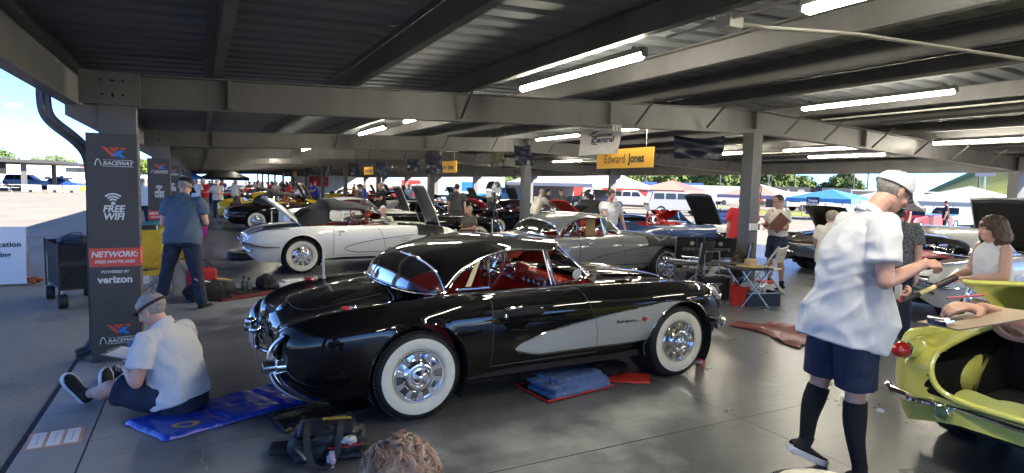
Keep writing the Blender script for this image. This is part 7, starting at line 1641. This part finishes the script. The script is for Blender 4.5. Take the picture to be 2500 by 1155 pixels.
t = thing('carport', 'long flat carport roof behind the blue tent', 'carport', (72, 43, 0), R(-27.6)); MB().b2((-5, -2, 2.35), (5, 2, 2.5)).obj('roof', mat('carport_roof', (.32, .32, .32), .6), t, smooth=False)
for x in (-4.8, 0, 4.8):
    for s in (-1, 1): MB().b2((x-.06, s*1.8-.06, 0), (x+.06, s*1.8+.06, 2.35)).obj('post', STEEL, t, smooth=False)
MB().b2((-4.9, 1.9, 0), (4.9, 1.95, 2.35)).obj('back_wall', WT, t, smooth=False)
t = thing('roadside_sign', 'dark blue upright sign with white words left of the blue tent', 'sign', (36.3, 26.3, 0), R(-50)); MB().box((0, 0, 1.05), (.78, .03, 1.15)).obj('panel', mat('sign_navy', (.02, .035, .11), .5), t, smooth=False); text('Vette\nPocket\nGuide', .25, SIGNWHITE, t, UP(0, -.02, 1.15), bold=.05, line=.9); b = MB(); b.b2((-.3, -.02, 0), (-.26, .02, .5)); b.b2((.26, -.02, 0), (.3, .02, .5)); b.obj('stand', STEEL, t, smooth=False)
t = thing('vendor_table', 'vendor table with navy cover and blue lettering left of the ridge column', 'table', (26.6, 25.3, 0), R(-42)); MB().b2((-.85, -.35, 0), (.85, .35, .75)).obj('tablecloth', mat('cover_navy', (.015, .02, .06), .7), t, smooth=False, bevel=.02); text('CORVETTE\nSTORE', .21, mat('print_blue', (.10, .16, .55), .6), t, UP(.15, -.355, .40), bold=.03); b = MB(); b.lathe([(.09, .004), (.14, .004), (.14, 0)], 18, Matrix.Translation((-.60, -.352, .4)) @ Matrix.Rotation(R(90), 4, 'X')); b.obj('emblem', mat('print_blue', (.10, .16, .55), .6), t)
b = MB()
for k in range(7): b.ell((-.7+.22*k, random.uniform(-.2, .2), .80), (.14, .12, .06), 8)
b.obj('goods', mat('goods_mixed', (.3, .3, .32), .7, var=.9, vscale=9), t)
t = thing('concrete_barrier', 'low pale concrete barrier before the grass bank', 'barrier', (64, 35, 0), R(-27.6)); MB().b2((-9, -.25, 0), (9, .25, .95)).obj('wall', mat('barrier_concrete', (.45, .47, .5), .8, var=.08), t, smooth=False)
t = thing('chain_fence', 'long low fence along the track beyond the tents', 'fence', (95, 95, 0), R(-40)); b = MB()
for k in range(41): b.tube([(-60+3*k, 0, 0), (-60+3*k, 0, 1.6)], .04, 5)
b.obj('post', STEEL, t); b = MB(); b.b2((-60, -.02, .6), (60, .02, .75)); b.b2((-60, -.02, 1.45), (60, .02, 1.55)); b.obj('rail', STEEL, t)
for i, (az, d, h) in enumerate(((46.5, 150, 9), (48.5, 150, 12.5), (50.5, 150, 10), (52.6, 150, 11.5), (57.0, 150, 12), (58.0, 150, 14), (65.2, 150, 17), (30.5, 160, 11), (40, 160, 10))):
    x, y = d*math.sin(R(az)), d*math.cos(R(az)); t = thing('utility_pole', 'thin dark pole in the row of poles along the track', 'pole', (x, y, 0), 0, 'thin poles along the track')
    MB().tube([(0, 0, 0), (0, 0, h)], [.16, .10], 6).obj('shaft', mat('pole_dark', (.09, .10, .13), .6), t); MB().beam((-.7, .3, h-.3), (.7, -.3, h-.3), .1, .1).obj('cross_arm', mat('pole_dark', (.09, .10, .13), .6), t)
t = thing('hill_sign', 'small pale sign on a post before the grass bank', 'sign', (110, 50, 0), R(-60)); MB().box((0, 0, 7.0), (2.6, .1, 3.2)).obj('panel', mat('sign_pale', (.5, .45, .45), .6), t); MB().tube([(0, 0, 0), (0, 0, 5.5)], .12, 6).obj('post', STEEL, t)
# ---------------------------------------------------------------- trees
LEAF = [mat('foliage_%d' % i, c, .8, var=.3, vscale=.4) for i, c in enumerate(((.11, .155, .035), (.12, .16, .04), (.085, .13, .035)))]
BARK = mat('bark', (.10, .075, .05), .9, var=.3)
def tree_proto(seed, h, w, m):
    rnd = random.Random(seed); t = bpy.data.objects.new('broadleaf_tree', None); link(t)
    b = MB(); b.tube([(0, 0, 0), (.05*h*.2, 0, h*.25), (.0, .1, h*.5)], [.22, .17, .1], 7)
    for k in range(5):
        a = k*1.3+rnd.random(); b.tube([(0, 0, h*(.2+.05*k)), (w*.3*math.cos(a), w*.3*math.sin(a), h*(.5+.06*k))], [.09, .03], 5)
    b.obj('trunk', BARK, t)
    v = []; f = []
    lobes = [(rnd.uniform(-.32, .32)*w, rnd.uniform(-.32, .32)*w, h*rnd.uniform(.38, .80), rnd.uniform(.18, .30)*w) for _ in range(11)]
    for (cx, cy, cz, r) in lobes:
        for _ in range(120):
            d = V((rnd.gauss(0, 1), rnd.gauss(0, 1), rnd.gauss(0, 1))).normalized()*r*rnd.uniform(.6, 1.12); p = V((cx, cy, cz))+d*V((1, 1, .85)) if False else V((cx+d.x, cy+d.y, cz+d.z*.85))
            n = (d.normalized()+V((rnd.gauss(0, .5), rnd.gauss(0, .5), rnd.gauss(0, .5)))).normalized(); s = rnd.uniform(.22, .5)*w/6; u = n.orthogonal().normalized(); w_ = n.cross(u); k = len(v)
            v += [p+u*s, p+w_*s*.8, p-u*s*.9+n*s*.3, p-w_*s]; f.append((k, k+1, k+2, k+3))
    obj('crown', v, f, m, t, smooth=False); return t
protos = [tree_proto(i, h, w, LEAF[i % 3]) for i, (h, w) in enumerate(((9, 9), (10.5, 8), (8, 10), (11, 9)))]
for i, p in enumerate(protos): tag(p, 'rounded green tree in the tree line beyond the track', 'tree', 'trees beyond the track'); 
used_ = set()
def put_tree(az, d, s, lab='rounded green tree in the tree line beyond the track', grp='trees beyond the track'):
    i = random.randrange(4); o = protos[i] if i not in used_ else copy_tree(protos[i]); used_.add(i)
    o.location = (d*math.sin(R(az)), d*math.cos(R(az)), -.02); o.scale = (s, s, s*random.uniform(.85, 1.1)); o.rotation_euler = (0, 0, random.uniform(0, 6.28)); o['label'] = lab; o['group'] = grp
for az in np.arange(38.5, 57.5, .62): put_tree(az+random.uniform(-.2, .2), random.uniform(225, 275), random.uniform(.80, 1.2)*(1.15 if 43 < az < 51 else .85))
for az in np.arange(20, 38, 1.1): put_tree(az+random.uniform(-.3, .3), random.uniform(260, 330), random.uniform(.8, 1.1))
for az in list(np.arange(-17, -4, .8)): put_tree(az+random.uniform(-.3, .3), random.uniform(300, 345), random.uniform(.8, 1.15), 'green tree beyond the white grandstand wall at left', 'trees beyond the grandstand')
# ---------------------------------------------------------------- left paddock
t = thing('paddock_shelter', 'second dark roofed shelter across the paddock at far left', 'shelter', (-15.5, 78, 0)); MB().b2((-40, -2.0, 2.95), (3.2, 16, 3.25)).obj('roof', mat('shelter_roof', (.05, .05, .052), .6), t, smooth=False)
for x in (-24, -16, -8, -.2):
    for y in (-.5, 14): MB().b2((x-.22, y-.15, 0), (x+.22, y+.15, 2.95)).obj('column', GREYSTEEL, t, smooth=False)
MB().b2((-6.5, -1.0, 1.75), (-1.5, -.9, 2.95)).obj('hung_screen', BLACKCLOTH, t, smooth=False)
vehicle('suv', 'bright blue SUV behind the paddock shelter', -18.6, 94, -10, tint('royal', (.03, .10, .35))); vehicle('sedan', 'blue sedan right of the bright blue SUV', -15.3, 95, -20, tint('royal', (.03, .10, .35))); vehicle('van', 'white box truck with dark windscreen across the paddock', -14.2, 99, -95, tint('white', (.65, .65, .65))); vehicle('suv', 'white SUV beside the white box truck', -16.6, 103, 0, tint('white', (.65, .65, .65))); vehicle('sedan', 'dark blue car at the right end of the paddock row', -11.2, 101, 10, tint('navy', (.02, .05, .14))); vehicle('sedan', 'dark car at the left edge behind the shelter', -23.5, 93, 0, tint('navy', (.02, .05, .14)))
trailer('bright red trailer across the paddock', -12.6, 103, 85, 8, 2.6, RT); trailer('orange car hauler right of the red trailer', -11.2, 112, 80, 6, 2.2, mat('hauler_orange', (.55, .18, .04), .6))
t = thing('kayak', 'yellow plastic ramp lying before the white box truck', 'ramp', (-13.2, 88, 0), R(10)); b = MB(); b.add([(-2, -.5, 0), (1.5, -.6, .0), (2, .5, 0), (-1.8, .6, 0), (-1.6, -.3, .25), (1.2, -.4, .6), (1.5, .3, .55), (-1.5, .4, .25)], [(3, 2, 1, 0), (4, 5, 6, 7), (0, 1, 5, 4), (1, 2, 6, 5), (2, 3, 7, 6), (3, 0, 4, 7)]); b.obj('ramp_body', mat('ramp_yellow', (.7, .5, .02), .5), t, smooth=False, bevel=.05); t.name = 'yellow_ramp'
for i, (x, y, w, l) in enumerate(((-14.9, 76.3, 1.5, 'pale concrete block right of the shelter post'), (-13.1, 77, 1.2, 'pale concrete block with dark slot beyond the shelter post'), (-11.8, 77.5, 1.4, 'rightmost pale concrete block by the shelter'))):
    t = thing('concrete_block', l, 'block', (x, y, 0), R(5*i), 'concrete blocks by the shelter'); MB().b2((-w/2, -.4, 0), (w/2, .4, .75)).obj('block_body', mat('block_concrete', (.36, .33, .30), .9), t, smooth=False, bevel=.04); MB().b2((-.15, -.42, .0), (.15, -.4, .25)).obj('slot', DARK, t, smooth=False)
for i in range(5):
    t = thing('picnic_table', 'pale picnic table in the group under the left shelter', 'table', (-18.5+1.5*(i % 3)-.4*i, 76.8+1.5*(i//3), 0), R(20*i), 'picnic tables under the shelter'); MB().box((0, 0, .72), (1.5, .7, .05)).obj('tabletop', mat('table_pale', (.42, .40, .37), .8), t)
    for s in (-1, 1): MB().box((0, s*.65, .44), (1.5, .25, .04)).obj('bench', mat('table_pale', (.42, .40, .37), .8), t); MB().beam((s*.55, -.5, 0), (s*.55, .5, .7), .06, .06).obj('leg', mat('table_pale', (.42, .40, .37), .8), t)
t = thing('grandstand', 'long white grandstand wall with round emblems beyond the paddock', 'grandstand', (-60, 200, 0), R(4)); MB().b2((-60, 0, 0), (37, 1, 4.3)).obj('wall', mat('stand_white', (.55, .54, .52), .7), t, smooth=False); MB().b2((-60, 1.0, 3.6), (37, 9, 5.2)).obj('upper_deck', mat('stand_grey', (.36, .36, .36), .7), t, smooth=False)
b = MB()
for k in range(12): b.lathe([(0, .02), (.8, .02), (.9, 0)], 14, Matrix.Translation((-54+7.5*k, -.02, 2.6)) @ Matrix.Rotation(R(90), 4, 'X'))
b.obj('emblem', mat('emblem_grey', (.25, .26, .28), .7), t)
b = MB()
for k in range(33): b.tube([(-60+3*k, 5, 5.2), (-60+3*k, 5, 6.3)], .05, 4)
b.b2((-60, 4.95, 6.2), (37, 5.05, 6.3)); b.obj('railing', STEEL, t)
for x, y, h, l in ((-53.4, 255, 24, 'tall floodlight mast beyond the grandstand at far left'), (-27.0, 230, 26, 'tall mast just left of the first column sign')):
    t = thing('floodlight_mast', l, 'light mast', (x, y, 0)); MB().tube([(0, 0, 0), (0, 0, h)], [.35, .18], 8).obj('shaft', mat('mast_grey', (.45, .46, .47), .6), t); b = MB(); b.b2((-2.2, -.4, h), (2.2, .4, h+.35)); b.b2((-1.8, -.5, h+.35), (1.8, .3, h+1.1)); b.obj('lamp_bank', mat('mast_lamp', (.5, .48, .42), .6), t, smooth=False)
